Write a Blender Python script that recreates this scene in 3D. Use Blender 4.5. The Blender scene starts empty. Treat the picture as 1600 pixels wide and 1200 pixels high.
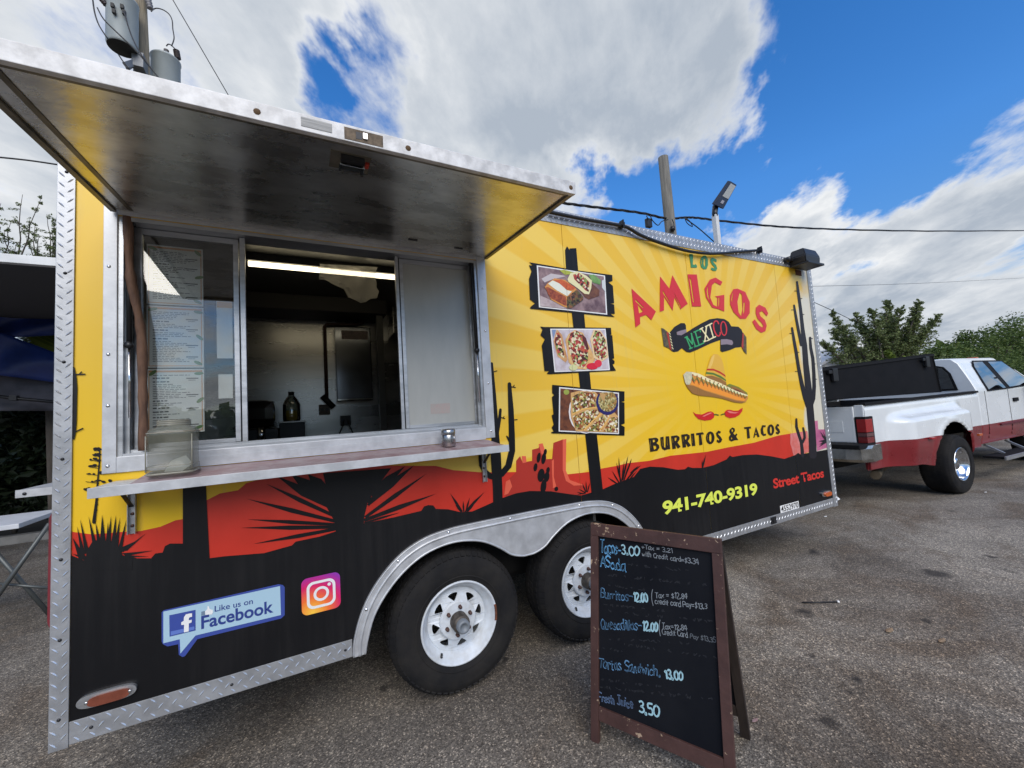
import bpy, bmesh, math, random
from mathutils import Vector, Matrix
from mathutils.geometry import tessellate_polygon
random.seed(7)
scene = bpy.context.scene
rad = math.radians

# ------------------------------------------------------------------ camera
CAM = Vector((0.0, -2.0877, 1.43))
RIGHT = Vector((0.88941475, -0.45278807, -0.06264484))
UP = Vector((0.02434485, -0.08993101, 0.99565041))
FWD = Vector((0.45645234, 0.88707124, 0.06896291))
F = 626.734                     # focal length in photograph pixels (1600 wide)
cd = bpy.data.cameras.new('camera'); cam = bpy.data.objects.new('camera', cd)
scene.collection.objects.link(cam)
cd.sensor_width = 36.0; cd.lens = F / 1600 * 36.0; cd.clip_start = 0.02; cd.clip_end = 2000
mw = Matrix((RIGHT, UP, -FWD)).transposed().to_4x4(); mw.translation = CAM
cam.matrix_world = mw; scene.camera = cam

def ray(p):
    return FWD * F + RIGHT * (p[0] - 800) - UP * (p[1] - 600)
def hit(p, o, n):
    d = ray(p); t = (Vector(o) - CAM).dot(n) / d.dot(n); return CAM + d * t
def wall(p, y=0.0):             # photograph pixel -> metres on the trailer's side
    w = hit(p, (0, y, 0), Vector((0, 1, 0))); return (w.x, w.z)
def far(p, depth):              # point at a distance along the view
    return CAM + ray(p) * (depth / F)

# ------------------------------------------------------------------ sky, sun, exposure
SUN_EL, SUN_AZ = rad(40), rad(192)      # azimuth: clockwise from +Y
world = bpy.data.worlds.new('World'); scene.world = world; world.use_nodes = True
nt = world.node_tree; N = nt.nodes; L = nt.links; N.clear()
wout = N.new('ShaderNodeOutputWorld'); bg = N.new('ShaderNodeBackground'); bg.inputs['Strength'].default_value = 0.11
L.new(bg.outputs[0], wout.inputs[0])
sky = N.new('ShaderNodeTexSky'); sky.sky_type = 'NISHITA'; sky.sun_disc = False
sky.sun_elevation = SUN_EL; sky.sun_rotation = SUN_AZ; sky.air_density = 1.0; sky.dust_density = 0.15; sky.ozone_density = 2.5
def nmath(op, a, b=None, c=None, clamp=False):
    n = N.new('ShaderNodeMath'); n.operation = op; n.use_clamp = clamp
    for i, v in enumerate((a, b, c)):
        if v is None: continue
        if isinstance(v, (int, float)): n.inputs[i].default_value = v
        else: L.new(v, n.inputs[i])
    return n.outputs[0]
hs = N.new('ShaderNodeHueSaturation'); hs.inputs['Saturation'].default_value = 1.34; hs.inputs['Value'].default_value = 1.75
hs.inputs['Hue'].default_value = 0.507
L.new(sky.outputs[0], hs.inputs['Color'])
tc = N.new('ShaderNodeTexCoord'); sep = N.new('ShaderNodeSeparateXYZ'); L.new(tc.outputs['Generated'], sep.inputs[0])
zc = nmath('MAXIMUM', sep.outputs[2], 0.0)
den = nmath('ADD', zc, 0.22)
cx = nmath('DIVIDE', sep.outputs[0], den); cy = nmath('DIVIDE', sep.outputs[1], den)
# clouds lie in streets that run away to the right of the view
ax, ay = 0.62, 0.785
along = nmath('ADD', nmath('MULTIPLY', cx, ax), nmath('MULTIPLY', cy, ay))
across = nmath('SUBTRACT', nmath('MULTIPLY', cx, ay), nmath('MULTIPLY', cy, ax))
comb = N.new('ShaderNodeCombineXYZ'); L.new(nmath('MULTIPLY', along, 0.62), comb.inputs[0]); L.new(across, comb.inputs[1])
def wnoise(scale, detail, rough, dist, off=(0, 0, 0)):
    m = N.new('ShaderNodeVectorMath'); m.operation = 'ADD'; m.inputs[1].default_value = off; L.new(comb.outputs[0], m.inputs[0])
    n = N.new('ShaderNodeTexNoise'); n.inputs['Scale'].default_value = scale; n.inputs['Detail'].default_value = detail
    n.inputs['Roughness'].default_value = rough; n.inputs['Distortion'].default_value = dist
    L.new(m.outputs[0], n.inputs['Vector']); return n.outputs['Fac']
cov = 0.53
covn = None
BUMPS = [((200, 120), 40, .34), ((620, 30), 26, .24), ((860, 60), 22, .26), ((1090, 50), 16, .24), ((900, 200), 14, .16), ((1215, 110), 9, .16), ((60, 300), 16, .12),
         ((1500, 300), 15, .22), ((1340, 360), 11, .18), ((1230, 330), 8, .14), ((1590, 230), 10, .14), ((1560, 500), 15, .26), ((1380, 500), 12, .16), ((1180, 200), 7, .14),
         ((570, 165), 10, -.44), ((505, 110), 6, -.24), ((960, 250), 5, -.16), ((1450, 60), 17, -.40), ((1290, 40), 8, -.22), ((1330, 200), 10, -.30), ((1040, 290), 10, -.34), ((930, 340), 8, -.2),
         ((1180, 270), 7, -.16), ((1290, 430), 4, -.2), ((1560, 430), 4, -.16), ((1120, 230), 5, -.12)]
wn_ = N.new('ShaderNodeTexNoise'); wn_.inputs['Scale'].default_value = 2.6; wn_.inputs['Detail'].default_value = 6; wn_.inputs['Roughness'].default_value = 0.6
L.new(comb.outputs[0], wn_.inputs['Vector'])
ws_ = N.new('ShaderNodeVectorMath'); ws_.operation = 'SUBTRACT'; ws_.inputs[1].default_value = (0.5, 0.5, 0.5); L.new(wn_.outputs['Color'], ws_.inputs[0])
wm_ = N.new('ShaderNodeVectorMath'); wm_.operation = 'MULTIPLY_ADD'; wm_.inputs[1].default_value = (0.55, 0.55, 0.55); L.new(ws_.outputs[0], wm_.inputs[0]); L.new(tc.outputs['Generated'], wm_.inputs[2])
wdir = N.new('ShaderNodeVectorMath'); wdir.operation = 'NORMALIZE'; L.new(wm_.outputs[0], wdir.inputs[0])
acc = None
for p, r, w in BUMPS:
    d = ray(p).normalized()
    dp = N.new('ShaderNodeVectorMath'); dp.operation = 'DOT_PRODUCT'; dp.inputs[1].default_value = d; L.new(wdir.outputs[0], dp.inputs[0])
    mr = N.new('ShaderNodeMapRange'); mr.interpolation_type = 'SMOOTHSTEP'
    mr.inputs['From Min'].default_value = math.cos(rad(r)); mr.inputs['From Max'].default_value = math.cos(rad(r * 0.15))
    mr.inputs['To Min'].default_value = 0; mr.inputs['To Max'].default_value = w; L.new(dp.outputs['Value'], mr.inputs['Value'])
    acc = mr.outputs[0] if acc is None else nmath('ADD', acc, mr.outputs[0])
n1 = wnoise(2.2, 10, 0.60, 0.25)
n2 = wnoise(8.5, 8, 0.66, 0.3, (3.1, 1.7, 0))
dens = nmath('ADD', nmath('ADD', nmath('MULTIPLY', n1, 1.75), nmath('MULTIPLY', n2, 0.55)), nmath('ADD', nmath('ADD', acc, nmath('MULTIPLY', nmath('POWER', nmath('SUBTRACT', 1.0, zc), 7.0), 0.34)), -1.02))
mrd = N.new('ShaderNodeMapRange'); mrd.interpolation_type = 'SMOOTHSTEP'
mrd.inputs['From Min'].default_value = 0.03; mrd.inputs['From Max'].default_value = 0.44; L.new(dens, mrd.inputs['Value'])
# thick cloud turns grey underneath, thin edges stay white
shade = nmath('ADD', nmath('MULTIPLY', dens, 0.75), nmath('ADD', nmath('MULTIPLY', wnoise(3.6, 9, 0.58, 0.3, (9, 4, 0)), 1.1), nmath('MULTIPLY', wnoise(1.5, 3, 0.5, 0.3, (2, 7, 0)), 0.9)))
cr = N.new('ShaderNodeValToRGB'); L.new(shade, cr.inputs[0])
ce = cr.color_ramp.elements; ce.new(0.5)
for i_, (p_, c_) in enumerate(((0.54, (7.4, 7.55, 7.7, 1)), (0.69, (5.4, 5.75, 6.2, 1)), (0.86, (3.6, 4.1, 4.8, 1)))): ce[i_].position = p_; ce[i_].color = c_
L.new(nmath('MULTIPLY', shade, 0.5), cr.inputs[0])
hz_ = N.new('ShaderNodeMapRange'); hz_.inputs['From Min'].default_value = 0.0; hz_.inputs['From Max'].default_value = 0.42; hz_.inputs['To Min'].default_value = 0.42; hz_.inputs['To Max'].default_value = 1.0; L.new(zc, hz_.inputs['Value'])
skyc = N.new('ShaderNodeVectorMath'); skyc.operation = 'SCALE'; L.new(hs.outputs[0], skyc.inputs[0]); L.new(hz_.outputs[0], skyc.inputs['Scale'])
mix = N.new('ShaderNodeMix'); mix.data_type = 'RGBA'
L.new(mrd.outputs[0], mix.inputs['Factor']); L.new(skyc.outputs[0], mix.inputs['A']); L.new(cr.outputs[0], mix.inputs['B'])
L.new(mix.outputs['Result'], bg.inputs['Color'])

sd = bpy.data.lights.new('sun', 'SUN'); sd.energy = 2.7; sd.angle = rad(50); sd.color = (1.0, 0.93, 0.83)
sun = bpy.data.objects.new('sun', sd); scene.collection.objects.link(sun)
sdir = Vector((math.sin(SUN_AZ) * math.cos(SUN_EL), math.cos(SUN_AZ) * math.cos(SUN_EL), math.sin(SUN_EL)))
sun.rotation_euler = (-sdir).to_track_quat('-Z', 'Y').to_euler(); sun.location = (0, 0, 30)
scene.view_settings.view_transform = 'Standard'; scene.view_settings.look = 'None'
scene.view_settings.exposure = 0.13; scene.view_settings.gamma = 1.0; scene.view_settings.use_curve_mapping = False

# ------------------------------------------------------------------ helpers
C = scene.collection
def srgb(r, g, b):
    f = lambda c: (c / 255 / 12.92) if c / 255 <= 0.04045 else ((c / 255 + 0.055) / 1.055) ** 2.4
    return (f(r), f(g), f(b))
def mat(name, col, rough=0.5, metal=0.0, var=0.0, scale=8.0, bump=0.0, bscale=40.0, col2=None, stretch=None, spec=0.5, detail=5.0, emit=None, coat=0.0):
    m = bpy.data.materials.new(name); m.use_nodes = True
    t = m.node_tree; p = t.nodes['Principled BSDF']
    p.inputs['Base Color'].default_value = (*col, 1); p.inputs['Roughness'].default_value = rough; p.inputs['Metallic'].default_value = metal
    p.inputs['Specular IOR Level'].default_value = spec
    if coat: p.inputs['Coat Weight'].default_value = coat; p.inputs['Coat Roughness'].default_value = 0.05
    if emit: p.inputs['Emission Color'].default_value = (*emit[0], 1); p.inputs['Emission Strength'].default_value = emit[1]
    tcn = None
    if var or bump or col2:
        tcn = t.nodes.new('ShaderNodeTexCoord'); mp = t.nodes.new('ShaderNodeMapping')
        if stretch: mp.inputs['Scale'].default_value = stretch
        t.links.new(tcn.outputs['Object'], mp.inputs[0])
    if var or col2:
        n = t.nodes.new('ShaderNodeTexNoise'); n.inputs['Scale'].default_value = scale; n.inputs['Detail'].default_value = detail; n.inputs['Roughness'].default_value = 0.6
        t.links.new(mp.outputs[0], n.inputs['Vector'])
        r = t.nodes.new('ShaderNodeValToRGB'); t.links.new(n.outputs['Fac'], r.inputs[0])
        a = col; b = col2 if col2 else tuple(c * (1 - var) for c in col)
        if not col2: a = tuple(min(1, c * (1 + var * 0.6)) for c in col)
        r.color_ramp.elements[0].position = 0.36; r.color_ramp.elements[0].color = (*b, 1)
        r.color_ramp.elements[1].position = 0.64; r.color_ramp.elements[1].color = (*a, 1)
        t.links.new(r.outputs[0], p.inputs['Base Color'])
        mr = t.nodes.new('ShaderNodeMapRange'); mr.inputs['To Min'].default_value = max(0.02, rough - 0.1 * (1 if var else 0)); mr.inputs['To Max'].default_value = min(1, rough + 0.12)
        t.links.new(n.outputs['Fac'], mr.inputs['Value']); t.links.new(mr.outputs[0], p.inputs['Roughness'])
    if bump:
        n = t.nodes.new('ShaderNodeTexNoise'); n.inputs['Scale'].default_value = bscale; n.inputs['Detail'].default_value = 4
        t.links.new(mp.outputs[0], n.inputs['Vector'])
        b = t.nodes.new('ShaderNodeBump'); b.inputs['Strength'].default_value = bump; b.inputs['Distance'].default_value = 0.01
        t.links.new(n.outputs['Fac'], b.inputs['Height']); t.links.new(b.outputs[0], p.inputs['Normal'])
    return m

def wloc(o):
    v = Vector((0, 0, 0))
    while o is not None: v = v + o.location; o = o.parent
    return v
def thing(name, label, cat, loc=(0, 0, 0), rz=0.0, group=None, kind=None):
    o = bpy.data.objects.new(name, None); C.objects.link(o); o.empty_display_size = 0.2
    o.location = loc; o.rotation_euler = (0, 0, rz); o['label'] = label; o['category'] = cat
    if group: o['group'] = group
    return o
def tag(o, label, cat, group=None, kind=None):
    o['label'] = label; o['category'] = cat
    if group: o['group'] = group
    return o
def obj(name, bm, mats, parent=None, local=False, smooth=False, loc=None, label=None, kind=None):
    """link one mesh object; vertices are in world metres unless local"""
    if isinstance(bm, bpy.types.Mesh): me = bm
    else:
        me = bpy.data.meshes.new(name)
        off = Vector(loc) if (loc is not None and not local) else Vector((0, 0, 0))
        if not local and parent is not None: off = off + wloc(parent)
        if off.length > 0: bmesh.ops.translate(bm, verts=bm.verts, vec=-off)
        bm.to_mesh(me); bm.free()
        for m in (mats if isinstance(mats, (list, tuple)) else [mats]): me.materials.append(m)
        if smooth:
            for p in me.polygons: p.use_smooth = True
    o = bpy.data.objects.new(name, me); C.objects.link(o)
    if parent is not None: o.parent = parent
    if loc is not None: o.location = loc
    if label: o['label'] = label
    if kind: o['kind'] = kind
    return o
def B(): return bmesh.new()
def box(bm, x0, x1, y0, y1, z0, z1, bev=0.0, mi=0, M=None):
    r = bmesh.ops.create_cube(bm, size=1.0); vs = r['verts']
    bmesh.ops.scale(bm, vec=(x1 - x0, y1 - y0, z1 - z0), verts=vs)
    bmesh.ops.translate(bm, vec=((x0 + x1) / 2, (y0 + y1) / 2, (z0 + z1) / 2), verts=vs)
    fs = list({f for v in vs for f in v.link_faces})
    for f in fs: f.material_index = mi
    if M is not None: bmesh.ops.transform(bm, matrix=M, verts=vs)
    if bev > 0:
        es = list({e for v in vs for e in v.link_edges})
        bmesh.ops.bevel(bm, geom=es, offset=bev, segments=2, affect='EDGES', profile=0.7)
    return bm
def beam(bm, a, b, w, h, bev=0.0, up=(0, 0, 1), mi=0):
    """box from a to b, w across, h in the up direction"""
    a = Vector(a); b = Vector(b); d = b - a; ln = d.length; d.normalize()
    s = d.cross(Vector(up)); s.normalize(); u = s.cross(d)
    M = Matrix((d, s, u)).transposed().to_4x4(); M.translation = (a + b) / 2
    return box(bm, -ln / 2, ln / 2, -w / 2, w / 2, -h / 2, h / 2, bev, mi, M)
def tube(bm, pts, r, n=8, cap=True, mi=0):
    pts = [Vector(p) for p in pts]; rs = r if isinstance(r, (list, tuple)) else [r] * len(pts)
    prev = None; first = None; ref = None
    for i, p in enumerate(pts):
        t = (pts[min(i + 1, len(pts) - 1)] - pts[max(i - 1, 0)]).normalized()
        if ref is None:
            ref = Vector((0, 0, 1)) if abs(t.z) < 0.9 else Vector((1, 0, 0))
        s = t.cross(ref).normalized(); u = s.cross(t).normalized(); ref = u
        ring = [bm.verts.new(p + s * (rs[i] * math.cos(2 * math.pi * k / n)) + u * (rs[i] * math.sin(2 * math.pi * k / n))) for k in range(n)]
        if prev:
            for k in range(n):
                f = bm.faces.new((prev[k], prev[(k + 1) % n], ring[(k + 1) % n], ring[k])); f.smooth = True; f.material_index = mi
        else: first = ring
        prev = ring
    if cap:
        for rg in (list(reversed(first)), prev):
            f = bm.faces.new(rg); f.material_index = mi
    return bm
def lathe(bm, prof, o, axis, n=48, mi=0, close=False):
    """prof: list of (radius, along axis)"""
    o = Vector(o); a = Vector(axis).normalized(); ref = Vector((0, 0, 1)) if abs(a.z) < 0.9 else Vector((1, 0, 0))
    s = a.cross(ref).normalized(); u = s.cross(a)
    prev = None
    for r, h in prof:
        if r < 1e-6: ring = [bm.verts.new(o + a * h)]
        else: ring = [bm.verts.new(o + a * h + s * (r * math.cos(2 * math.pi * k / n)) + u * (r * math.sin(2 * math.pi * k / n))) for k in range(n)]
        if prev:
            for k in range(n):
                k2 = (k + 1) % n
                if len(ring) == 1: vs = (prev[k], prev[k2], ring[0])
                elif len(prev) == 1: vs = (prev[0], ring[k2], ring[k])
                else: vs = (prev[k], prev[k2], ring[k2], ring[k])
                f = bm.faces.new(vs); f.smooth = True; f.material_index = mi
        prev = ring
    return bm
def poly2d(bm, rings, to3, depth=None, mi=0):
    """filled polygon with holes (2-D rings), placed by to3(u, v); depth = extrusion vector"""
    fl = []; vs = []
    for r in rings:
        for p in r: fl.append(p)
    tris = tessellate_polygon([[Vector((p[0], p[1], 0)) for p in r] for r in rings])
    vs = [bm.verts.new(to3(*p)) for p in fl]
    for t in tris:
        try:
            f = bm.faces.new([vs[i] for i in t]); f.material_index = mi
        except ValueError: pass
    if depth is not None:
        d = Vector(depth); v2 = [bm.verts.new(v.co + d) for v in vs]
        for t in tris:
            try:
                f = bm.faces.new([v2[i] for i in reversed(t)]); f.material_index = mi
            except ValueError: pass
        k = 0
        for r in rings:
            n = len(r)
            for i in range(n):
                a, b = k + i, k + (i + 1) % n
                try:
                    f = bm.faces.new((vs[a], vs[b], v2[b], v2[a])); f.material_index = mi
                except ValueError: pass
            k += n
        bmesh.ops.recalc_face_normals(bm, faces=bm.faces)
    return bm
def smooth_line(pts, n=6, closed=False):
    out = []; m = len(pts)
    rng = range(m if closed else m - 1)
    for i in rng:
        p0 = pts[(i - 1) % m] if (closed or i > 0) else pts[i]; p1 = pts[i]; p2 = pts[(i + 1) % m]
        p3 = pts[(i + 2) % m] if (closed or i + 2 < m) else p2
        for k in range(n):
            t = k / n
            out.append(tuple(0.5 * ((2 * p1[j]) + (-p0[j] + p2[j]) * t + (2 * p0[j] - 5 * p1[j] + 4 * p2[j] - p3[j]) * t * t + (-p0[j] + 3 * p1[j] - 3 * p2[j] + p3[j]) * t ** 3) for j in range(len(p1))))
    if not closed: out.append(tuple(pts[-1]))
    return out
def ell(cx, cy, rx, ry, n=20, ang=0.0):
    ca, sa = math.cos(ang), math.sin(ang)
    return [(cx + rx * math.cos(2 * math.pi * k / n) * ca - ry * math.sin(2 * math.pi * k / n) * sa,
             cy + rx * math.cos(2 * math.pi * k / n) * sa + ry * math.sin(2 * math.pi * k / n) * ca) for k in range(n)]
def strip2d(pts, w):
    """outline of a ribbon along pts; w = width or list of widths, round-ended"""
    ws = w if isinstance(w, (list, tuple)) else [w] * len(pts)
    Ls, Rs = [], []
    for i, p in enumerate(pts):
        a = pts[max(i - 1, 0)]; b = pts[min(i + 1, len(pts) - 1)]
        dx, dy = b[0] - a[0], b[1] - a[1]; l = math.hypot(dx, dy) or 1; nx, ny = -dy / l, dx / l
        Ls.append((p[0] + nx * ws[i] / 2, p[1] + ny * ws[i] / 2)); Rs.append((p[0] - nx * ws[i] / 2, p[1] - ny * ws[i] / 2))
    def cap(i, sgn):
        p = pts[i]; q = pts[i - sgn] if sgn == 1 else pts[i + 1]
        dx, dy = p[0] - q[0], p[1] - q[1]; l = math.hypot(dx, dy) or 1; dx /= l; dy /= l; w_ = ws[i] / 2
        return [(p[0] + (-dy * math.cos(t) + dx * math.sin(t)) * w_, p[1] + (dx * math.cos(t) + dy * math.sin(t)) * w_) for t in (0.63, 1.26, 1.88, 2.51)]
    return Ls + cap(len(pts) - 1, 1) + list(reversed(Rs)) + cap(0, -1)
def zf(ox, oy, s):              # coordinates read off an enlarged crop -> photograph pixels
    return lambda pts: [(ox + p[0] / s, oy + p[1] / s) for p in pts]

# ------------------------------------------------------------------ materials
def sunburst_mat():
    """printed vinyl: yellow rays from a centre, paler with distance, worn to white at the far end"""
    m = bpy.data.materials.new('yellow_ray_vinyl'); m.use_nodes = True; t = m.node_tree; p = t.nodes['Principled BSDF']
    p.inputs['Roughness'].default_value = 0.32
    g = t.nodes.new('ShaderNodeNewGeometry'); s = t.nodes.new('ShaderNodeSeparateXYZ'); t.links.new(g.outputs['Position'], s.inputs[0])
    def mm(op, a, b=None, clamp=False):
        n = t.nodes.new('ShaderNodeMath'); n.operation = op; n.use_clamp = clamp
        for i, v in enumerate((a, b)):
            if v is None: continue
            if isinstance(v, (int, float)): n.inputs[i].default_value = v
            else: t.links.new(v, n.inputs[i])
        return n.outputs[0]
    cxz = wall((1118, 600))
    dx = mm('SUBTRACT', s.outputs[0], cxz[0]); dz = mm('SUBTRACT', s.outputs[2], cxz[1])
    a = mm('ARCTAN2', dz, dx); st = mm('SINE', mm('MULTIPLY', a, 42))
    st = mm('ADD', mm('MULTIPLY', st, 3.0), 0.5, True)
    r = mm('SQRT', mm('ADD', mm('MULTIPLY', dx, dx), mm('MULTIPLY', dz, dz)))
    rf = t.nodes.new('ShaderNodeMapRange'); rf.interpolation_type = 'SMOOTHSTEP'; rf.inputs['From Min'].default_value = 0.25; rf.inputs['From Max'].default_value = 1.5
    t.links.new(r, rf.inputs['Value'])
    amp = mm('MULTIPLY', rf.outputs[0], st)
    # rays fade out to plain yellow on the far left of the body
    lf = t.nodes.new('ShaderNodeMapRange'); lf.inputs['From Min'].default_value = -0.2; lf.inputs['From Max'].default_value = 0.9; t.links.new(s.outputs[0], lf.inputs['Value'])
    amp = mm('MULTIPLY', amp, lf.outputs[0])
    def mix(f, A, Bc):
        n = t.nodes.new('ShaderNodeMix'); n.data_type = 'RGBA'; t.links.new(f, n.inputs['Factor'])
        for k, v in (('A', A), ('B', Bc)):
            if isinstance(v, tuple): n.inputs[k].default_value = (*v, 1)
            else: t.links.new(v, n.inputs[k])
        return n.outputs['Result']
    base = mix(mm('MULTIPLY', rf.outputs[0], lf.outputs[0]), (0.82, 0.51, 0.005), (0.80, 0.48, 0.028))
    c = mix(mm('MULTIPLY', amp, 0.85), base, (0.83, 0.58, 0.10))
    # worn vinyl near the nose
    nz = t.nodes.new('ShaderNodeTexNoise'); nz.inputs['Scale'].default_value = 3.2; nz.inputs['Detail'].default_value = 6; t.links.new(g.outputs['Position'], nz.inputs['Vector'])
    wr = t.nodes.new('ShaderNodeMapRange'); wr.inputs['From Min'].default_value = 3.98; wr.inputs['From Max'].default_value = 4.22; t.links.new(s.outputs[0], wr.inputs['Value'])
    low = t.nodes.new('ShaderNodeMapRange'); low.inputs['From Min'].default_value = 2.55; low.inputs['From Max'].default_value = 1.1; low.inputs['To Min'].default_value = -0.25; low.inputs['To Max'].default_value = 0.45; t.links.new(s.outputs[2], low.inputs['Value'])
    wv = mm('ADD', mm('MULTIPLY', wr.outputs[0], 1.3), mm('ADD', mm('MULTIPLY', nz.outputs['Fac'], 1.2), mm('SUBTRACT', low.outputs[0], 1.45)))
    wm = t.nodes.new('ShaderNodeMapRange'); wm.inputs['From Min'].default_value = 0.05; wm.inputs['From Max'].default_value = 0.28; t.links.new(wv, wm.inputs['Value'])
    c = mix(wm.outputs[0], c, (0.66, 0.63, 0.52))
    # scuffs
    n2 = t.nodes.new('ShaderNodeTexNoise'); n2.inputs['Scale'].default_value = 2.5; n2.inputs['Detail'].default_value = 8; t.links.new(g.outputs['Position'], n2.inputs['Vector'])
    dr = t.nodes.new('ShaderNodeMapRange'); dr.inputs['From Min'].default_value = 0.3; dr.inputs['From Max'].default_value = 0.7; dr.inputs['To Min'].default_value = 0.0; dr.inputs['To Max'].default_value = 0.14; t.links.new(n2.outputs['Fac'], dr.inputs['Value'])
    c = mix(dr.outputs[0], c, (0.62, 0.46, 0.14))
    n3 = t.nodes.new('ShaderNodeTexNoise'); n3.inputs['Scale'].default_value = 2.2; n3.inputs['Detail'].default_value = 2; t.links.new(g.outputs['Position'], n3.inputs['Vector'])
    bp_ = t.nodes.new('ShaderNodeBump'); bp_.inputs['Strength'].default_value = 0.12; bp_.inputs['Distance'].default_value = 0.02; t.links.new(n3.outputs['Fac'], bp_.inputs['Height']); t.links.new(bp_.outputs[0], p.inputs['Normal'])
    # rain streaks and small scratches in the vinyl
    mp = t.nodes.new('ShaderNodeMapping'); mp.inputs['Scale'].default_value = (9, 9, .5); t.links.new(g.outputs['Position'], mp.inputs[0])
    n4 = t.nodes.new('ShaderNodeTexNoise'); n4.inputs['Scale'].default_value = 3; n4.inputs['Detail'].default_value = 6; t.links.new(mp.outputs[0], n4.inputs['Vector'])
    s4 = t.nodes.new('ShaderNodeMapRange'); s4.inputs['From Min'].default_value = .60; s4.inputs['From Max'].default_value = .80; s4.inputs['To Max'].default_value = .30; t.links.new(n4.outputs['Fac'], s4.inputs['Value'])
    c = mix(s4.outputs[0], c, (0.52, 0.40, 0.16))
    t.links.new(c, p.inputs['Base Color'])
    return m
M_YEL = sunburst_mat()
M_RED = mat('red_print', (0.56, 0.030, 0.014), 0.35, var=0.12, scale=3, stretch=(1, 1, .6))
M_RED2 = mat('dark_red_print', (0.40, 0.030, 0.018), 0.35)
M_MESAHI = mat('mesa_highlight_print', (0.72, 0.115, 0.06), 0.35)
M_PINK = mat('faded_pink_print', (0.62, 0.13, 0.10), 0.4, col2=(0.66, 0.22, 0.2), scale=14)
M_PURPLE = mat('faded_purple_print', (0.40, 0.09, 0.20), 0.4, col2=(0.56, 0.17, 0.28), scale=7)
def streak_black(name, base, light):
    m = mat(name, base, .36, spec=.3); t = m.node_tree; p = t.nodes['Principled BSDF']; g = t.nodes.new('ShaderNodeNewGeometry')
    mp = t.nodes.new('ShaderNodeMapping'); mp.inputs['Scale'].default_value = (14, 14, .7); t.links.new(g.outputs['Position'], mp.inputs[0])
    n = t.nodes.new('ShaderNodeTexNoise'); n.inputs['Scale'].default_value = 2; n.inputs['Detail'].default_value = 7; n.inputs['Roughness'].default_value = .65; t.links.new(mp.outputs[0], n.inputs['Vector'])
    n2 = t.nodes.new('ShaderNodeTexNoise'); n2.inputs['Scale'].default_value = 1.3; n2.inputs['Detail'].default_value = 4; t.links.new(g.outputs['Position'], n2.inputs['Vector'])
    mu = t.nodes.new('ShaderNodeMath'); mu.operation = 'MULTIPLY'; t.links.new(n.outputs['Fac'], mu.inputs[0]); t.links.new(n2.outputs['Fac'], mu.inputs[1])
    r = t.nodes.new('ShaderNodeMapRange'); r.inputs['From Min'].default_value = .22; r.inputs['From Max'].default_value = .42; t.links.new(mu.outputs[0], r.inputs['Value'])
    mx = t.nodes.new('ShaderNodeMix'); mx.data_type = 'RGBA'; t.links.new(r.outputs[0], mx.inputs['Factor']); mx.inputs['A'].default_value = (*base, 1); mx.inputs['B'].default_value = (*light, 1); t.links.new(mx.outputs['Result'], p.inputs['Base Color'])
    r2 = t.nodes.new('ShaderNodeMapRange'); r2.inputs['To Min'].default_value = .28; r2.inputs['To Max'].default_value = .55; t.links.new(n2.outputs['Fac'], r2.inputs['Value']); t.links.new(r2.outputs[0], p.inputs['Roughness'])
    b = t.nodes.new('ShaderNodeBump'); b.inputs['Strength'].default_value = .15; b.inputs['Distance'].default_value = .02; t.links.new(n2.outputs['Fac'], b.inputs['Height']); t.links.new(b.outputs[0], p.inputs['Normal'])
    return m
M_BLK = streak_black('black_print', (0.005, 0.005, 0.006), (0.0115, 0.011, 0.0115))
M_GREY = mat('dark_grey_print', (0.018, 0.016, 0.020), 0.4, spec=.25)
M_LET_R = mat('red_lettering', (0.62, 0.022, 0.028), 0.35)
M_LET_G = mat('green_lettering', (0.055, 0.24, 0.09), 0.35)
M_GREENB = mat('bright_green_lettering', (0.04, 0.34, 0.11), 0.35)
M_CREAM = mat('cream_print', (0.84, 0.74, 0.42), 0.35)
M_LIME = mat('lime_lettering', (0.72, 0.80, 0.10), 0.35)
M_WHITE = mat('white_print', (0.78, 0.78, 0.76), 0.35)
M_LILAC = mat('lilac_print', (0.26, 0.20, 0.23), 0.35)
M_ALU = mat('aluminium_sheet', (0.50, 0.51, 0.52), 0.36, 0.8, var=0.18, scale=9, bump=0.03, bscale=60, stretch=(.4, 1, 3))
M_ALUB = mat('bright_aluminium', (0.55, 0.56, 0.57), 0.45, 0.5, var=0.14, scale=14, bump=0.04, bscale=90)
M_ALUW = mat('weathered_aluminium', (0.66, 0.655, 0.64), 0.55, 0.2, var=0.25, scale=22, bump=0.06, bscale=70)
M_PLATE = mat('diamond_plate', (0.42, 0.43, 0.44), 0.42, 0.6, var=0.15, scale=12, bump=0.05, bscale=50)
M_TREAD = mat('tread_mark', (0.58, 0.59, 0.60), 0.28, 0.7)
M_STEEL = mat('stainless_steel', (0.46, 0.45, 0.43), 0.30, 1.0, var=0.12, scale=5, bump=0.02, bscale=15, stretch=(.3, 1, 2))
M_SOFFIT = mat('dull_soffit_metal', (0.84, 0.83, 0.79), 0.27, 0.95, var=0.25, scale=4.5, bump=0.16, bscale=11, stretch=(1.2, 2.2, 1), detail=9, col2=(0.56, 0.54, 0.50))
M_DARK = mat('dark_metal', (0.02, 0.02, 0.022), 0.4, 0.3)
M_BLACKP = mat('black_plastic', (0.012, 0.012, 0.013), 0.4)
M_RUB = mat('tyre_rubber', (0.011, 0.011, 0.012), 0.8, col2=(0.021, 0.0195, 0.018), scale=7, bump=0.1, bscale=60, spec=.2)
M_RIMW = mat('white_wheel_paint', (0.62, 0.67, 0.72), 0.38, col2=(0.50, 0.52, 0.53), scale=16, detail=8)
M_HUB = mat('dusty_hub', (0.10, 0.085, 0.07), 0.55, 0.4, var=0.4, scale=30)
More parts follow.
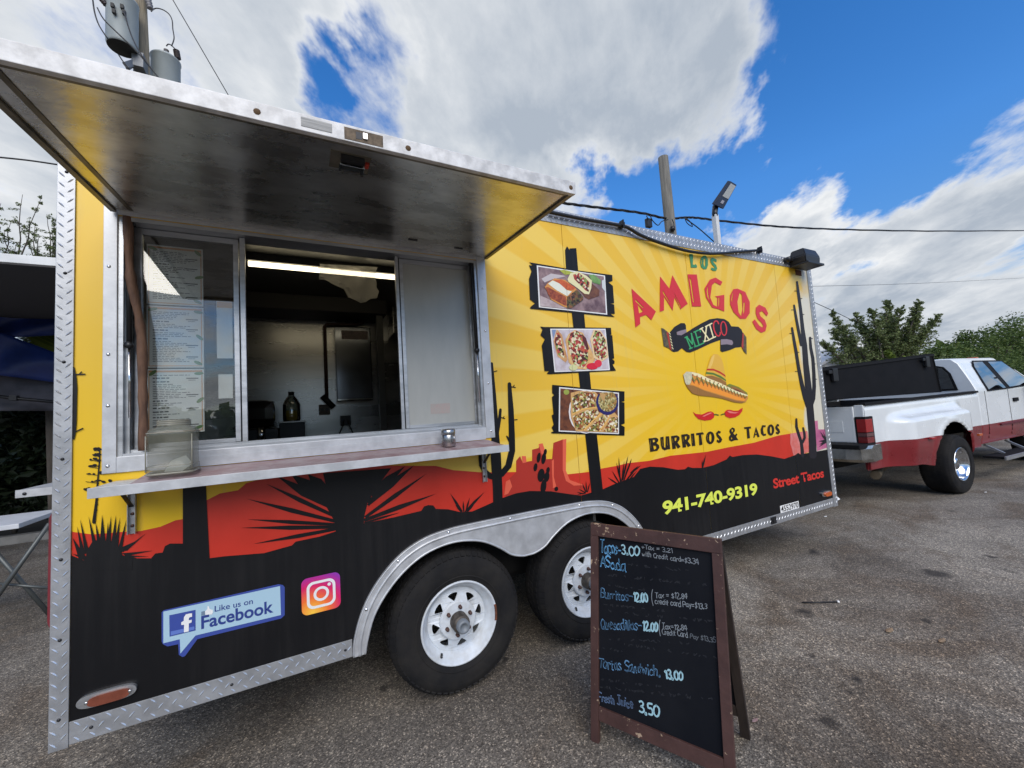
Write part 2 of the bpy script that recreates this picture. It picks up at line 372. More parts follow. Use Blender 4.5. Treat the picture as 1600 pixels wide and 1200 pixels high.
M_NUT = mat('rusty_nut', (0.10, 0.055, 0.045), 0.6, 0.4, var=0.4, scale=60)
M_RUST = mat('rust', (0.14, 0.045, 0.02), 0.8, 0, var=0.5, scale=70)
M_AMBER = mat('amber_lens', (0.50, 0.10, 0.015), 0.25, coat=0.5)
M_REDLENS = mat('brownish_red_lens', (0.19, 0.050, 0.026), 0.4, var=0.2, scale=30)
M_CHROME = mat('chrome', (0.75, 0.75, 0.75), 0.12, 1.0, var=0.05, scale=6)
M_PINKTOP = mat('stained_shelf_top', (0.42, 0.33, 0.33), 0.45, 0.3, col2=(0.30, 0.17, 0.17), scale=16)
M_PATE = mat('pale_sash_sheet', (0.44, 0.44, 0.40), 0.42, 0.25, var=0.10, scale=3, stretch=(2, 1, .5))
M_WOODS = mat('stick_wood', (0.20, 0.105, 0.060), 0.7, col2=(0.085, 0.042, 0.025), scale=16, bump=0.6, bscale=30, stretch=(2, 2, .5), detail=8)
def glass_mat(name, tint=(0.9, 0.95, 0.95), rough=0.0, mixf=0.85, bumps=0.0):
    m = bpy.data.materials.new(name); m.use_nodes = True; t = m.node_tree; t.nodes.clear()
    o = t.nodes.new('ShaderNodeOutputMaterial'); tr = t.nodes.new('ShaderNodeBsdfTransparent'); gl = t.nodes.new('ShaderNodeBsdfGlossy')
    tr.inputs[0].default_value = (*tint, 1); gl.inputs['Roughness'].default_value = rough
    fr = t.nodes.new('ShaderNodeFresnel'); fr.inputs[0].default_value = 1.5
    mu = t.nodes.new('ShaderNodeMath'); mu.operation = 'MULTIPLY_ADD'; mu.inputs[1].default_value = 2.0; mu.inputs[2].default_value = 1 - mixf; mu.use_clamp = True
    t.links.new(fr.outputs[0], mu.inputs[0])
    mx = t.nodes.new('ShaderNodeMixShader'); t.links.new(mu.outputs[0], mx.inputs[0]); t.links.new(tr.outputs[0], mx.inputs[1]); t.links.new(gl.outputs[0], mx.inputs[2]); t.links.new(mx.outputs[0], o.inputs[0])
    return m
M_GLASS = glass_mat('window_glass', (0.96, 0.98, 0.98), 0.01, 0.985)
M_CARGLASS = glass_mat('tinted_car_glass', (0.16, 0.18, 0.18), 0.02, 0.86)

# ------------------------------------------------------------------ ground
def asphalt_mat():
    m = bpy.data.materials.new('worn_asphalt'); m.use_nodes = True; t = m.node_tree; p = t.nodes['Principled BSDF']
    g = t.nodes.new('ShaderNodeNewGeometry')
    def noise(sc, det, ro=0.6, dist=0.0):
        n = t.nodes.new('ShaderNodeTexNoise'); n.inputs['Scale'].default_value = sc; n.inputs['Detail'].default_value = det; n.inputs['Roughness'].default_value = ro; n.inputs['Distortion'].default_value = dist
        t.links.new(g.outputs['Position'], n.inputs['Vector']); return n
    def ramp(src, stops):
        r = t.nodes.new('ShaderNodeValToRGB'); t.links.new(src, r.inputs[0]); e = r.color_ramp.elements
        while len(e) < len(stops): e.new(0.5)
        for i, (pos, c) in enumerate(stops): e[i].position = pos; e[i].color = (*c, 1) if len(c) == 3 else c
        return r.outputs[0]
    def mix(f, A, Bc, bt='MIX'):
        n = t.nodes.new('ShaderNodeMix'); n.data_type = 'RGBA'; n.blend_type = bt
        if isinstance(f, float): n.inputs['Factor'].default_value = f
        else: t.links.new(f, n.inputs['Factor'])
        for k, v in (('A', A), ('B', Bc)):
            if isinstance(v, tuple): n.inputs[k].default_value = (*v, 1)
            else: t.links.new(v, n.inputs[k])
        return n.outputs['Result']
    base = ramp(noise(0.55, 7, 0.62, 0.6).outputs['Fac'], [(0.34, (0.085, 0.071, 0.056)), (0.50, (0.168, 0.149, 0.125)), (0.65, (0.265, 0.237, 0.198))])
    brown = ramp(noise(0.9, 6, 0.65, 1.2).outputs['Fac'], [(0.50, (0, 0, 0)), (0.66, (.85, .85, .85))])
    c = mix(brown, base, (0.120, 0.092, 0.066))
    pale = ramp(noise(0.42, 8, 0.7, 1.8).outputs['Fac'], [(0.60, (0, 0, 0)), (0.74, (.6, .6, .6))])
    c = mix(pale, c, (0.25, 0.222, 0.18))
    # aggregate
    v = t.nodes.new('ShaderNodeTexVoronoi'); v.inputs['Scale'].default_value = 170; t.links.new(g.outputs['Position'], v.inputs['Vector'])
    hsv = t.nodes.new('ShaderNodeSeparateColor'); t.links.new(v.outputs['Color'], hsv.inputs[0])
    ag = ramp(hsv.outputs[0], [(0.0, (0.36, 0.35, 0.34)), (0.5, (0.90, 0.90, 0.90)), (0.82, (1.25, 1.24, 1.21)), (0.92, (1.9, 1.86, 1.78)), (1.0, (3.3, 3.2, 3.0))])
    c = mix(0.9, c, ag, 'MULTIPLY')
    v2 = t.nodes.new('ShaderNodeTexVoronoi'); v2.inputs['Scale'].default_value = 70; t.links.new(g.outputs['Position'], v2.inputs['Vector'])
    hs2 = t.nodes.new('ShaderNodeSeparateColor'); t.links.new(v2.outputs['Color'], hs2.inputs[0])
    c = mix(0.40, c, ramp(hs2.outputs[1], [(0.0, (0.6, 0.6, 0.6)), (0.7, (1.05, 1.05, 1.05)), (1.0, (1.5, 1.48, 1.42))]), 'MULTIPLY')
    # oil spots
    spot = ramp(noise(2.6, 3, 0.5, 0.3).outputs['Fac'], [(0.27, (1, 1, 1)), (0.34, (0, 0, 0))])
    c = mix(spot, c, (0.030, 0.027, 0.025))
    ow = noise(14, 4); owv = t.nodes.new('ShaderNodeVectorMath'); owv.operation = 'MULTIPLY_ADD'; owv.inputs[1].default_value = (0.10, 0.10, 0); t.links.new(ow.outputs['Color'], owv.inputs[0]); t.links.new(g.outputs['Position'], owv.inputs[2])
    for (px_, py_), r_ in (((1267, 1025), .030), ((1294, 1130), .050), ((1448, 970), .032), ((1462, 896), .11), ((1330, 1085), .020), ((600, 1075), .038), ((790, 1032), .026), ((1550, 870), .05)):
        w_ = hit((px_, py_), (0, 0, 0), Vector((0, 0, 1))); dd = t.nodes.new('ShaderNodeVectorMath'); dd.operation = 'DISTANCE'; dd.inputs[1].default_value = (w_.x + .05, w_.y + .05, 0); t.links.new(owv.outputs[0], dd.inputs[0])
        om = t.nodes.new('ShaderNodeMapRange'); om.inputs['From Min'].default_value = r_; om.inputs['From Max'].default_value = r_ * .45; om.inputs['To Max'].default_value = .8; t.links.new(dd.outputs['Value'], om.inputs['Value'])
        c = mix(om.outputs[0], c, (0.026, 0.023, 0.021))
    # cracks: warped cell borders, only in patches
    wn = noise(1.6, 4); wv = t.nodes.new('ShaderNodeVectorMath'); wv.operation = 'MULTIPLY_ADD'; wv.inputs[1].default_value = (0.5, 0.5, 0)
    t.links.new(wn.outputs['Color'], wv.inputs[0]); t.links.new(g.outputs['Position'], wv.inputs[2])
    ve = t.nodes.new('ShaderNodeTexVoronoi'); ve.feature = 'DISTANCE_TO_EDGE'; ve.inputs['Scale'].default_value = 0.55; t.links.new(wv.outputs[0], ve.inputs['Vector'])
    cw_ = t.nodes.new('ShaderNodeMath'); cw_.operation = 'MULTIPLY_ADD'; cw_.inputs[1].default_value = 0.03; cw_.inputs[2].default_value = -0.012; t.links.new(noise(9, 5, .7).outputs['Fac'], cw_.inputs[0])
    ca_ = t.nodes.new('ShaderNodeMath'); ca_.operation = 'ADD'; t.links.new(ve.outputs['Distance'], ca_.inputs[0]); t.links.new(cw_.outputs[0], ca_.inputs[1])
    ck = ramp(ca_.outputs[0], [(0.0, (1, 1, 1)), (0.010, (0, 0, 0))])
    pm = ramp(noise(0.9, 5).outputs['Fac'], [(0.53, (0, 0, 0)), (0.62, (.75, .75, .75))])
    c = mix(mix(1.0, ck, pm, 'MULTIPLY'), c, (0.03, 0.028, 0.026))
    t.links.new(c, p.inputs['Base Color'])
    p.inputs['Roughness'].default_value = 0.88; p.inputs['Specular IOR Level'].default_value = 0.35
    bn = t.nodes.new('ShaderNodeBump'); bn.inputs['Strength'].default_value = 0.55; bn.inputs['Distance'].default_value = 0.004
    t.links.new(v.outputs['Distance'], bn.inputs['Height'])
    b2 = t.nodes.new('ShaderNodeBump'); b2.inputs['Strength'].default_value = 0.25; b2.inputs['Distance'].default_value = 0.03; t.links.new(noise(3.0, 6).outputs['Fac'], b2.inputs['Height']); t.links.new(bn.outputs[0], b2.inputs['Normal'])
    t.links.new(b2.outputs[0], p.inputs['Normal'])
    return m
bm = B(); bmesh.ops.create_grid(bm, x_segments=8, y_segments=8, size=300)
ground = obj('asphalt_ground', bm, asphalt_mat()); ground['kind'] = 'structure'
M_SOIL = mat('leaf_litter_soil', (0.035, 0.027, 0.020), 0.95, var=0.5, scale=4, bump=0.4, bscale=12)
bm = B(); poly2d(bm, [[(-14, 6.6), (-1.2, 6.5), (3.5, 7.2), (3.5, 30), (-14, 30)]], lambda x, y: Vector((x, y, 0.004)))
obj('soil_verge', bm, M_SOIL)['kind'] = 'structure'

# ------------------------------------------------------------------ food trailer: body
TR = thing('food_trailer', 'yellow and black food trailer with raised serving hatch and cactus mural', 'food trailer', (1.82, 1.17, 0))
X0, X1, Z0, Z1, W = -0.829, 4.466, 0.354, 2.72, 2.35
SEAMS = [1.508, 2.672, 3.86]
ARCH_H = [(0.161, .354), (0.166, .426), (.199, .533), (.252, .629), (.328, .715), (.415, .78), (.52, .823), (.638, .842), (.731, .847), (.9, .849), (1.105, .850)]
ARCH_IN = [(0.213, .354), (.223, .409), (.256, .509), (.314, .596), (.392, .673), (.487, .733), (.585, .763), (.686, .771), (.79, .755), (.865, .726), (.94, .68), (.995, .639), (1.059, .617), (1.105, .614)]
mir = lambda l: l + [(2.21 - x, z) for x, z in reversed(l[:-1])]
ARCH_O = smooth_line(mir(ARCH_H), 4); ARCH_I = smooth_line(mir(ARCH_IN), 4)
cut = [(1.105 + (x - 1.105) * 0.978, z - 0.02 if z > .36 else z) for x, z in ARCH_O]
WALL3 = lambda y: (lambda x, z: Vector((x, y, z)))
def split_panel(bm, lo, hi):
    for x, inner in ((lo, True), (hi, False)):
        g = list(bm.verts) + list(bm.edges) + list(bm.faces)
        bmesh.ops.bisect_plane(bm, geom=g, plane_co=(x, 0, 0), plane_no=(1, 0, 0), clear_inner=inner, clear_outer=not inner)
outer = [(-0.778, .431)] + [(-0.778, 2.63), (4.40, 2.63), (4.40, .431)] + [(x, max(z, .431)) for x, z in reversed(cut) if z >= .40]
win_hole = [(-0.656, 1.345), (0.893, 1.345), (0.893, 2.315), (-0.656, 2.315)]
edges = [-0.778] + SEAMS + [4.40]
for a, b in zip(edges[:-1], edges[1:]):
    bm = B(); poly2d(bm, [outer, win_hole], WALL3(0))
    split_panel(bm, a + 0.0018 * (a > -.7), b - 0.0018 * (b < 4.3))
    r = bmesh.ops.extrude_face_region(bm, geom=bm.faces[:]); bmesh.ops.translate(bm, verts=[e for e in r['geom'] if isinstance(e, bmesh.types.BMVert)], vec=(0, 0.01, 0))
    bmesh.ops.recalc_face_normals(bm, faces=bm.faces)
    obj('side_panel', bm, M_YEL, TR)
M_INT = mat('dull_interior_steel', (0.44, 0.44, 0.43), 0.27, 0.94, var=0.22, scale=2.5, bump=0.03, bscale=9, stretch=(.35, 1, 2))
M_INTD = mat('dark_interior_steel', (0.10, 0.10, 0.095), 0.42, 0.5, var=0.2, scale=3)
def part(name, mats, build, parent=TR, **k):
    bm = B(); build(bm); return obj(name, bm, mats, parent, **k)
M_UNDER = mat('undercarriage', (0.012, 0.012, 0.012), 0.8)
M_WOODC = mat('red_seam_backing', (0.03, 0.02, 0.012), 0.8)
def core(bm):
    box(bm, X0 + .03, -.67, .012, .035, .46, 2.62); box(bm, .90, X1 - .03, .012, .035, .872, 2.62); box(bm, 2.06, X1 - .03, .012, .035, .46, .870)
    box(bm, -.669, .899, .012, .035, .872, 1.333); box(bm, -.669, .14, .012, .035, .46, .870); box(bm, -.669, .899, .012, .035, 2.325, 2.62)
part('wall_core', M_INT, core)
part('rear_wall', M_ALU, lambda bm: box(bm, X0, X0 + .028, .002, W, Z0, Z1 - .002))
part('nose_wall', M_ALU, lambda bm: box(bm, X1 - .028, X1, .002, W, Z0, Z1 - .002))
part('far_wall', M_INT, lambda bm: box(bm, X0 + .029, X1 - .029, W - .03, W, Z0, Z1 - .002))
part('roof', M_ALU, lambda bm: box(bm, X0 + .03, X1 - .03, .003, W - .031, Z1 - .03, Z1 - .004))
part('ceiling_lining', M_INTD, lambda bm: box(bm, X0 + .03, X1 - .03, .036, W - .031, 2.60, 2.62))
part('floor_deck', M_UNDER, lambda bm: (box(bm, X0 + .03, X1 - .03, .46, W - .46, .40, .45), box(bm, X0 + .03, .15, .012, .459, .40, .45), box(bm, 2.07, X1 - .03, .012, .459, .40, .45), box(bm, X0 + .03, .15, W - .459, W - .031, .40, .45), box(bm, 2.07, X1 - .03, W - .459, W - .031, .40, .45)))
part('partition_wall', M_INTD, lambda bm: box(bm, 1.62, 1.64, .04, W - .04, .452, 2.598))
def chassis(bm):
    for y in (.55, 1.75): box(bm, X0 + .05, X1, y, y + .06, .27, .398)
    for x in (-.6, 2.2, 3.2, 4.1): box(bm, x, x + .05, .1, 2.2, .33, .397)
    for y in (.55, 1.80): beam(bm, (X1 + .001, y, .33), (X1 + 1.0, 1.175, .36), .06, .1)
part('chassis', M_UNDER, chassis)
def axle(bm, x): tube(bm, [(x, .15, .345), (x, 2.2, .345)], .035, 10)
for x in (.683, 1.526): part('axle', M_UNDER, lambda bm: axle(bm, x))
def liner(bm):
    pts = [(1.105 + (x - 1.105) * .985, z - .012) for x, z in ARCH_O]
    for y0, y1 in ((.013, .45),):
        a = [bm.verts.new((x, y0, z)) for x, z in pts]; b = [bm.verts.new((x, y1, z)) for x, z in pts]
        for i in range(len(a) - 1): bm.faces.new((a[i], a[i + 1], b[i + 1], b[i]))
    poly2d(bm, [pts], WALL3(.45))
part('wheel_well', M_UNDER, liner)

# fender: flat flange, raised bead, teardrop between the wheels
def fender(bm):
    ring = ARCH_O + list(reversed(ARCH_I)); poly2d(bm, [ring], WALL3(-.018), (0, .0165, 0))
FN = part('fender', M_ALUB, fender)
def offs(pts, d):
    o = []
    for i, p in enumerate(pts):
        a = pts[max(i - 1, 0)]; b = pts[min(i + 1, len(pts) - 1)]; dx, dy = b[0] - a[0], b[1] - a[1]; l = math.hypot(dx, dy)
        o.append((p[0] + dy / l * d, p[1] - dx / l * d))
    return o
def bead(bm):
    tube(bm, [(x, -.017, z) for x, z in offs(ARCH_O, .030)], .0075, 8)
    tube(bm, [(x, -.016, z) for x, z in ARCH_I], .006, 8)
    tube(bm, [(x, -.016, z) for x, z in offs(ARCH_O, .004)], .004, 6)
part('fender_bead', M_ALUB, bead, FN)
for i in (9, 18, 28, 38, 48, 58, 68, 74):
    if i < len(ARCH_O):
        x, z = offs(ARCH_O, .016)[i]
        part('fender_screw', M_CHROME, lambda bm: lathe(bm, [(0, .005), (.005, .004), (.008, 0)], (x, -.0185, z), (0, -1, 0), 10), FN)

# diamond plate edging
def treads(bm, x0, x1, z0, z1, y, pitch, rows, vertical=False):
    ln, wd, h = .0145, .0032, .0022
    span = (z1 - z0) if vertical else (x1 - x0); cross = (x1 - x0) if vertical else (z1 - z0)
    n = int(span / pitch)
    for r in range(rows):
        for k in range(n):
            s_ = (k + .5 + (.5 if r % 2 else 0)) * pitch
            if s_ > span - .012: continue
            c_ = (r + .5) * cross / rows
            x, z = (x0 + c_, z0 + s_) if vertical else (x0 + s_, z0 + c_)
            an = (1 if r % 2 else -1) * .82
            ca, sa = math.cos(an), math.sin(an)
            def P(u, v, d): return bm.verts.new((x + u * ca - v * sa, y - d, z + u * sa + v * ca))
            b_ = [P(-ln, 0, 0), P(-ln * .3, -wd, 0), P(ln * .3, -wd, 0), P(ln, 0, 0), P(ln * .3, wd, 0), P(-ln * .3, wd, 0)]
            t_ = [P(-ln * .5, 0, h), P(ln * .5, 0, h)]
            for f in ((b_[0], b_[1], t_[0]), (b_[1], b_[2], t_[1], t_[0]), (b_[2], b_[3], t_[1]), (b_[3], b_[4], t_[1]), (b_[4], b_[5], t_[0], t_[1]), (b_[5], b_[0], t_[0])): bm.faces.new(f)
def trim(label, x0, x1, z0, z1, pitch, rows, vertical=False, y=-.005):
    o = part('plate_trim', M_PLATE, lambda bm: box(bm, x0, x1, y, -.0002, z0, z1, .0015), label=label)
    part('tread_pattern', M_TREAD, lambda bm: treads(bm, x0, x1, z0, z1, y - .0001, pitch, rows, vertical), o, kind='stuff')
    return o
TL_ = trim('upright diamond plate trim at the rear corner', X0, -.7785, Z0 - .006, Z1, .040, 2, True, -.008)
TB1 = trim('diamond plate skirt behind the wheels', -.778, .16, Z0, .431, .042, 3)
TB2 = trim('diamond plate skirt ahead of the wheels', 2.055, 4.394, Z0, .431, .042, 3)
TT = trim('diamond plate edging along the roof', -.778, 4.394, 2.630, 2.72, .042, 4)
TN = trim('upright diamond plate trim at the nose corner', 4.395, X1, Z0 - .006, Z1 - .001, .042, 2, True, -.008)
for x, z in ((-.803, 2.46), (-.803, 2.06), (-.803, 1.72), (-.803, 1.36), (-.803, 1.0), (-.803, .72), (-.803, .45)):
    part('rivet', M_DARK, lambda bm: lathe(bm, [(0, .004), (.004, .003), (.006, 0)], (x, -.0085, z), (0, -1, 0), 8), TL_)
for x in (-.72, -.30, .13): part('rivet', M_DARK, lambda bm: lathe(bm, [(0, .004), (.004, .003), (.006, 0)], (x, -.0055, .392), (0, -1, 0), 8), TB1)
for x in (2.6, 3.2, 4.0): part('rivet', M_DARK, lambda bm: lathe(bm, [(0, .004), (.004, .003), (.006, 0)], (x, -.0055, .392), (0, -1, 0), 8), TB2)
part('skirt_latch', M_DARK, lambda bm: (box(bm, 3.40, 3.47, -.014, -.0055, .366, .422, .003), tube(bm, [(3.435, -.02, .394), (3.435, -.015, .394)], .018, 12)), TB2)

# ------------------------------------------------------------------ printed mural (flat vinyl pieces on the panels)
SPLIT = {'hat_piece_print', 'chili_print', 'chili_piece_print', 'ribbon_fold_print', 'ribbon_fringe_print', 'mesa_highlight_print', 'signboard_print', 'name_lettering', 'menu_lettering', 'emblem_line', 'faded_mesa_print'}
def decal(name, polys, m, layer, px=True, label=None, parent=TR):
    if name in SPLIT and len(polys) > 1:
        return [decal(name, [q], m, layer, px, label, parent) for q in polys][0]
    bm = B(); y = -0.0009 * layer
    for k_, rings in enumerate(polys):
        rr = [[wall(p) if px else p for p in r] for r in rings]
        poly2d(bm, rr, WALL3(y - .0006 * k_ / len(polys)))
    for s_ in SEAMS:
        for dx in (-.0009, .0009):
            bmesh.ops.bisect_plane(bm, geom=bm.verts[:] + bm.edges[:] + bm.faces[:], plane_co=(s_ + dx, 0, 0), plane_no=(1, 0, 0))
        bmesh.ops.delete(bm, geom=[f for f in bm.faces if abs(f.calc_center_median().x - s_) < .0008], context='FACES')
    for f in bm.faces:
        f.normal_update()
        if f.normal.y > 0: f.normal_flip()
    return obj(name, bm, m, parent, label=label)
def tri(tip, a, b): return [[tip, a, b]]

red_top = [(105, 831), (113.7, 831), (145, 835), (191, 831), (220, 829.6), (250.6, 823), (274, 813), (286, 811), (322, 782), (343.7, 771), (372, 766), (385, 755), (430, 742), (520, 732), (600, 727), (650, 728), (681, 728), (709, 734.7), (753, 738), (806, 737.5), (887.5, 741), (919, 737.5), (937.5, 732.5), (965, 727.5), (980, 723.7), (1014, 720), (1047.5, 712), (1104, 706), (1137.5, 699), (1178, 691.7), (1216, 680.5), (1244, 676)]
blk_top = [(105, 866), (113, 868), (135.6, 877), (170, 872), (199, 867), (214.5, 872), (236.4, 872), (243, 864.5), (254.5, 863), (258, 853), (266, 849), (285.5, 849), (327, 872), (350, 869), (400, 865), (412.5, 864), (456, 852), (462, 846), (500, 838), (569, 817.5), (615.6, 808), (658, 798), (662.5, 791), (669, 789), (676.6, 789.5), (681, 795), (700, 795.6), (719, 800), (737.5, 799), (756, 791), (769, 785), (786, 777.5), (806, 770.6), (827.5, 767), (860, 767.5), (890, 772), (907.5, 774), (940, 765), (960, 756), (990, 745), (1000, 732.5), (1015, 729), (1036, 730), (1059, 734), (1070, 733), (1074.5, 729), (1081, 731), (1097, 731), (1115, 726.6), (1135, 717.6), (1140, 711.5), (1144, 714), (1160, 711), (1182.5, 710), (1205, 713), (1225, 717), (1242, 711), (1246.6, 707.5), (1250, 710), (1294, 702)]
wb = [wall(p) for p in blk_top]; wr_ = [wall(p) for p in red_top]
wb[0] = (-.7775, wb[0][1]); wr_[0] = (-.7775, wr_[0][1]); wb[-1] = (4.3995, wb[-1][1])
decal('desert_print', [[wr_ + [(x, z - .03) for x, z in reversed([p for p in wb if p[0] < 4.0])]]], M_RED, 1, px=False)
blk = wb + [(4.3995, .4315)] + [(x, max(z, .4315)) for x, z in reversed(cut) if z >= .40] + [(-.7775, .4315)]
decal('dune_print', [[blk]], M_BLK, 3, px=False)
z2 = zf(740, 560, 4)
decal('mesa_print', [[z2([(205, 770), (265, 710), (265, 640), (290, 610), (305, 650), (365, 640), (365, 570), (405, 560), (412, 540), (440, 630), (490, 628), (498, 528), (560, 505), (556, 700), (590, 780), (690, 795), (650, 870), (480, 850), (350, 850), (200, 870)])]], M_RED2, 2)
decal('mesa_highlight_print', [[z2(p)] for p in ([(300, 610), (325, 610), (330, 650), (305, 655)], [(405, 535), (430, 530), (445, 575), (455, 625), (440, 630), (420, 590)], [(555, 508), (578, 503), (575, 700), (600, 760), (690, 792), (625, 795), (575, 765), (555, 695)], [(487, 640), (500, 630), (500, 740), (515, 800), (495, 812), (489, 720)], [(200, 770), (225, 755), (240, 800), (215, 845), (190, 855)])], M_MESAHI, 3)

# cacti, yuccas and the sign post, all in black print
cact = []
z38 = zf(640, 560, 5)
cact.append([strip2d(z38([(640, 40), (655, 300), (668, 600), (672, 760), (685, 1000), (690, 1190)]), [4, 8, 12, 16, 15, 15])])
cact.append([strip2d(z38([(778, 200), (790, 400), (797, 600), (798, 720), (770, 840), (715, 905), (680, 925)]), [5.5, 8.5, 9.5, 10, 10, 9, 7])])
cact.append([strip2d(z38([(708, 400), (700, 480), (685, 560), (665, 640), (655, 700)]), [4, 5, 6, 7, 7])])
cact.append([strip2d(z38([(548, 765), (560, 830), (590, 890), (630, 920), (665, 930)]), [5, 8, 9, 9, 8])])
cact.append([strip2d(z38([(757, 608), (775, 635), (790, 660)]), [2, 4, 4])])
for a, b in (((795, 222), (825, 228)), ((715, 462), (742, 470)), ((818, 480), (838, 478)), ((655, 105), (680, 98)), ((808, 222), (815, 210)), ((730, 465), (735, 455))): cact.append([strip2d(z38([a, b]), 1.4)])
decal('cactus_print', cact, M_BLK, 4, label='tall black cactus beside the hatch'); cact = []
for cx_, cy_, rx, ry in ((435, 800, 18, 45), (420, 730, 22, 42), (385, 680, 12, 26), (405, 620, 12, 32), (436, 625, 14, 36), (446, 585, 10, 20), (455, 740, 17, 32), (463, 698, 11, 20), (515, 815, 12, 14)): cact.append([z2(ell(cx_, cy_, rx, ry, 16, .15))])
# cactus at the nose end
z5 = zf(1220, 400, 7.5); z6 = zf(1220, 560, 7.5)
mains = z5([(187, 305), (200, 420), (228, 620), (252, 850), (275, 1050)]) + z6([(290, 60), (318, 330), (340, 600), (362, 850), (372, 1130)])
cact_n = [[strip2d(mains, [3, 4.4, 4.6, 5.5, 8, 8.5, 10, 11, 11, 12])],
          [strip2d(z5([(152, 580), (175, 720), (205, 880), (240, 1040)]), [3, 4, 4.4, 5])],
          [strip2d(z5([(128, 845), (150, 980), (175, 1120)]) + z6([(205, 110), (240, 290), (280, 450), (320, 560)]), [3.2, 4.4, 4.8, 5, 6, 7, 8])],
          [strip2d(z5([(339, 958), (348, 1080)]) + z6([(372, 0), (384, 170), (388, 330), (378, 470), (345, 570)]), [3.4, 4.4, 4.8, 5, 5.5, 6, 6])],
          [strip2d(z6([(178, 712), (180, 800), (205, 890), (235, 980), (245, 1060), (250, 1140)]), [3, 4, 4.4, 4.6, 5, 5.5])],
          [strip2d(z6([(258, 815), (272, 880), (275, 930), (250, 985)]), [2.8, 3.8, 4, 4])]]
for a, b in (((160, 410), (190, 412)), ((225, 500), (245, 498)), ((120, 632), (150, 632)), ((100, 908), (125, 910)), ((245, 684), (268, 686)), ((185, 1128), (210, 1128)), ((350, 962), (368, 968))): cact_n.append([strip2d(z5([a, b]), .9)])
for a, b in (((165, 152), (195, 154)), ((400, 243), (418, 243)), ((390, 65), (402, 65))): cact_n.append([strip2d(z6([a, b]), .9)])
decal('cactus_print', cact, M_BLK, 4, label='small prickly pear in front of the mesa')
decal('faded_mesa_print', [[z6([(180, 870), (235, 860), (310, 850), (335, 1095), (230, 1130), (150, 1150), (110, 1000), (110, 880)])]], M_PINK, 2)
decal('faded_mesa_print', [[z6([(388, 735), (430, 728), (437, 832), (515, 832), (540, 1045), (425, 1085), (405, 900)])]], M_PURPLE, 2)
decal('cactus_print', cact_n, M_GREY, 4, label='faded black cactus silhouette near the nose')
yn = []
for t_ in ((450, 850), (470, 900), (435, 970), (445, 1010), (485, 845), (500, 760), (440, 1040)): yn.append(tri(*z6([t_, (530, 945), (532, 985)])))
decal('yucca_print', yn, M_GREY, 5, label='faded yucca silhouette at the nose corner')

z16 = zf(0, 650, 3.87); yl = []
for tip, a, b in (((442, 735), (480, 870), (530, 860)), ((468, 665), (490, 825), (520, 835)), ((487, 622), (515, 830), (545, 830)), ((538, 605), (565, 800), (595, 800)), ((580, 640), (590, 780), (620, 790)), ((620, 595), (605, 770), (642, 770)), ((655, 640), (640, 780), (665, 790)), ((674, 602), (645, 780), (672, 790)), ((703, 598), (670, 790), (702, 790)), ((727, 612), (690, 795), (717, 800)), ((766, 625), (712, 815), (737, 830)), ((818, 757), (720, 800), (745, 822)), ((884, 708), (738, 815), (770, 812)), ((928, 812), (738, 828), (765, 845)), ((905, 848), (755, 838), (770, 852)), ((440, 830), (520, 850), (530, 882)), ((441, 870), (500, 880), (530, 905))):
    yl.append([z16([tip, a, b])])
yl.append([z16([(515, 885), (530, 810), (560, 760), (600, 745), (700, 760), (725, 800), (742, 838), (805, 862), (800, 930), (500, 930)])])
decal('yucca_print', yl, M_BLK, 4, label='black agave tuft at the rear corner'); yl = []
z18 = zf(350, 680, 3.2)
yl.append([z18([(495, 190), (835, 165), (770, 250), (718, 335), (702, 400), (698, 445), (700, 480), (560, 490), (552, 430), (530, 390), (505, 345), (520, 300)])])
def spike(z, base, tip, w):
    bx, by = base; tx, ty = tip; dx, dy = tx - bx, ty - by; l = math.hypot(dx, dy); nx, ny = -dy / l * w / 2, dx / l * w / 2
    mx, my = bx + dx * .5, by + dy * .5
    return [z([(bx - nx * .6, by - ny * .6), (mx - nx, my - ny), (tx, ty), (mx + nx * .8, my + ny * .8), (bx + nx * .6, by + ny * .6)])]
for base, tip, w in (((560, 430), (112, 317), 26), ((555, 445), (118, 420), 22), ((575, 458), (88, 462), 24), ((590, 462), (145, 543), 22), ((600, 470), (345, 555), 12), ((545, 400), (212, 243), 26), ((530, 350), (265, 205), 54), ((520, 320), (335, 195), 84), ((515, 285), (420, 195), 70), ((505, 270), (465, 210), 14), ((700, 425), (1058, 293), 26), ((705, 410), (1012, 192), 24), ((720, 340), (950, 150), 40), ((735, 300), (905, 155), 46), ((700, 438), (880, 385), 12), ((720, 350), (860, 180), 20)):
    yl.append(spike(z18, base, tip, w))
decal('yucca_print', yl, M_BLK, 4, label='large black yucca under the shelf'); yl = []
for base, tip, w in (((1190, 382), (1130, 290), 14), ((1205, 382), (1302, 283), 14), ((1198, 382), (1195, 328), 10), ((1208, 382), (1228, 310), 10), ((1185, 382), (1155, 345), 10), ((1215, 382), (1250, 345), 10)): yl.append(spike(z18, base, tip, w))
decal('yucca_print', yl, M_BLK, 4, label='small black yucca between the large yucca and the tall cactus'); yl = []
for base, tip, w in (((920, 770), (890, 648), 12), ((930, 760), (965, 605), 12), ((935, 770), (985, 625), 11), ((915, 770), (905, 612), 10), ((945, 770), (1030, 668), 12), ((900, 785), (835, 742), 10), ((925, 765), (940, 640), 10), ((910, 780), (862, 700), 9), ((950, 765), (1010, 690), 10), ((960, 770), (1020, 700), 9)): yl.append(spike(z2, base, tip, w))
decal('yucca_print', yl, M_BLK, 4, label='black grass tuft right of the sign post'); yl = []
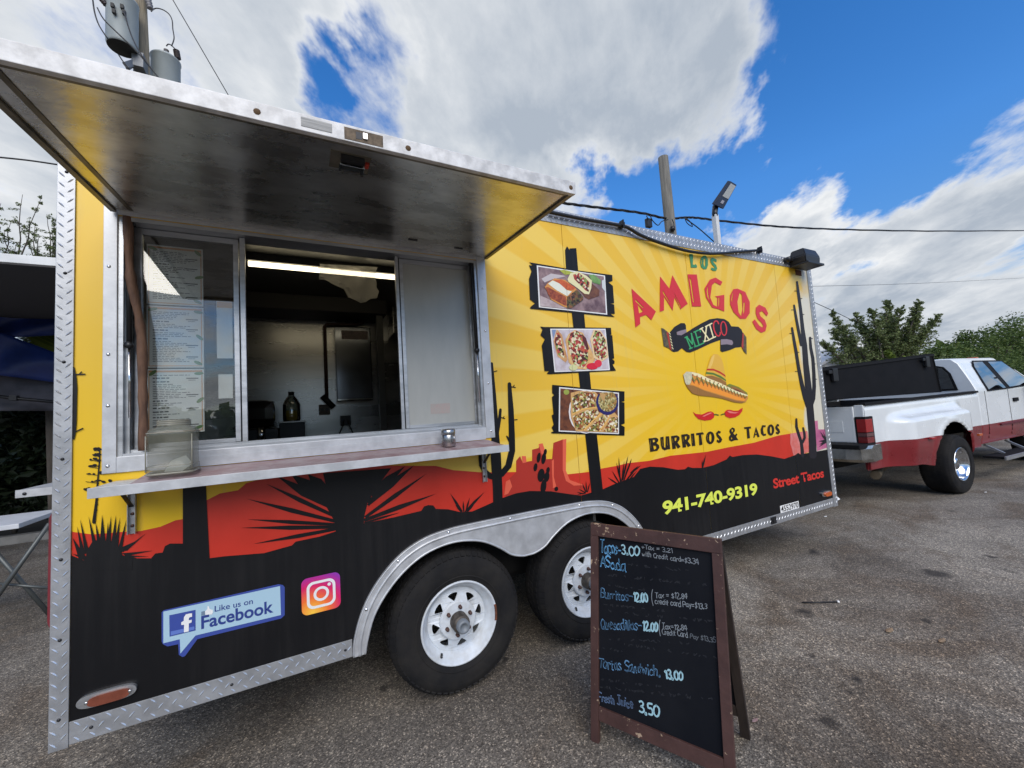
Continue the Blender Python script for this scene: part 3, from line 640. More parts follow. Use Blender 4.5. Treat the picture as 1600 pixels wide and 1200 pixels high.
for base, tip, w in (((700, 840), (645, 850), 8), ((700, 840), (655, 815), 8), ((700, 835), (678, 780), 9), ((705, 835), (700, 765), 9), ((710, 835), (725, 775), 8), ((690, 845), (640, 835), 7)): yl.append(spike(z2, base, tip, w))
decal('yucca_print', yl, M_BLK, 4, label='small black tuft at the foot of the sign post'); yl = []
z25 = zf(980, 640, 4.444)
for base, tip, w in (((520, 408), (518, 350), 8), ((522, 408), (545, 310), 8), ((518, 408), (535, 330), 8), ((0, 430), (30, 340), 9), ((20, 440), (75, 390), 10), ((40, 430), (95, 385), 10)): yl.append(spike(z25, base, tip, w))
decal('yucca_print', yl[:3], M_BLK, 4, label='thin black tuft under the lettering'); decal('yucca_print', yl[3:], M_BLK, 4, label='leaning black blades on the dune')
# agave stalk and the cactus half under the rear trim
st = [[strip2d(z16([(570, 640), (585, 520), (592, 400), (604, 270), (606, 195)]), [5.5, 4, 2.6, 2.2, 1.6])]]
rs = random.Random(3)
for y_, l_, r_ in ((200, 575, 606), (232, 570, 606), (262, 548, 606), (302, 528, 600), (345, 515, 640), (392, 512, 680), (440, 514, 545)):
    for k in range(7):
        t_ = rs.random(); x_ = l_ + (r_ - l_) * t_
        st.append([z16(ell(x_, y_ + rs.uniform(-6, 6), rs.uniform(7, 14), rs.uniform(4, 8), 9, rs.uniform(-.4, .4)))])
    st.append([strip2d(z16([(l_ + 10, y_ + 4), (600, y_ + 14)]), .9)])
for y_ in (485, 510, 540, 575): st.append([strip2d(z16([(585 - (y_ - 485) * .1, y_), (600 - (y_ - 485) * .1, y_ - 8)]), 1)])
z13 = zf(0, 380, 3.75)
st.append([z13([(425, 725), (440, 728), (452, 790), (456, 850), (452, 1050), (446, 1120), (438, 1150), (425, 1150)])])
for a, b in (((448, 770), (500, 768)), ((470, 766), (480, 755)), ((445, 1105), (488, 1085))): st.append([strip2d(z13([a, b]), 2.0)])
st = [[[(max(x, 113), y) for x, y in r] for r in q] for q in st]
decal('agave_print', st, M_BLK, 4, label='black agave flower stalk silhouette')
decal('trunk_print', [[[(286, 760), (322, 757), (328, 876), (286, 856)]]], M_BLK, 4)

# sign post with three ragged boards
decal('post_print', [[[(882.5, 391), (885.5, 385), (890, 391.5), (889.5, 388.5), (900, 388), (903, 423), (912, 489), (923, 605), (932, 678), (942, 770), (924, 772), (913.8, 678), (903.4, 582), (893, 489), (884, 420)]]], M_BLK, 4)
zb1 = zf(820, 380, 10); zb2 = zf(840, 500, 6.314)
boards = [[zb1([(60, 300), (650, 400), (830, 430), (1360, 500), (1365, 590), (1300, 612), (1370, 670), (1390, 938), (1330, 945), (1390, 962), (1400, 1105), (1330, 1105), (1400, 1155), (650, 1080), (80, 1025), (80, 1000), (155, 940), (75, 880), (60, 560), (100, 440), (60, 345), (130, 355)])],
          [zb2([(22, 65), (60, 70), (720, 78), (725, 145), (705, 150), (733, 152), (752, 380), (730, 385), (755, 405), (755, 430), (735, 440), (770, 500), (115, 535), (85, 530), (110, 505), (65, 505), (38, 250), (68, 190), (25, 150), (45, 95)])],
          [zb2([(140, 640), (320, 655), (530, 680), (853, 705), (853, 800), (820, 808), (853, 815), (855, 1020), (818, 1035), (855, 1055), (853, 1140), (135, 1118), (130, 1105), (155, 1100), (135, 1060), (155, 1030), (135, 940), (153, 930), (138, 760), (160, 740), (140, 720)])]]
decal('signboard_print', boards, M_BLK, 5, label='ragged black boards behind the food pictures')
def food_mat(name, stops, scale, rough=0.4):
    m = bpy.data.materials.new(name); m.use_nodes = True; t = m.node_tree; p = t.nodes['Principled BSDF']; p.inputs['Roughness'].default_value = rough
    g = t.nodes.new('ShaderNodeTexCoord'); v = t.nodes.new('ShaderNodeTexVoronoi'); v.inputs['Scale'].default_value = scale
    n = t.nodes.new('ShaderNodeTexNoise'); n.inputs['Scale'].default_value = scale * .6; n.inputs['Detail'].default_value = 3
    a = t.nodes.new('ShaderNodeVectorMath'); a.operation = 'MULTIPLY_ADD'; a.inputs[1].default_value = (.02, .02, .02)
    t.links.new(g.outputs['Object'], n.inputs['Vector']); t.links.new(n.outputs['Color'], a.inputs[0]); t.links.new(g.outputs['Object'], a.inputs[2]); t.links.new(a.outputs[0], v.inputs['Vector'])
    s = t.nodes.new('ShaderNodeSeparateColor'); t.links.new(v.outputs['Color'], s.inputs[0])
    r = t.nodes.new('ShaderNodeValToRGB'); r.color_ramp.interpolation = 'CONSTANT'; t.links.new(s.outputs[0], r.inputs[0]); e = r.color_ramp.elements
    while len(e) < len(stops): e.new(.5)
    for i, c in enumerate(stops): e[i].position = i / len(stops); e[i].color = (*c, 1)
    t.links.new(r.outputs[0], p.inputs['Base Color']); return m
S = srgb
M_FILL1 = food_mat('filling_print', [S(150, 50, 40), S(205, 205, 160), S(60, 35, 25), S(190, 90, 60), S(130, 150, 70), S(225, 205, 175), S(105, 35, 28), S(175, 70, 60)], 75)
M_FILL2 = food_mat('dark_filling_print', [S(70, 50, 35), S(110, 75, 40), S(40, 25, 20), S(90, 85, 45), S(130, 85, 50)], 70)
M_FILL3 = food_mat('salsa_print', [S(150, 135, 80), S(180, 165, 105), S(110, 95, 50), S(200, 190, 140), S(165, 120, 60)], 90)
M_FILL4 = food_mat('chopped_topping_print', [S(150, 85, 45), S(190, 170, 100), S(75, 55, 30), S(215, 200, 160), S(110, 115, 50), S(120, 50, 35), S(230, 220, 195), S(165, 120, 60)], 80)
M_PBG1 = mat('photo_backdrop_print', S(150, 125, 125), 0.4, col2=S(96, 72, 78), scale=14)
M_PBG2 = mat('photo_backdrop_print', S(205, 198, 205), 0.4, col2=S(178, 165, 168), scale=18)
M_PBG3 = mat('photo_backdrop_print', S(120, 68, 38), 0.4, col2=S(80, 42, 26), scale=30)
def flat(name, r, g, b, r2=None, scale=25): return mat(name, S(r, g, b), 0.38, col2=S(*r2) if r2 else None, scale=scale)
def food_photo(z, quad, bg, pieces):
    o = decal('food_picture', [[z(quad)]], M_WHITE, 6)
    cxq = sum(p[0] for p in quad) / 4; cyq = sum(p[1] for p in quad) / 4
    decal('picture_print', [[z([(cxq + (p[0] - cxq) * .962, cyq + (p[1] - cyq) * .945) for p in quad])]], bg, 7, parent=o)
    for k, (m_, ring) in enumerate(pieces): decal('picture_print', [[z(ring)]], m_, 8 + k * .35, parent=o)
food_photo(zb1, [(180, 350), (1245, 510), (1280, 1120), (215, 1005)], M_PBG1, [
    (flat('p', 190, 175, 175, (160, 140, 140)), [(230, 820), (640, 1000), (640, 1030), (235, 985)]),
    (flat('p', 190, 180, 180), [(250, 560), (400, 480), (640, 520), (420, 570), (300, 620)]),
    (flat('p', 165, 170, 60), [(530, 430), (600, 420), (735, 455), (700, 490), (620, 500)]),
    (flat('p', 80, 120, 60, (120, 160, 90)), [(985, 500), (1070, 495), (1180, 590), (1165, 655), (1050, 620)]),
    (flat('p', 200, 205, 205), [(1190, 590), (1235, 570), (1248, 770), (1195, 700)]),
    (flat('p', 120, 75, 50, (85, 50, 40)), [(830, 720), (1000, 790), (1035, 630), (1155, 740), (1150, 830), (990, 885), (930, 850)]),
    (flat('p', 222, 215, 165), [(655, 570), (700, 475), (810, 445), (950, 515), (1035, 590), (1025, 710), (990, 805), (920, 795), (800, 700), (670, 610)]),
    (M_FILL1, [(740, 500), (830, 470), (930, 550), (1000, 620), (985, 770), (930, 740), (830, 640), (760, 570)]),
    (flat('p', 205, 140, 70), [(300, 690), (340, 635), (450, 555), (620, 580), (800, 730), (640, 890), (645, 1015), (590, 995), (400, 890)]),
    (flat('p', 165, 82, 45, (120, 50, 30), 60), [(312, 700), (345, 690), (630, 845), (640, 985), (600, 975), (400, 870), (350, 800)]),
    (flat('p', 222, 222, 205), [(350, 640), (420, 590), (540, 640), (640, 740), (720, 760), (650, 835), (480, 740)]),
    (flat('p', 205, 100, 48, (180, 80, 40), 60), [(440, 585), (560, 575), (780, 700), (745, 735), (640, 735), (530, 640)]),
    (M_FILL2, [(645, 850), (800, 728), (900, 850), (895, 895), (710, 1020), (645, 1015)]),
])
food_photo(zb2, [(120, 88), (665, 88), (708, 495), (163, 515)], M_PBG2, [
    (flat('p', 120, 140, 175), [(135, 98), (175, 98), (150, 190)]),
    (flat('p', 210, 165, 110, (185, 130, 80)), [(185, 95), (235, 150), (290, 390), (270, 420), (190, 360), (150, 210)]),
    (M_FILL1, [(188, 110), (222, 170), (262, 380), (195, 345), (160, 210)]),
    (flat('p', 225, 185, 120, (200, 150, 90)), [(268, 200), (300, 140), (360, 100), (440, 130), (520, 290), (560, 400), (470, 490), (360, 480), (300, 420)]),
    (M_FILL1, [(290, 210), (320, 130), (375, 108), (440, 150), (490, 260), (490, 400), (450, 480), (350, 440), (310, 330)]),
    (flat('p', 90, 35, 35), [(430, 140), (470, 180), (500, 290), (480, 300), (440, 220)]),
    (flat('p', 225, 195, 150), [(510, 190), (545, 98), (610, 105), (670, 190), (690, 370), (620, 415), (545, 375)]),
    (M_FILL1, [(530, 190), (560, 105), (610, 120), (660, 200), (680, 350), (620, 400), (555, 350)]),
    (flat('p', 205, 205, 150), ell(345, 470, 42, 30)),
    (flat('p', 205, 30, 55), ell(530, 458, 58, 33)), (flat('p', 215, 45, 65), ell(588, 430, 36, 36)),
])
food_photo(zb2, [(208, 662), (797, 718), (797, 1125), (203, 1100)], M_PBG3, [
    (flat('p', 150, 160, 70), ell(278, 712, 28, 26)),
    (flat('p', 225, 220, 215), ell(470, 905, 170, 215)), (flat('p', 70, 65, 110), ell(475, 905, 160, 205)),
    (flat('p', 205, 160, 100), [(320, 720), (400, 700), (560, 710), (785, 950), (785, 1110), (370, 1098), (320, 950)]),
    (M_FILL4, [(330, 760), (420, 710), (550, 720), (590, 850), (460, 880), (340, 920)]),
    (M_FILL4, [(340, 950), (480, 890), (620, 880), (560, 990), (450, 1080), (370, 1080)]),
    (M_FILL4, [(480, 1080), (640, 930), (700, 940), (620, 1095), (500, 1098)]), (M_FILL4, [(640, 1098), (710, 960), (785, 960), (785, 1110)]),
    (flat('p', 225, 175, 95), strip2d([(335, 930), (440, 880), (585, 860)], 14)), (flat('p', 225, 175, 95), strip2d([(450, 1085), (540, 990), (630, 915)], 14)), (flat('p', 225, 175, 95), strip2d([(600, 1095), (660, 1020), (705, 940)], 12)),
    (flat('p', 38, 34, 95), [p for p in ell(678, 810, 112, 128) if p[0] < 790 and p[1] > 712]), (M_FILL3, [p for p in ell(680, 800, 92, 106) if p[0] < 788 and p[1] > 714]),
    (flat('p', 190, 150, 95), [(600, 720), (660, 728), (650, 800), (625, 790)]),
])

# ------------------------------------------------------------------ lettering on the side
z3 = zf(960, 360, 5.714)
decal('name_lettering', [[z3(p) for p in q] for q in (
    [[(665, 212), (693, 212), (700, 225), (697, 305), (712, 310), (722, 300), (735, 318), (733, 333), (680, 333), (678, 300), (665, 222)]],
    [[(770, 245), (790, 225), (815, 228), (830, 255), (833, 310), (820, 345), (795, 348), (772, 330), (762, 285)], [(796, 250), (808, 255), (808, 315), (800, 325), (792, 300)], [(775, 262), (780, 258), (777, 310), (772, 300)]],
    [[(855, 255), (875, 243), (910, 262), (908, 285), (885, 272), (880, 285), (905, 310), (915, 340), (905, 362), (880, 362), (858, 350), (865, 330), (885, 340), (892, 332), (868, 305), (855, 280)]])], M_LET_G, 4, label='green lettering at the top of the side')
decal('name_lettering', [[z3(p) for p in q] for q in (
    [[(150, 520), (368, 725), (328, 803), (280, 755), (225, 775), (228, 835), (185, 868), (178, 790)], [(205, 660), (252, 725), (217, 742)], [(180, 612), (258, 690), (252, 695), (186, 636)]],
    [[(405, 412), (488, 520), (515, 400), (652, 655), (588, 705), (533, 600), (518, 718), (440, 590), (440, 715), (402, 728)], [(526, 555), (538, 575), (590, 682), (584, 690)], [(428, 535), (436, 548), (490, 640), (486, 645), (430, 560)]],
    [[(650, 393), (733, 395), (772, 680), (690, 680)], [(666, 418), (681, 440), (709, 648), (699, 640)]],
    [[(850, 440), (900, 422), (962, 460), (945, 492), (895, 465), (868, 490), (853, 600), (880, 665), (915, 682), (915, 600), (893, 590), (978, 575), (978, 725), (925, 703), (870, 690), (815, 600), (801, 520)], [(832, 485), (822, 545), (828, 590), (856, 645), (838, 585), (832, 540)], [(925, 602), (934, 600), (932, 665), (924, 690)]],
    [[(1030, 580), (1060, 525), (1095, 520), (1165, 550), (1205, 640), (1205, 740), (1170, 790), (1120, 790), (1060, 730), (1030, 660)], [(1115, 555), (1135, 575), (1142, 700), (1128, 768), (1105, 730), (1095, 640)], [(1048, 570), (1056, 555), (1050, 610), (1048, 650), (1041, 620)], [(1150, 650), (1162, 640), (1158, 720), (1145, 750)]],
    [[(1260, 690), (1290, 663), (1345, 690), (1370, 740), (1358, 768), (1315, 720), (1290, 735), (1300, 765), (1340, 800), (1357, 850), (1345, 900), (1310, 915), (1265, 885), (1228, 815), (1250, 795), (1290, 850), (1318, 868), (1325, 850), (1310, 825), (1275, 790), (1258, 740)]])], M_LET_R, 4, label='large red lettering in an arch')
zr = zf(1020, 490, 10)
decal('ribbon_print', [[zr([(255, 300), (330, 210), (430, 150), (490, 150), (512, 185), (515, 255), (420, 270), (365, 290), (370, 330), (440, 340), (530, 290), (620, 230), (760, 150), (880, 90), (1000, 72), (1110, 85), (1180, 130), (1222, 200), (1330, 205), (1380, 250), (1398, 300), (1372, 522), (1290, 530), (1200, 570), (1080, 602), (1050, 580), (1050, 410), (900, 465), (700, 560), (580, 608), (520, 600), (450, 540), (390, 590), (330, 600), (300, 590), (270, 440)])]], M_GREY, 4, label='black ribbon with fringed ends')
decal('ribbon_fold_print', [[zr([(365, 290), (420, 270), (515, 245), (522, 290), (440, 340), (375, 335)])], [zr([(1055, 405), (1150, 400), (1230, 420), (1250, 460), (1230, 495), (1150, 480), (1055, 490)])]], M_LILAC, 5)
M_FRINGE = mat('fringe_print', (0.14, 0.11, 0.05), 0.4, col2=(0.05, 0.04, 0.03), scale=60)
decal('ribbon_fringe_print', [[zr([(125, 225), (160, 235), (240, 300), (255, 320), (302, 592), (240, 540), (165, 510), (150, 400)])], [zr([(1398, 290), (1455, 370), (1460, 640), (1415, 590), (1375, 510)])]], M_FRINGE, 5)
decal('ribbon_fringe_print', [[zr([(205, 290), (235, 300), (285, 580), (255, 550)])], [zr([(1395, 300), (1412, 320), (1405, 560), (1378, 515)])]], M_RED2, 6)
fr_ = [[strip2d(zr([(245 + k * 9, 300 + k * 46), (262 + k * 9, 325 + k * 46)]), 1.1)] for k in range(6)]
decal('ribbon_fringe_print', fr_, M_CREAM, 7)
def strokes(z, lines, w): return [[strip2d(z(l), w)] for l in lines]
for m_, w_, lb, ls in ((M_GREENB, 2.0, 'green', [[(515, 372), (585, 545)], [(520, 362), (612, 480)], [(612, 480), (597, 312)], [(592, 315), (655, 512)], [(495, 378), (530, 362)], [(565, 552), (605, 535)], [(640, 522), (680, 508)]]),
        (M_GREENB, 2.0, 'green', [[(655, 285), (715, 492)], [(635, 292), (725, 252), (735, 285)], [(680, 385), (735, 362)], [(685, 508), (790, 460), (780, 425)]]),
        (M_CREAM, 1.9, 'cream', [[(750, 235), (875, 412)], [(832, 195), (805, 435)], [(730, 245), (775, 222)], [(845, 425), (895, 398)], [(815, 205), (850, 190)], [(795, 440), (825, 428)]]),
        (M_CREAM, 1.9, 'cream', [[(880, 172), (940, 378)], [(848, 188), (915, 155)], [(905, 392), (972, 362)]]),
        (M_LET_R, 2.0, 'red', [smooth_line([(1020, 160), (1000, 122), (965, 122), (942, 165), (950, 250), (985, 330), (1020, 352), (1045, 325), (1045, 295)], 4)])):
    decal('ribbon_lettering', strokes(zr, ls, w_), m_, 5, label=lb + ' letter on the ribbon')
decal('ribbon_lettering', [[zr(ell(1100, 234, 54, 116, 28, -.10)), zr(ell(1100, 234, 34, 98, 28, -.10))]], M_LET_R, 5, label='red letter on the ribbon')

zs = zf(1040, 540, 9.233)
M_HAT = flat('hat_print', 222, 172, 60); M_HATD = flat('hat_print', 150, 105, 50); M_HATO = flat('hat_print', 205, 140, 60); M_HATO2 = flat('hat_print', 240, 150, 50)
M_HATW = flat('hat_print', 215, 205, 165, (185, 180, 150), 60); M_OLIVE = flat('hat_print', 120, 128, 45); M_HATG = flat('hat_print', 85, 120, 45); M_HATR = flat('hat_print', 190, 45, 25); M_HATZ = flat('hat_print', 150, 60, 35)
hat = decal('hat_print', [[zs([(870, 570), (920, 552), (1050, 598), (1170, 680), (1180, 715), (1000, 655)])]], M_OLIVE, 4, label='straw sombrero print')
def hp(m_, layer, *rings): decal('hat_piece_print', [[zs(r)] for r in rings], m_, layer, parent=hat)
hp(M_HATD, 4.5, [(930, 580), (1010, 600), (1110, 650), (1165, 700), (1060, 680), (960, 625)])
hp(flat('hat_print', 105, 45, 30), 4.8, [(960, 615), (1040, 640), (1140, 700), (1060, 680)])
hp(M_HAT, 5, [(565, 470), (575, 410), (590, 340), (620, 240), (650, 160), (690, 122), (740, 125), (790, 165), (820, 250), (850, 400), (872, 570), (700, 520)])
hp(flat('hat_print', 232, 190, 95), 5.2, [(630, 260), (655, 175), (690, 130), (700, 150), (670, 260), (640, 330), (605, 332)])
hp(M_HATR, 5.5, [(588, 335), (680, 333), (780, 375), (853, 425), (858, 455), (780, 405), (690, 362), (586, 358)])
hp(M_HATG, 5.5, [(578, 380), (680, 393), (790, 438), (862, 492), (865, 518), (780, 468), (680, 422), (572, 410)])
hp(M_HATD, 5.5, [(568, 440), (660, 432), (780, 472), (866, 530), (872, 570), (780, 550), (600, 480)])
hp(M_HATO, 6, [(245, 420), (290, 378), (370, 378), (470, 405), (600, 470), (780, 540), (1000, 650), (1175, 713), (1183, 760), (1150, 812), (1090, 830), (980, 817), (800, 762), (650, 737), (480, 722), (380, 692), (310, 612), (270, 530)])
hp(M_HATD, 6.4, [(285, 563), (400, 582), (550, 650), (750, 712), (1000, 790), (1150, 812), (1090, 830), (980, 817), (800, 762), (650, 737), (480, 722), (380, 692), (310, 612)])
hp(M_CREAM, 6.4, [(360, 380), (470, 405), (600, 470), (780, 540), (1000, 650), (1175, 713), (1172, 730), (1000, 690), (780, 600), (600, 520), (460, 450), (365, 420)])
hp(M_HATO2, 6.7, [(370, 520), (440, 500), (600, 560), (800, 650), (1000, 730), (1140, 770), (1120, 800), (1000, 780), (750, 700), (550, 640), (400, 575), (350, 560)])
zz = []; zz2 = []; n_ = 15
for k in range(n_ * 2 + 1):
    t_ = (k / (n_ * 2)) ** .82; x_ = 355 + t_ * 800; yb = 470 + t_ * 278 - 18 * math.sin(t_ * 3.14); am = 38 * (1 - .55 * t_)
    zz.append((x_, yb + (am if k % 2 else -am))); zz2.append((x_, yb + 26 * (1 - .5 * t_) + (am if k % 2 else -am)))
hp(M_HATG, 7, strip2d(zz, [26 - 12 * k / len(zz) for k in range(len(zz))])); hp(M_HATZ, 7.3, strip2d(zz2, [15 - 6 * k / len(zz) for k in range(len(zz))]))
hp(M_HATZ, 7.6, *[ell(345 + t_ * 800, 412 + t_ * 290 - 12 * math.sin(t_ * 3.14), 10 * (1 - .5 * t_), 15 * (1 - .5 * t_), 8) for t_ in [(k + .6) / 13 for k in range(12)]])
hp(M_HATW, 7.9, [(245, 420), (290, 376), (365, 382), (372, 450), (350, 540), (330, 568), (285, 560), (268, 525)])
M_CHI = flat('chili_print', 200, 30, 30); M_CHIH = flat('chili_print', 225, 120, 110); M_STEM = flat('chili_print', 70, 85, 30)
ch = decal('chili_print', [[zs([(388, 952), (430, 985), (520, 995), (600, 957), (650, 948), (690, 970), (700, 1005), (690, 1040), (650, 1070), (560, 1082), (470, 1060), (420, 1010)])], [zs([(845, 960), (880, 928), (920, 925), (980, 940), (1040, 938), (1085, 908), (1108, 898), (1100, 945), (1060, 1000), (1000, 1035), (920, 1047), (862, 1022), (842, 985)])]], M_CHI, 4, label='two red chilli peppers')
decal('chili_piece_print', [[zs([(520, 1022), (600, 980), (650, 962), (660, 975), (600, 1000), (550, 1025)])], [zs([(880, 950), (910, 940), (980, 962), (1050, 960), (1000, 980), (920, 975)])]], M_CHIH, 5, parent=ch)
decal('chili_piece_print', [[strip2d(zs([(690, 995), (720, 993), (755, 1002)]), 1.6)], [strip2d(zs([(850, 985), (820, 988), (795, 998)]), 1.6)]], M_STEM, 5, parent=ch)

za = zf(1000, 650, 12.308); zt = zf(1110, 650, 12.308)
Rr = lambda dx, dy: [[(590 + dx, 385 + dy), (700 + dx, 370 + dy), (752 + dx, 400 + dy), (755 + dx, 450 + dy), (715 + dx, 510 + dy), (775 + dx, 590 + dy), (725 + dx, 625 + dy), (672 + dx, 550 + dy), (685 + dx, 625 + dy), (618 + dx, 635 + dy), (605 + dx, 510 + dy)], [(658 + dx, 415 + dy), (702 + dx, 415 + dy), (690 + dx, 472 + dy), (664 + dx, 482 + dy)], [(615 + dx, 420 + dy), (624 + dx, 430 + dy), (634 + dx, 520 + dy), (624 + dx, 515 + dy)]]
sl = lambda x, y, h, sk=10: [(x, y), (x + 9, y + 10), (x + 9 + sk, y + h), (x + sk, y + h - 10)]
words = [[za(p) for p in q] for q in (
    [[(160, 430), (300, 415), (345, 440), (345, 480), (310, 520), (360, 560), (367, 610), (330, 665), (190, 690), (180, 560)], [(238, 455), (280, 455), (285, 490), (243, 510)], [(247, 570), (300, 570), (310, 620), (265, 650)], sl(185, 455, 170, 14)],
    [[(385, 410), (445, 395), (457, 600), (485, 610), (490, 390), (553, 388), (575, 635), (520, 640), (470, 660), (420, 630), (395, 560)], sl(412, 430, 150, 6), sl(510, 420, 150, 8)],
    Rr(0, 0), Rr(197, -27), [[(972, 340), (1035, 332), (1058, 572), (995, 578)], sl(990, 365, 160, 10)],
    [[(1072, 330), (1200, 310), (1225, 350), (1170, 355), (1195, 550), (1135, 562), (1125, 362), (1080, 370)]],
    [ell(1345, 418, 82, 122), ell(1348, 418, 24, 80), sl(1288, 350, 120, 4)],
    [[(1455, 330), (1500, 278), (1550, 300), (1535, 335), (1500, 330), (1497, 350), (1545, 400), (1574, 450), (1555, 500), (1515, 520), (1470, 495), (1472, 450), (1510, 472), (1520, 450), (1470, 390)]])]
words += [[zt(p) for p in q] for q in (
    [[(365, 260), (415, 218), (460, 240), (465, 290), (432, 330), (465, 368), (490, 335), (510, 350), (490, 400), (530, 460), (460, 465), (400, 490), (355, 460), (350, 400), (385, 350), (360, 300)], [(397, 262), (430, 252), (430, 290), (407, 310)], [(395, 400), (422, 430), (390, 452)]],
    [[(640, 215), (770, 200), (775, 240), (735, 240), (755, 425), (705, 432), (690, 245), (650, 250)]],
    [[(870, 205), (940, 395), (905, 410), (885, 362), (850, 372), (845, 410), (820, 415)], [(868, 280), (882, 340), (857, 345)]],
    [[(960, 260), (990, 175), (1060, 180), (1050, 217), (1015, 207), (1005, 270), (1020, 345), (1065, 338), (1060, 375), (1010, 382), (970, 340)]],
    [ell(1155, 268, 66, 108), ell(1158, 268, 20, 68)],
    [[(1240, 210), (1280, 150), (1315, 165), (1310, 200), (1280, 195), (1282, 215), (1320, 260), (1335, 310), (1300, 355), (1255, 335), (1256, 298), (1285, 315), (1290, 295), (1250, 250)]])]
decal('menu_lettering', words, mat('brown_black_lettering', (0.018, 0.010, 0.006), 0.35), 4, label='black jagged lettering above the red dunes')

def text_mesh(body, bold=0.0, shear=0.0, spacing=1.0):
    cu = bpy.data.curves.new('t', 'FONT'); cu.body = body; cu.offset = bold; cu.shear = shear; cu.space_character = spacing; cu.resolution_u = 4; cu.fill_mode = 'FRONT'
    o = bpy.data.objects.new('t', cu); C.objects.link(o); dg = bpy.context.evaluated_depsgraph_get(); dg.update()
    me = bpy.data.meshes.new_from_object(o.evaluated_get(dg)); bpy.data.objects.remove(o); bpy.data.curves.remove(cu); return me
def text_on_wall(name, body, x0, x1, z0, z1, m_, layer, bold=0.0, label=None, parent=TR, spacing=1.0, slope=0.0):
    me = text_mesh(body, bold, 0, spacing); xs = [v.co.x for v in me.vertices]; ys = [v.co.y for v in me.vertices]
    ax_, bx_, ay_, by_ = min(xs), max(xs), min(ys), max(ys); base = wloc(parent); y = -.0009 * layer
    for v in me.vertices:
        t_ = (v.co.x - ax_) / (bx_ - ax_); x = x0 + t_ * (x1 - x0); z = z0 + (v.co.y - ay_) / (by_ - ay_) * (z1 - z0) + slope * t_
        v.co = Vector((x, y, z)) - base
    me.materials.append(m_); me.name = name
    return obj(name, me, None, parent, label=label)
a_ = wall(za([(0, 0)])[0]); 
z25w = lambda x, y: wall(z25([(x, y)])[0])
p0, p1 = z25w(248, 735), z25w(905, 590); q0, q1 = z25w(250, 635), z25w(903, 492)
text_on_wall('phone_lettering', '941-740-9319', p0[0], p1[0], p0[1], q0[1], M_LIME, 4, 0.035, 'lime green phone number on the black dunes', spacing=.94, slope=p1[1] - p0[1])
p0, p1 = z25w(1015, 550), z25w(1365, 470); q0 = z25w(1018, 478)
text_on_wall('slogan_lettering', 'Street Tacos', p0[0], min(p1[0], 4.36), p0[1], q0[1], mat('slogan_red', (0.62, 0.03, 0.02), 0.35), 4, 0.03, 'small red lettering near the nose', spacing=.96, slope=p1[1] - p0[1])
a_, b_ = wall((1218, 790.5)), wall((1248, 791.5))
zl, zh = wall((1220, 801.5))[1], wall((1218, 790.5))[1]
stk = decal('registration_sticker', [[[(a_[0], zl), (b_[0], zl), (b_[0], zh), (a_[0], zh)]]], M_WHITE, 4, px=False)
text_on_wall('sticker_lettering', '4552970', a_[0] + .01, b_[0] - .01, zl + .006, zh - .006, M_BLK, 5, .01, parent=stk)

# social media stickers
zfb = zf(240, 900, 7.273)
M_FBB = mat('blue_sticker', S(58, 76, 150), 0.35); M_FBL = mat('pale_blue_sticker', S(165, 195, 210), 0.35)
fb = decal('speech_sticker', [[zfb([(118, 385), (1420, 90), (1470, 100), (1490, 125), (1490, 440), (1450, 478), (500, 712), (360, 905), (330, 915), (290, 890), (282, 770), (160, 795), (110, 770), (95, 740), (95, 410)])]], M_FBB, 4, label='speech bubble sticker in blue and white')
decal('sticker_face', [[zfb([(115, 400), (1438, 110), (1448, 438), (480, 670), (308, 875), (302, 712), (115, 758)])]], M_FBL, 5, parent=fb)
decal('sticker_emblem', [[zfb([(183, 440), (480, 378), (480, 612), (186, 682)])]], M_FBB, 6, parent=fb)
decal('emblem_band', [[zfb([(200, 622), (468, 565), (468, 600), (200, 668)])]], mat('light_blue_band', S(95, 120, 190), .35), 7, parent=fb)
decal('emblem_letter', [[zfb([(350, 632), (352, 545), (320, 548), (320, 518), (348, 500), (350, 460), (372, 428), (410, 418), (442, 415), (442, 455), (415, 460), (405, 478), (405, 495), (440, 488), (436, 520), (406, 530), (404, 620)])]], M_WHITE, 8, parent=fb)
decal('thumb_print', [[zfb([(590, 435), (588, 395), (615, 370), (615, 338), (630, 338), (640, 370), (675, 378), (678, 400), (668, 430)])]], M_WHITE, 6, parent=fb)
decal('thumb_print', [[zfb([(545, 400), (586, 390), (590, 438), (545, 445)])]], mat('slate_print', S(110, 130, 150), .4), 6, parent=fb)
def tw(z, px0, px1, hpx, body, m_, layer, bold, parent):
    a = wall(z([px0])[0]); b = wall(z([px1])[0]); t_ = wall(z([(px0[0], px0[1] - hpx)])[0])
    text_on_wall('sticker_lettering', body, a[0], b[0], a[1], t_[1], m_, layer, bold, parent=parent, slope=b[1] - a[1])
M_FBT = mat('navy_lettering', S(45, 62, 130), .35)
tw(zfb, (697, 402), (1130, 310), 66, 'Like us on', M_FBT, 6, .008, fb)
tw(zfb, (545, 600), (1362, 408), 150, 'Facebook', M_FBT, 6, .022, fb)
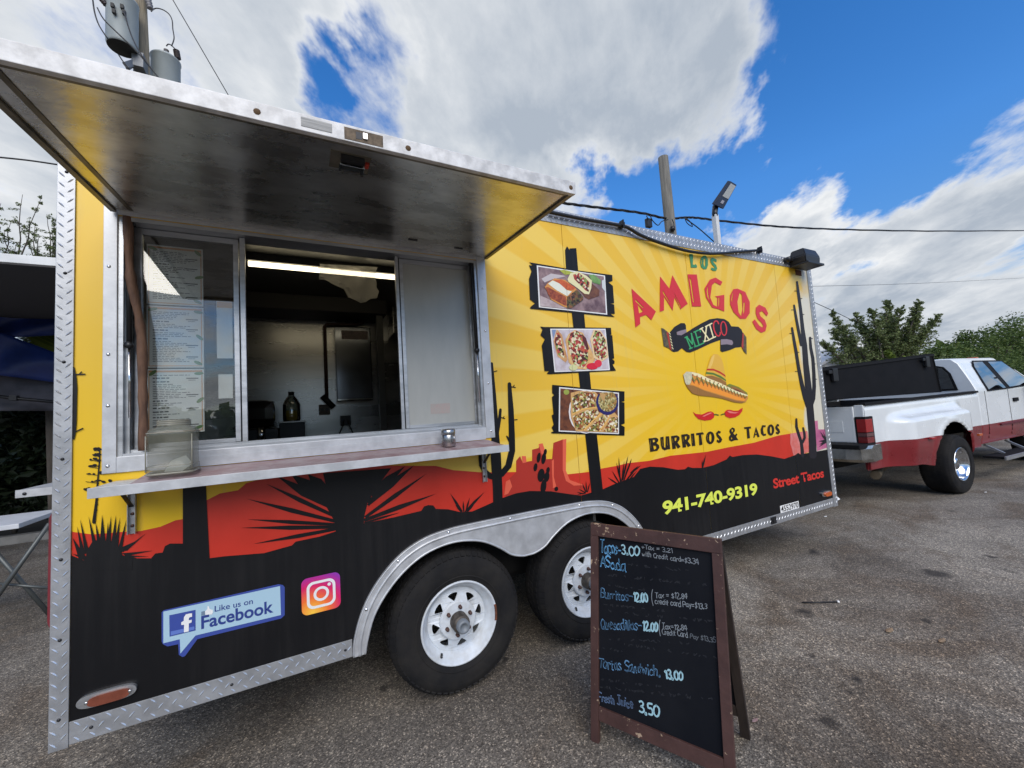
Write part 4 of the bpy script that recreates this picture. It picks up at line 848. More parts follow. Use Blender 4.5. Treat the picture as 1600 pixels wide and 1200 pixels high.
def insta_mat():
    m = bpy.data.materials.new('warm_gradient_print'); m.use_nodes = True; t = m.node_tree; p = t.nodes['Principled BSDF']; p.inputs['Roughness'].default_value = .35
    g = t.nodes.new('ShaderNodeNewGeometry'); c0 = wall((475, 957)); c1 = wall((532, 900))
    mp = t.nodes.new('ShaderNodeVectorMath'); mp.operation = 'DISTANCE'; mp.inputs[1].default_value = (c0[0] + .035, 0, c0[1] - .01); t.links.new(g.outputs['Position'], mp.inputs[0])
    r = t.nodes.new('ShaderNodeValToRGB'); mr = t.nodes.new('ShaderNodeMapRange'); mr.inputs['From Max'].default_value = .22; t.links.new(mp.outputs['Value'], mr.inputs['Value']); t.links.new(mr.outputs[0], r.inputs[0])
    e = r.color_ramp.elements
    for pos in (.3, .5, .75): e.new(pos)
    for i, (pos, c) in enumerate(((0.0, S(250, 200, 70)), (.30, S(240, 110, 50)), (.52, S(215, 35, 95)), (.78, S(150, 50, 160)), (1.0, S(75, 80, 190)))): e[i].position = pos; e[i].color = (*c, 1)
    t.links.new(r.outputs[0], p.inputs['Base Color']); return m
def rrect(cx_, cz_, hw, hh, r, n=6):
    o = []
    for sx, sz, a0 in ((1, 1, 0), (-1, 1, 90), (-1, -1, 180), (1, -1, 270)):
        for k in range(n + 1):
            a = rad(a0 + 90 * k / n); o.append((cx_ + sx * (hw - r) + r * math.cos(a), cz_ + sz * (hh - r) + r * math.sin(a)))
    return o
ca, cb = wall((471, 928)), wall((532, 928)); ic = ((ca[0] + cb[0]) / 2, wall((501, 927))[1]); hw = (cb[0] - ca[0]) / 2
ig = decal('camera_sticker', [[rrect(*ic, hw, hw, hw * .32)]], insta_mat(), 4, px=False, label='square camera emblem sticker in pink, orange and violet')
decal('emblem_line', [[rrect(*ic, hw * .74, hw * .74, hw * .36), rrect(*ic, hw * .60, hw * .60, hw * .26)], [ell(*ic, hw * .40, hw * .40, 32), ell(*ic, hw * .26, hw * .26, 32)], [ell(ic[0] + hw * .42, ic[1] + hw * .42, hw * .09, hw * .09)]], M_WHITE, 5, px=False, parent=ig)

# ------------------------------------------------------------------ serving window
def wf(bm):
    box(bm, -.697, -.656, -.008, -.0003, 1.292, 2.350, .002); box(bm, .891, .943, -.008, -.0003, 1.292, 2.350, .002)
    box(bm, -.6555, .8905, -.008, -.0003, 2.317, 2.350, .002)
    box(bm, -.6555, .8905, -.0085, -.0003, 1.292, 1.352, .002)
WF = part('window_frame', M_ALUB, wf)
def jamb(bm):
    for x0, x1 in ((-.6558, -.640), (.876, .8928)): box(bm, x0, x1, .0005, .105, 1.346, 2.314)
    for x, a, b in ((-.640, .022, .030), (-.640, .048, .054), (-.640, .078, .086)): box(bm, x + .0003, x + .014, a, b, 1.362, 2.30)
    for x, a, b in ((.8757, .022, .030), (.8757, .048, .054), (.8757, .078, .086)): box(bm, x - .014, x, a, b, 1.362, 2.30)
    box(bm, -.6395, .8755, .0005, .105, 1.346, 1.362); box(bm, -.6395, .8755, .0005, .105, 2.298, 2.3145)
    for a, b in ((.030, .034), (.055, .059), (.080, .084)): box(bm, -.6395, .8755, a, b, 1.3623, 1.374)
part('window_track', M_ALU, jamb, WF)
for x, z in ((-.68, 2.1), (-.68, 1.75), (-.68, 1.55), (-.68, 1.32), (-.45, 1.318), (-.15, 1.318), (.15, 1.318), (.45, 1.318), (.80, 1.318), (.92, 1.33), (.92, 1.6), (.92, 1.9), (.92, 2.15)):
    part('window_screw', M_CHROME, lambda bm: lathe(bm, [(0, .003), (.004, .0025), (.0065, 0)], (x, -.0087, z), (0, -1, 0), 8), WF)
def sash(bm, x0, x1, y, bl, br):
    box(bm, x0, x0 + bl, y - .010, y + .010, 1.375, 2.296, .002); box(bm, x1 - br, x1, y - .010, y + .010, 1.375, 2.296, .002)
    box(bm, x0 + bl + .0005, x1 - br - .0005, y - .009, y + .009, 1.375, 1.392); box(bm, x0 + bl + .0005, x1 - br - .0005, y - .009, y + .009, 2.272, 2.296)
SL = part('window_sash', M_ALU, lambda bm: sash(bm, -.622, -.262, .066, .024, .020), label='left glazed sash with menu pages behind')
part('sash_post', M_ALU, lambda bm: box(bm, -.254, -.234, .030, .052, 1.375, 2.296, .002), SL)
part('sash_seal', M_BLACKP, lambda bm: box(bm, -.2825, -.2605, .0765, .086, 1.376, 2.295), SL)
part('glass_pane', M_GLASS, lambda bm: box(bm, -.598, -.2825, .063, .067, 1.392, 2.272), SL)
SR = part('window_sash', M_ALU, lambda bm: sash(bm, .463, .872, .066, .018, .016), label='right sash closed with a pale metal sheet')
part('sash_post', M_ALU, lambda bm: box(bm, .436, .452, .030, .052, 1.375, 2.296, .002), SR)
part('sash_seal', M_BLACKP, lambda bm: box(bm, .4525, .4625, .052, .075, 1.376, 2.295), SR)
part('sash_sheet', M_PATE, lambda bm: box(bm, .481, .856, .064, .068, 1.392, 2.272), SR)
part('faded_sticker', mat('faded_sticker_print', (0.46, 0.36, 0.32), .5, col2=(0.42, 0.38, 0.34), scale=60), lambda bm: box(bm, .60, .71, .0630, .0638, 1.445, 1.50), SR)

# gas struts either side of the opening
for x, y in ((-.628, .012), (.862, .010)):
    g = part('gas_strut', M_BLACKP, lambda bm: tube(bm, [(x, y, 2.30), (x + .004, y - .004, 1.80)], .009, 8))
    part('strut_rod', M_CHROME, lambda bm: tube(bm, [(x + .004, y - .004, 1.80), (x + .006, y - .002, 1.50)], .0045, 8), g)
    part('strut_mount', M_BLACKP, lambda bm: (lathe(bm, [(0, .018), (.014, .018), (.014, 0), (0, 0)], (x + .004, y + .004, 1.79), (0, -1, 0), 10), box(bm, x - .012, x + .02, y - .006, y + .012, 2.285, 2.312)), g)

# ------------------------------------------------------------------ raised hatch
H0 = Vector((0, -.012, 2.338)); HV = Vector((0, -.9976, -.0690)).normalized(); HW = Vector((0, -.0690, .9976)).normalized()
AX0, AX1, AD = -.672, .952, .872
def hm(bm, x0, x1, v0, v1, w0, w1, bev=0.0):
    M = Matrix((Vector((1, 0, 0)), HV, HW)).transposed().to_4x4(); M.translation = H0
    return box(bm, x0, x1, v0, v1, w0, w1, bev, 0, M)
AW = part('hatch_door', M_SOFFIT, lambda bm: hm(bm, AX0 + .018, AX1 - .018, .01, AD - .020, -.010, .024), label='raised serving hatch with dull metal underside')
part('hatch_edge', M_ALUW, lambda bm: hm(bm, AX0, AX1, AD - .0195, AD, -.020, .028, .002), AW, label='bright front edge of the hatch')
M_EDGED = mat('dark_hatch_edge', (0.20, 0.18, 0.14), 0.45, 0.7, var=0.4, scale=10)
for xa_, xb_ in ((AX0, AX0 + .0175), (AX1 - .0175, AX1)): part('hatch_edge', M_EDGED, lambda bm: hm(bm, xa_, xb_, .01, AD - .0198, -.018, .028), AW)
part('hatch_lip', M_EDGED, lambda bm: (hm(bm, AX0 + .06, AX0 + .075, .03, AD - .03, -.0125, -.0102), hm(bm, AX0 + .03, AX1 - .03, AD - .034, AD - .0215, -.017, -.0102)), AW)
part('hatch_skin', M_YEL, lambda bm: hm(bm, AX0 + .018, AX1 - .018, .01, AD - .0198, .0245, .0275), AW)
part('hatch_hinge', M_ALU, lambda bm: tube(bm, [(AX0 + .02, -.006, 2.358), (AX1 - .02, -.006, 2.358)], .009, 8), AW)
LT = part('hatch_latch', M_EDGED, lambda bm: hm(bm, .085, .205, .690, .790, -.0135, -.0102, .001), AW)
part('latch_handle', M_CHROME, lambda bm: (hm(bm, .115, .185, .718, .752, -.030, -.018, .004), hm(bm, .112, .122, .712, .76, -.034, -.0136, .002), hm(bm, .178, .188, .712, .76, -.034, -.0136, .002)), LT)
part('latch_pocket', M_DARK, lambda bm: hm(bm, .115, .185, .765, .785, -.030, -.0136), LT)
part('latch_tab', mat('red_tab', (.45, .04, .02), .5), lambda bm: hm(bm, .190, .202, .735, .765, -.02, -.0136), LT)
M_EDGEP = mat('rusty_pocket', (0.16, 0.12, 0.08), 0.7, 0.3, var=0.5, scale=60)
pk = part('edge_pocket', M_EDGEP, lambda bm: hm(bm, .118, .228, AD + .0002, AD + .0012, -.015, .020), AW)
part('pocket_slot', M_DARK, lambda bm: hm(bm, .150, .168, AD + .0013, AD + .002, -.008, .013), pk)
part('pocket_tongue', M_CHROME, lambda bm: hm(bm, .170, .182, AD + .0013, AD + .006, -.004, .012), pk)
part('edge_sticker', mat('grey_edge_sticker', (.25, .25, .24), .5, col2=(.4, .4, .38), scale=90, stretch=(.1, 1, 3)), lambda bm: hm(bm, .005, .085, AD + .0002, AD + .0012, -.008, .018), AW)
M_RST = mat('rusty_screw_hole', (0.10, 0.055, 0.02), 0.8)
for x in (-.10, .305, .93):
    c0 = H0 + Vector((x, 0, 0)) + HV * (AD + .0003) + HW * .002
    part('edge_screw', M_RST, lambda bm: lathe(bm, [(0, .002), (.005, .002), (.009, 0)], c0, HV, 10), AW)
for x, v in ((.47, .13), (.72, .10)): part('soffit_clip', M_DARK, lambda bm: hm(bm, x, x + .045, v, v + .014, -.013, -.0102), AW)

# ------------------------------------------------------------------ serving shelf
SX0, SX1 = -.655, .912
def shelf(bm):
    a = Vector((0, -.0095, 1.284)); b = Vector((0, -.233, 1.262)); d = (b - a).normalized(); nrm = Vector((0, d.z, -d.y)) * -1
    nrm = Vector((1, 0, 0)).cross(d) * -1
    if nrm.z < 0: nrm = -nrm
    M = Matrix((Vector((1, 0, 0)), d, nrm)).transposed().to_4x4(); M.translation = a
    box(bm, SX0 + .10, SX1 - .02, .001, .222, -.004, 0.0, 0, 0, M)
SH = part('serving_shelf', M_PINKTOP, shelf, label='narrow stained serving shelf')
part('shelf_lip', M_ALUB, lambda bm: (box(bm, SX0, SX1, -.2385, -.2345, 1.230, 1.2645, .001), box(bm, SX0, SX0 + .099, -.234, -.0095, 1.256, 1.262), box(bm, SX1 - .019, SX1, -.234, -.0095, 1.256, 1.262)), SH)
part('shelf_upstand', M_ALUB, lambda bm: box(bm, SX0 + .1, SX1 - .03, -.0125, -.0090, 1.2865, 1.325), SH)
for x in (-.608, .862):
    br = part('shelf_bracket', M_ALU, lambda bm: (box(bm, x - .012, x + .012, -.006, -.0052, 1.055, 1.255), box(bm, x - .012, x - .010, -.022, -.0061, 1.055, 1.255), box(bm, x + .010, x + .012, -.022, -.0061, 1.055, 1.255)), SH)
    part('bracket_brace', M_DARK, lambda bm: beam(bm, (x, -.018, 1.16), (x, -.16, 1.258), .012, .006), br)
    for z in (1.085, 1.13): part('bracket_bolt', M_NUT, lambda bm: lathe(bm, [(0, .005), (.006, .004), (.006, 0)], (x, -.0062, z), (0, -1, 0), 8), br)
# fold-out shelf at the far rear corner
RS = part('rear_shelf', M_ALUB, lambda bm: (box(bm, -1.19, X0 - .002, .60, .604, 1.180, 1.215), box(bm, -1.19, X0 - .002, .6045, 1.3, 1.208, 1.213)))
part('shelf_bolt', M_DARK, lambda bm: lathe(bm, [(0, .004), (.007, .003), (.007, 0)], (-1.16, .5995, 1.196), (0, -1, 0), 8), RS)
M_DKRED = mat('dull_red_paint', (0.17, 0.016, 0.024), 0.5, var=0.2, scale=6)
def redp(bm):
    poly2d(bm, [rrect(-.955, .835, .125, .295, .07)], lambda x, z: Vector((x, .60, z)), (0, .05, 0))
part('rear_panel', M_DKRED, redp, label='dull red rounded panel on the rear')

# marker lamps
def oblong(cx_, cz_, hw, hh, n=8):
    return [(cx_ + hw * math.copysign(abs(math.cos(t)) ** .45, math.cos(t)), cz_ + hh * math.copysign(abs(math.sin(t)) ** .9, math.sin(t))) for t in [2 * math.pi * k / 28 for k in range(28)]]
ml = part('marker_lamp', M_ALU, lambda bm: poly2d(bm, [oblong(-.675, .487, .082, .023)], WALL3(-.016), (0, .0125, 0)), label='long marker lamp with faded red lens at the rear')
part('marker_lens', M_REDLENS, lambda bm: poly2d(bm, [oblong(-.668, .485, .058, .0175)], WALL3(-.024), (0, .0075, 0)), ml)
for x in (-.728, -.61): part('lamp_screw', M_CHROME, lambda bm: lathe(bm, [(0, .003), (.005, 0)], (x, -.0245, .487), (0, -1, 0), 8), ml)
ml = part('marker_lamp', M_CHROME, lambda bm: poly2d(bm, [oblong(4.275, .492, .080, .026)], WALL3(-.016), (0, .0125, 0)), label='small marker lamp with amber lens at the nose')
part('marker_lens', M_AMBER, lambda bm: poly2d(bm, [oblong(4.292, .485, .055, .019)], WALL3(-.026), (0, .0095, 0)), ml)

# flood lamp on the upper nose corner
def flood(bm):
    v = [Vector(p) for p in ((4.10, -.15, 2.635), (4.34, -.15, 2.635), (4.34, -.012, 2.635), (4.10, -.012, 2.635), (4.09, -.155, 2.70), (4.345, -.155, 2.70), (4.345, -.012, 2.70), (4.09, -.012, 2.70), (4.12, -.13, 2.775), (4.325, -.13, 2.775), (4.325, -.02, 2.775), (4.12, -.02, 2.775))]
    v = [bm.verts.new(p) for p in v]
    for a in (0, 4):
        for k in range(4): bm.faces.new((v[a + k], v[a + (k + 1) % 4], v[a + 4 + (k + 1) % 4], v[a + 4 + k]))
    bm.faces.new((v[3], v[2], v[1], v[0])); bm.faces.new(v[8:12]); bmesh.ops.bevel(bm, geom=bm.edges[:], offset=.008, segments=2, affect='EDGES')
FLD = part('flood_lamp', M_BLACKP, flood, label='black flood lamp on the upper nose corner')
part('lamp_hood', M_BLACKP, lambda bm: box(bm, 4.085, 4.36, -.175, -.02, 2.615, 2.634, .004), FLD)
part('lamp_bracket', M_BLACKP, lambda bm: (box(bm, 4.03, 4.095, -.05, -.02, 2.67, 2.70, .004), lathe(bm, [(0, .05), (.025, .05), (.025, 0), (0, 0)], (4.03, -.012, 2.685), (0, -1, 0), 12)), FLD)
part('rust_stain', M_RUST, lambda bm: box(bm, 4.20, 4.30, -.0034, -.0028, 2.565, 2.618), FLD)

# cable clipped along the roof edge
cpx = [(858, 331), (866.5, 333), (915, 343), (970, 352.5), (985, 358), (1000, 367), (1030, 379), (1069, 391), (1102, 396), (1126, 396), (1150, 394), (1180, 391.5)]
cw = [Vector((wall(p, -.03)[0], -.03, wall(p, -.03)[1])) for p in smooth_line(cpx, 4)]
CB = part('roof_cable', M_BLACKP, lambda bm: tube(bm, cw, .012, 8), label='black cable sagging under the roof edge')
for p in ((967, 354), (1182, 393)):
    x, z = wall(p); part('cable_clip', M_DARK, lambda bm: (box(bm, x - .016, x + .016, -.046, -.0055, z - .010, z + .016, .003), box(bm, x - .004, x + .004, -.05, -.01, z - .028, z + .03)), CB)

# ------------------------------------------------------------------ trailer wheels
def tyre_bm(R=.355, rin=.205, w=.215, blocks=True):
    bm = B()
    prof = [(rin, .006), (rin + .012, -.004), (rin + .05, -.012), (R - .055, -.010), (R - .022, .004), (R - .004, .026), (R, .045), (R, w - .045), (R - .004, w - .026), (R - .022, w - .004), (R - .055, w + .010), (rin + .05, w + .012), (rin + .012, w + .004), (rin, w - .006)]
    lathe(bm, prof, (0, 0, 0), (0, 1, 0), 72)
    for r, d in ((rin + .028, .0035), (R - .062, .003)):
        lathe(bm, [(r - .004, -.0085 if r < .3 else -.0105), (r, -.0085 - d if r < .3 else -.0105 - d), (r + .004, -.0085 if r < .3 else -.0105)], (0, 0, 0), (0, 1, 0), 72)
    return bm
def tread_bm(R=.355, w=.215):
    bm = B(); n = 64
    for k in range(n):
        a0 = 2 * math.pi * k / n; 
        for row in range(5):
            a = a0 + (.5 if row % 2 else 0) * 2 * math.pi / n; y = .018 + row * (w - .036) / 4
            M = Matrix.Rotation(a, 4, 'Y') @ Matrix.Translation((0, y, R - .0025)) @ Matrix.Rotation(.25 if row % 2 else -.25, 4, 'Z')
            if row in (0, 4): M = Matrix.Rotation(a, 4, 'Y') @ Matrix.Translation((0, y - .004 if row == 0 else y + .004, R - .0165)) @ Matrix.Rotation(.62 if row == 0 else -.62, 4, 'X')
            box(bm, -.011, .011, -.016, .016, -.004, .005, 0, 0, M)
    return bm
def rim_bm():
    bm = B()
    lathe(bm, [(.2075, .004), (.2075, -.003), (.203, -.006), (.197, -.002), (.192, .010), (.186, .016), (.178, .030), (.170, .034), (.163, .052), (.160, .058)], (0, 0, 0), (0, 1, 0), 64)
    lathe(bm, [(.205, .004), (.192, .03), (.175, .06), (.172, .18), (.195, .205)], (0, 0, 0), (0, 1, 0), 48)
    holes = []
    for k in range(8):
        a = 2 * math.pi * (k + .18) / 8
        P = lambda r, da: (r * math.cos(a + da), r * math.sin(a + da))
        holes.append([P(.098, 0), P(.104, -.06), P(.128, -.20), P(.134, -.20), P(.137, -.12), P(.138, 0), P(.137, .12), P(.134, .20), P(.128, .20), P(.104, .06)])
    # spoke disc, dished: height follows the radius
    def dish(x, z):
        r = math.hypot(x, z); return Vector((x, .056 - .020 * max(0, min(1, (.158 - r) / .06)), z))
    poly2d(bm, [ell(0, 0, .1598, .1598, 64)] + holes, dish, (0, .006, 0))
    lathe(bm, [(.100, .040), (.097, .030), (.090, .028), (.05, .028), (0, .028)], (0, 0, 0), (0, 1, 0), 40)
    return bm
def make_wheel(cx_, cz_):
    w = obj('wheel_tyre', tyre_bm(), M_RUB, TR, local=True, loc=Vector((cx_, -.004, cz_)) - wloc(TR))
    def sub(name, bm, m_): return obj(name, bm, m_, w, local=True)
    obj('tyre_tread', tread_bm(), M_RUB, w, local=True, kind='stuff')
    sub('wheel_rim', rim_bm(), M_RIMW)
    bm = B(); lathe(bm, [(.047, .03), (.046, -.018), (.040, -.028), (.034, -.030)], (0, 0, 0), (0, 1, 0), 28); sub('wheel_hub', bm, M_HUB)
    bm = B(); lathe(bm, [(.034, -.028), (.034, -.052), (.030, -.060), (.019, -.060), (.017, -.052), (0, -.052)], (0, 0, 0), (0, 1, 0), 24); sub('hub_cap', bm, mat('grey_cap', (.17, .19, .21), .45))
    for k in range(6):
        a = 2 * math.pi * (k + .35) / 6; bm = B(); lathe(bm, [(0, .006), (.0075, .008), (.009, .014), (.011, .03)], (.069 * math.cos(a), 0, .069 * math.sin(a)), (0, 1, 0), 6); sub('lug_nut', bm, M_NUT)
    bm = B(); tube(bm, [(-.098, .03, -.14), (-.105, .012, -.147)], .006, 8); sub('valve_stem', bm, M_BLACKP)
    return w
w1 = make_wheel(.683, .355)
bm = B(); pts = [(r * math.cos(a), r * math.sin(a)) for r, aa in ((.2078, range(-12, 14, 2)), (.1965, range(12, -14, -2))) for a in [rad(q) for q in aa]]
poly2d(bm, [pts], lambda x, z: Vector((x, -.0062, z)), (0, .004, 0)); obj('rust_patch', bm, M_RUST, w1, local=True)
def copy_part(src, parent):
    c = src.copy(); C.objects.link(c); c.parent = parent
    for g in src.children: copy_part(g, c)
    return c
w2 = copy_part(w1, TR); w2.location = Vector((1.526, -.004, .358)) - TR.location
for g in list(w2.children):
    if g.name.startswith('rust_patch'): bpy.data.objects.remove(g)
for x in (.683, 1.526):
    w3 = copy_part(w2, TR); w3.location = Vector((x, W + .004, .355)) - TR.location; w3.rotation_euler = (0, 0, math.pi)

# ------------------------------------------------------------------ inside the trailer
M_TUBE = mat('lit_tube', (1, .9, .7), 0.5, emit=((1.0, 0.86, 0.58), 3.2))
tA = CAM + ray((388, 411)) * ((1.02 - CAM.y) / ray((388, 411)).y); tB = CAM + ray((618, 434)) * ((1.02 - CAM.y) / ray((618, 434)).y)
tz = (tA.z + tB.z) / 2
tl = thing('ceiling_light', 'lit fluorescent tube on the trailer ceiling', 'light', ((tA.x + tB.x) / 2, 1.02, tz + .03))
obj('light_tube', tube(B(), [(tA.x, 1.02, tz), (tB.x + .05, 1.02, tz)], .018, 12), M_TUBE, tl)
obj('light_housing', box(B(), tA.x - .03, tB.x + .08, 1.0, 1.06, tz + .02, 2.598), M_INTD, tl)
M_BAG = bpy.data.materials.new('crumpled_plastic'); M_BAG.use_nodes = True; _t = M_BAG.node_tree; _t.nodes.clear()
_o = _t.nodes.new('ShaderNodeOutputMaterial'); _tr = _t.nodes.new('ShaderNodeBsdfTransparent'); _tl = _t.nodes.new('ShaderNodeBsdfTranslucent'); _df = _t.nodes.new('ShaderNodeBsdfDiffuse'); _gl = _t.nodes.new('ShaderNodeBsdfGlossy'); _gl.inputs['Roughness'].default_value = .2
for _n in (_tl, _df): _n.inputs[0].default_value = (.85, .82, .74, 1)
_nz = _t.nodes.new('ShaderNodeTexNoise'); _nz.inputs['Scale'].default_value = 16; _nz.inputs['Detail'].default_value = 5; _nz.inputs['Distortion'].default_value = 2
_bp = _t.nodes.new('ShaderNodeBump'); _bp.inputs['Strength'].default_value = .9; _bp.inputs['Distance'].default_value = .03; _t.links.new(_nz.outputs['Fac'], _bp.inputs['Height'])
for _n in (_tl, _df, _gl): _t.links.new(_bp.outputs[0], _n.inputs['Normal'])
_m1 = _t.nodes.new('ShaderNodeMixShader'); _m1.inputs[0].default_value = .45; _t.links.new(_tl.outputs[0], _m1.inputs[1]); _t.links.new(_df.outputs[0], _m1.inputs[2])
_m2 = _t.nodes.new('ShaderNodeMixShader'); _m2.inputs[0].default_value = .22; _t.links.new(_m1.outputs[0], _m2.inputs[1]); _t.links.new(_gl.outputs[0], _m2.inputs[2])
_m3 = _t.nodes.new('ShaderNodeMixShader'); _m3.inputs[0].default_value = .56; _t.links.new(_tr.outputs[0], _m3.inputs[1]); _t.links.new(_m2.outputs[0], _m3.inputs[2]); _t.links.new(_m3.outputs[0], _o.inputs[0])
def at_y(p, y): return CAM + ray(p) * ((y - CAM.y) / ray(p).y)
bag = thing('plastic_bag', 'crumpled clear plastic bag draped over the ceiling light', 'plastic bag', at_y((545, 440), .97))
bm = B(); bo = [(498, 412), (588, 416), (590, 428), (584, 450), (586, 462), (578, 470), (560, 474), (548, 464), (538, 455), (520, 448), (508, 440), (500, 434), (496, 424)]
rb = random.Random(5)
tl_ = [(498 + k * 9, 412 + k * .5) for k in range(11)]; low = [434, 438, 446, 450, 455, 462, 468, 472, 471, 466, 462]
grid = []
for k, (px_, py_) in enumerate(tl_):
    col_ = []
    for j in range(8):
        t_ = j / 7; col_.append(bm.verts.new(at_y((px_ + rb.uniform(-2.5, 2.5) + 2 * t_, py_ + (low[k] + rb.uniform(-4, 4) * (j == 7) - py_) * t_), .955 + rb.uniform(-.045, .045) - .06 * math.sin(t_ * 3.1))))
    grid.append(col_)
for k in range(10):
    for j in range(7):
        f = bm.faces.new((grid[k][j], grid[k + 1][j], grid[k + 1][j + 1], grid[k][j + 1])); f.smooth = True
obj('bag_film', bm, M_BAG, bag)
YB = W - .035
def at_b(p): v = at_y(p, YB - .02); return v.x, v.z
M_HEAT = mat('heater_steel', (0.17, 0.18, 0.20), 0.16, 0.9, var=0.15, scale=4)
hx0, hz1 = at_b((523, 514)); hx1, hz0 = at_b((578, 626))
hx0, hx1 = .262, .60
wh = thing('water_heater', 'steel wall box of a water heater at the back of the trailer', 'water heater', ((hx0 + hx1) / 2, YB, hz0))
obj('heater_body', box(B(), hx0, hx1, YB - .16, YB - .001, hz0, hz1, .012), M_HEAT, wh)
obj('heater_label', box(B(), hx0 + .06, hx1 - .03, YB - .1622, YB - .1605, hz1 - .13, hz1 - .04), mat('heater_label_print', (.30, .22, .18), .5, col2=(.16, .13, .12), scale=30), wh)
obj('heater_rim', (lambda bm: (box(bm, hx0 + .005, hx1 - .005, YB - .165, YB - .1605, hz0 + .006, hz0 + .02, .002), bm)[1])(B()), M_CHROME, wh)
px_, pz1 = at_b((507, 508)); _, pz0 = at_b((510, 628))
pp = thing('gas_pipe', 'dark gas pipe running up the back wall beside the heater', 'pipe', (px_, YB, pz0))
obj('pipe_run', tube(B(), [(px_, YB - .05, pz0), (px_, YB - .05, pz1 - .02), (px_ + .02, YB - .05, pz1), (px_ + .30, YB - .05, pz1 + .015), (px_ + .36, YB - .05, pz1 + .03), (px_ + .37, YB - .05, 2.58)], .016, 8), M_NUT, pp)
obj('pipe_valve', tube(B(), [(px_ - .04, YB - .05, pz0 + .06), (px_ + .06, YB - .05, pz0 - .06)], .028, 8), M_DARK, pp)
for (p, n_) in (((507, 640), 'sockets joined to the gas pipe end'), ((540, 657), 'socket with two plugged cords under the heater')):
    x, z = at_b(p)
    t_ = thing('wall_socket', 'dark square wall ' + n_, 'socket', (x, YB, z))
    obj('socket_plate', box(B(), x - .05, x + .05, YB - .03, YB - .001, z - .05, z + .05, .006), M_DARK if p[0] > 520 else M_HUB, t_)
    for dx in (-.02, .02): obj('socket_cord' if p[0] > 520 else 'socket_outlet', tube(B(), [(x + dx, YB - .035, z), (x + dx * 1.5, YB - .06, z - .05), (x + dx * 4, YB - .03, z - .17)] if p[0] > 520 else [(x + dx, YB - .031, z), (x + dx, YB - .034, z)], .006 if p[0] > 520 else .016, 8), M_BLACKP, t_)
cp = thing('cabinet_post', 'dark upright post beside the water heater', 'post', (.66, YB - .3, .45))
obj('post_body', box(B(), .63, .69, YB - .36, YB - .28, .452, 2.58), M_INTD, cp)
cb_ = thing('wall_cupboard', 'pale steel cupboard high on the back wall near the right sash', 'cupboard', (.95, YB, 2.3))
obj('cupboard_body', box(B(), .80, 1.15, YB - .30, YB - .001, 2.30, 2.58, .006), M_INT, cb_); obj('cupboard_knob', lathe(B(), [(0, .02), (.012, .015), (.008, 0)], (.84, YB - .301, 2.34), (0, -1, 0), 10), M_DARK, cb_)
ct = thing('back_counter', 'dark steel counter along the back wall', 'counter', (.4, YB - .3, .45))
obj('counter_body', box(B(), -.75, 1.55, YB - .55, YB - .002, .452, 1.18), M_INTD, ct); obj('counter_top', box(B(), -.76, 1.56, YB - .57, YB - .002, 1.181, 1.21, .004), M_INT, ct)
mx0, mz1 = at_b((390, 628)); mx1, mz0 = at_b((440, 700))
cm = thing('coffee_machine', 'black counter machine with rounded hood inside the hatch', 'machine', (-.35, YB - .3, 1.21))
obj('machine_body', box(B(), -.52, -.22, YB - .45, YB - .10, 1.212, 1.42, .03), M_BLACKP, cm)
obj('machine_hood', (lambda bm: (box(bm, -.53, -.24, YB - .50, YB - .10, 1.43, 1.66, .07), bm)[1])(B()), mat('glossy_black', (.008, .008, .009), .15), cm)
obj('machine_spout', tube(B(), [(-.34, YB - .47, 1.43), (-.34, YB - .47, 1.30)], .03, 10), M_CHROME, cm)
bx = thing('storage_box', 'dark box on the counter under the oil bottle', 'box', (-.12, YB - .2, 1.21))
obj('box_body', box(B(), -.22, -.02, YB - .32, YB - .08, 1.212, 1.455, .006), M_DARK, bx); obj('box_lid', box(B(), -.225, -.015, YB - .325, YB - .075, 1.4555, 1.47, .004), M_INT, bx)
ob = thing('oil_bottle', 'clear bottle half full of yellow oil inside the hatch', 'bottle', (-.125, YB - .19, 1.471))
M_BOT = glass_mat('clear_bottle', (.75, .78, .72), .05, .85); M_OIL = mat('cooking_oil', (.62, .46, .08), .15)
obj('bottle_body', lathe(B(), [(0, 0), (.068, 0), (.072, .02), (.072, .15), (.05, .20), (.022, .235), (.022, .25)], (-.125, YB - .19, 1.471), (0, 0, 1), 24), M_BOT, ob)
obj('bottle_oil', lathe(B(), [(0, .003), (.066, .003), (.068, .095), (0, .095)], (-.125, YB - .19, 1.471), (0, 0, 1), 24), M_OIL, ob)
obj('bottle_cap', lathe(B(), [(.0225, .24), (.025, .241), (.025, .27), (0, .27)], (-.125, YB - .19, 1.471), (0, 0, 1), 16), M_BLACKP, ob)

bl = thing('range_hood', 'dark extraction hood across the back under the ceiling', 'hood', (.4, YB - .3, 2.45))
obj('hood_body', box(B(), -.78, .72, YB - .42, YB - .002, 2.46, 2.597, .006), mat('dark_hood', (.018, .017, .016), .6), bl)  # one even dark colour over the whole hood

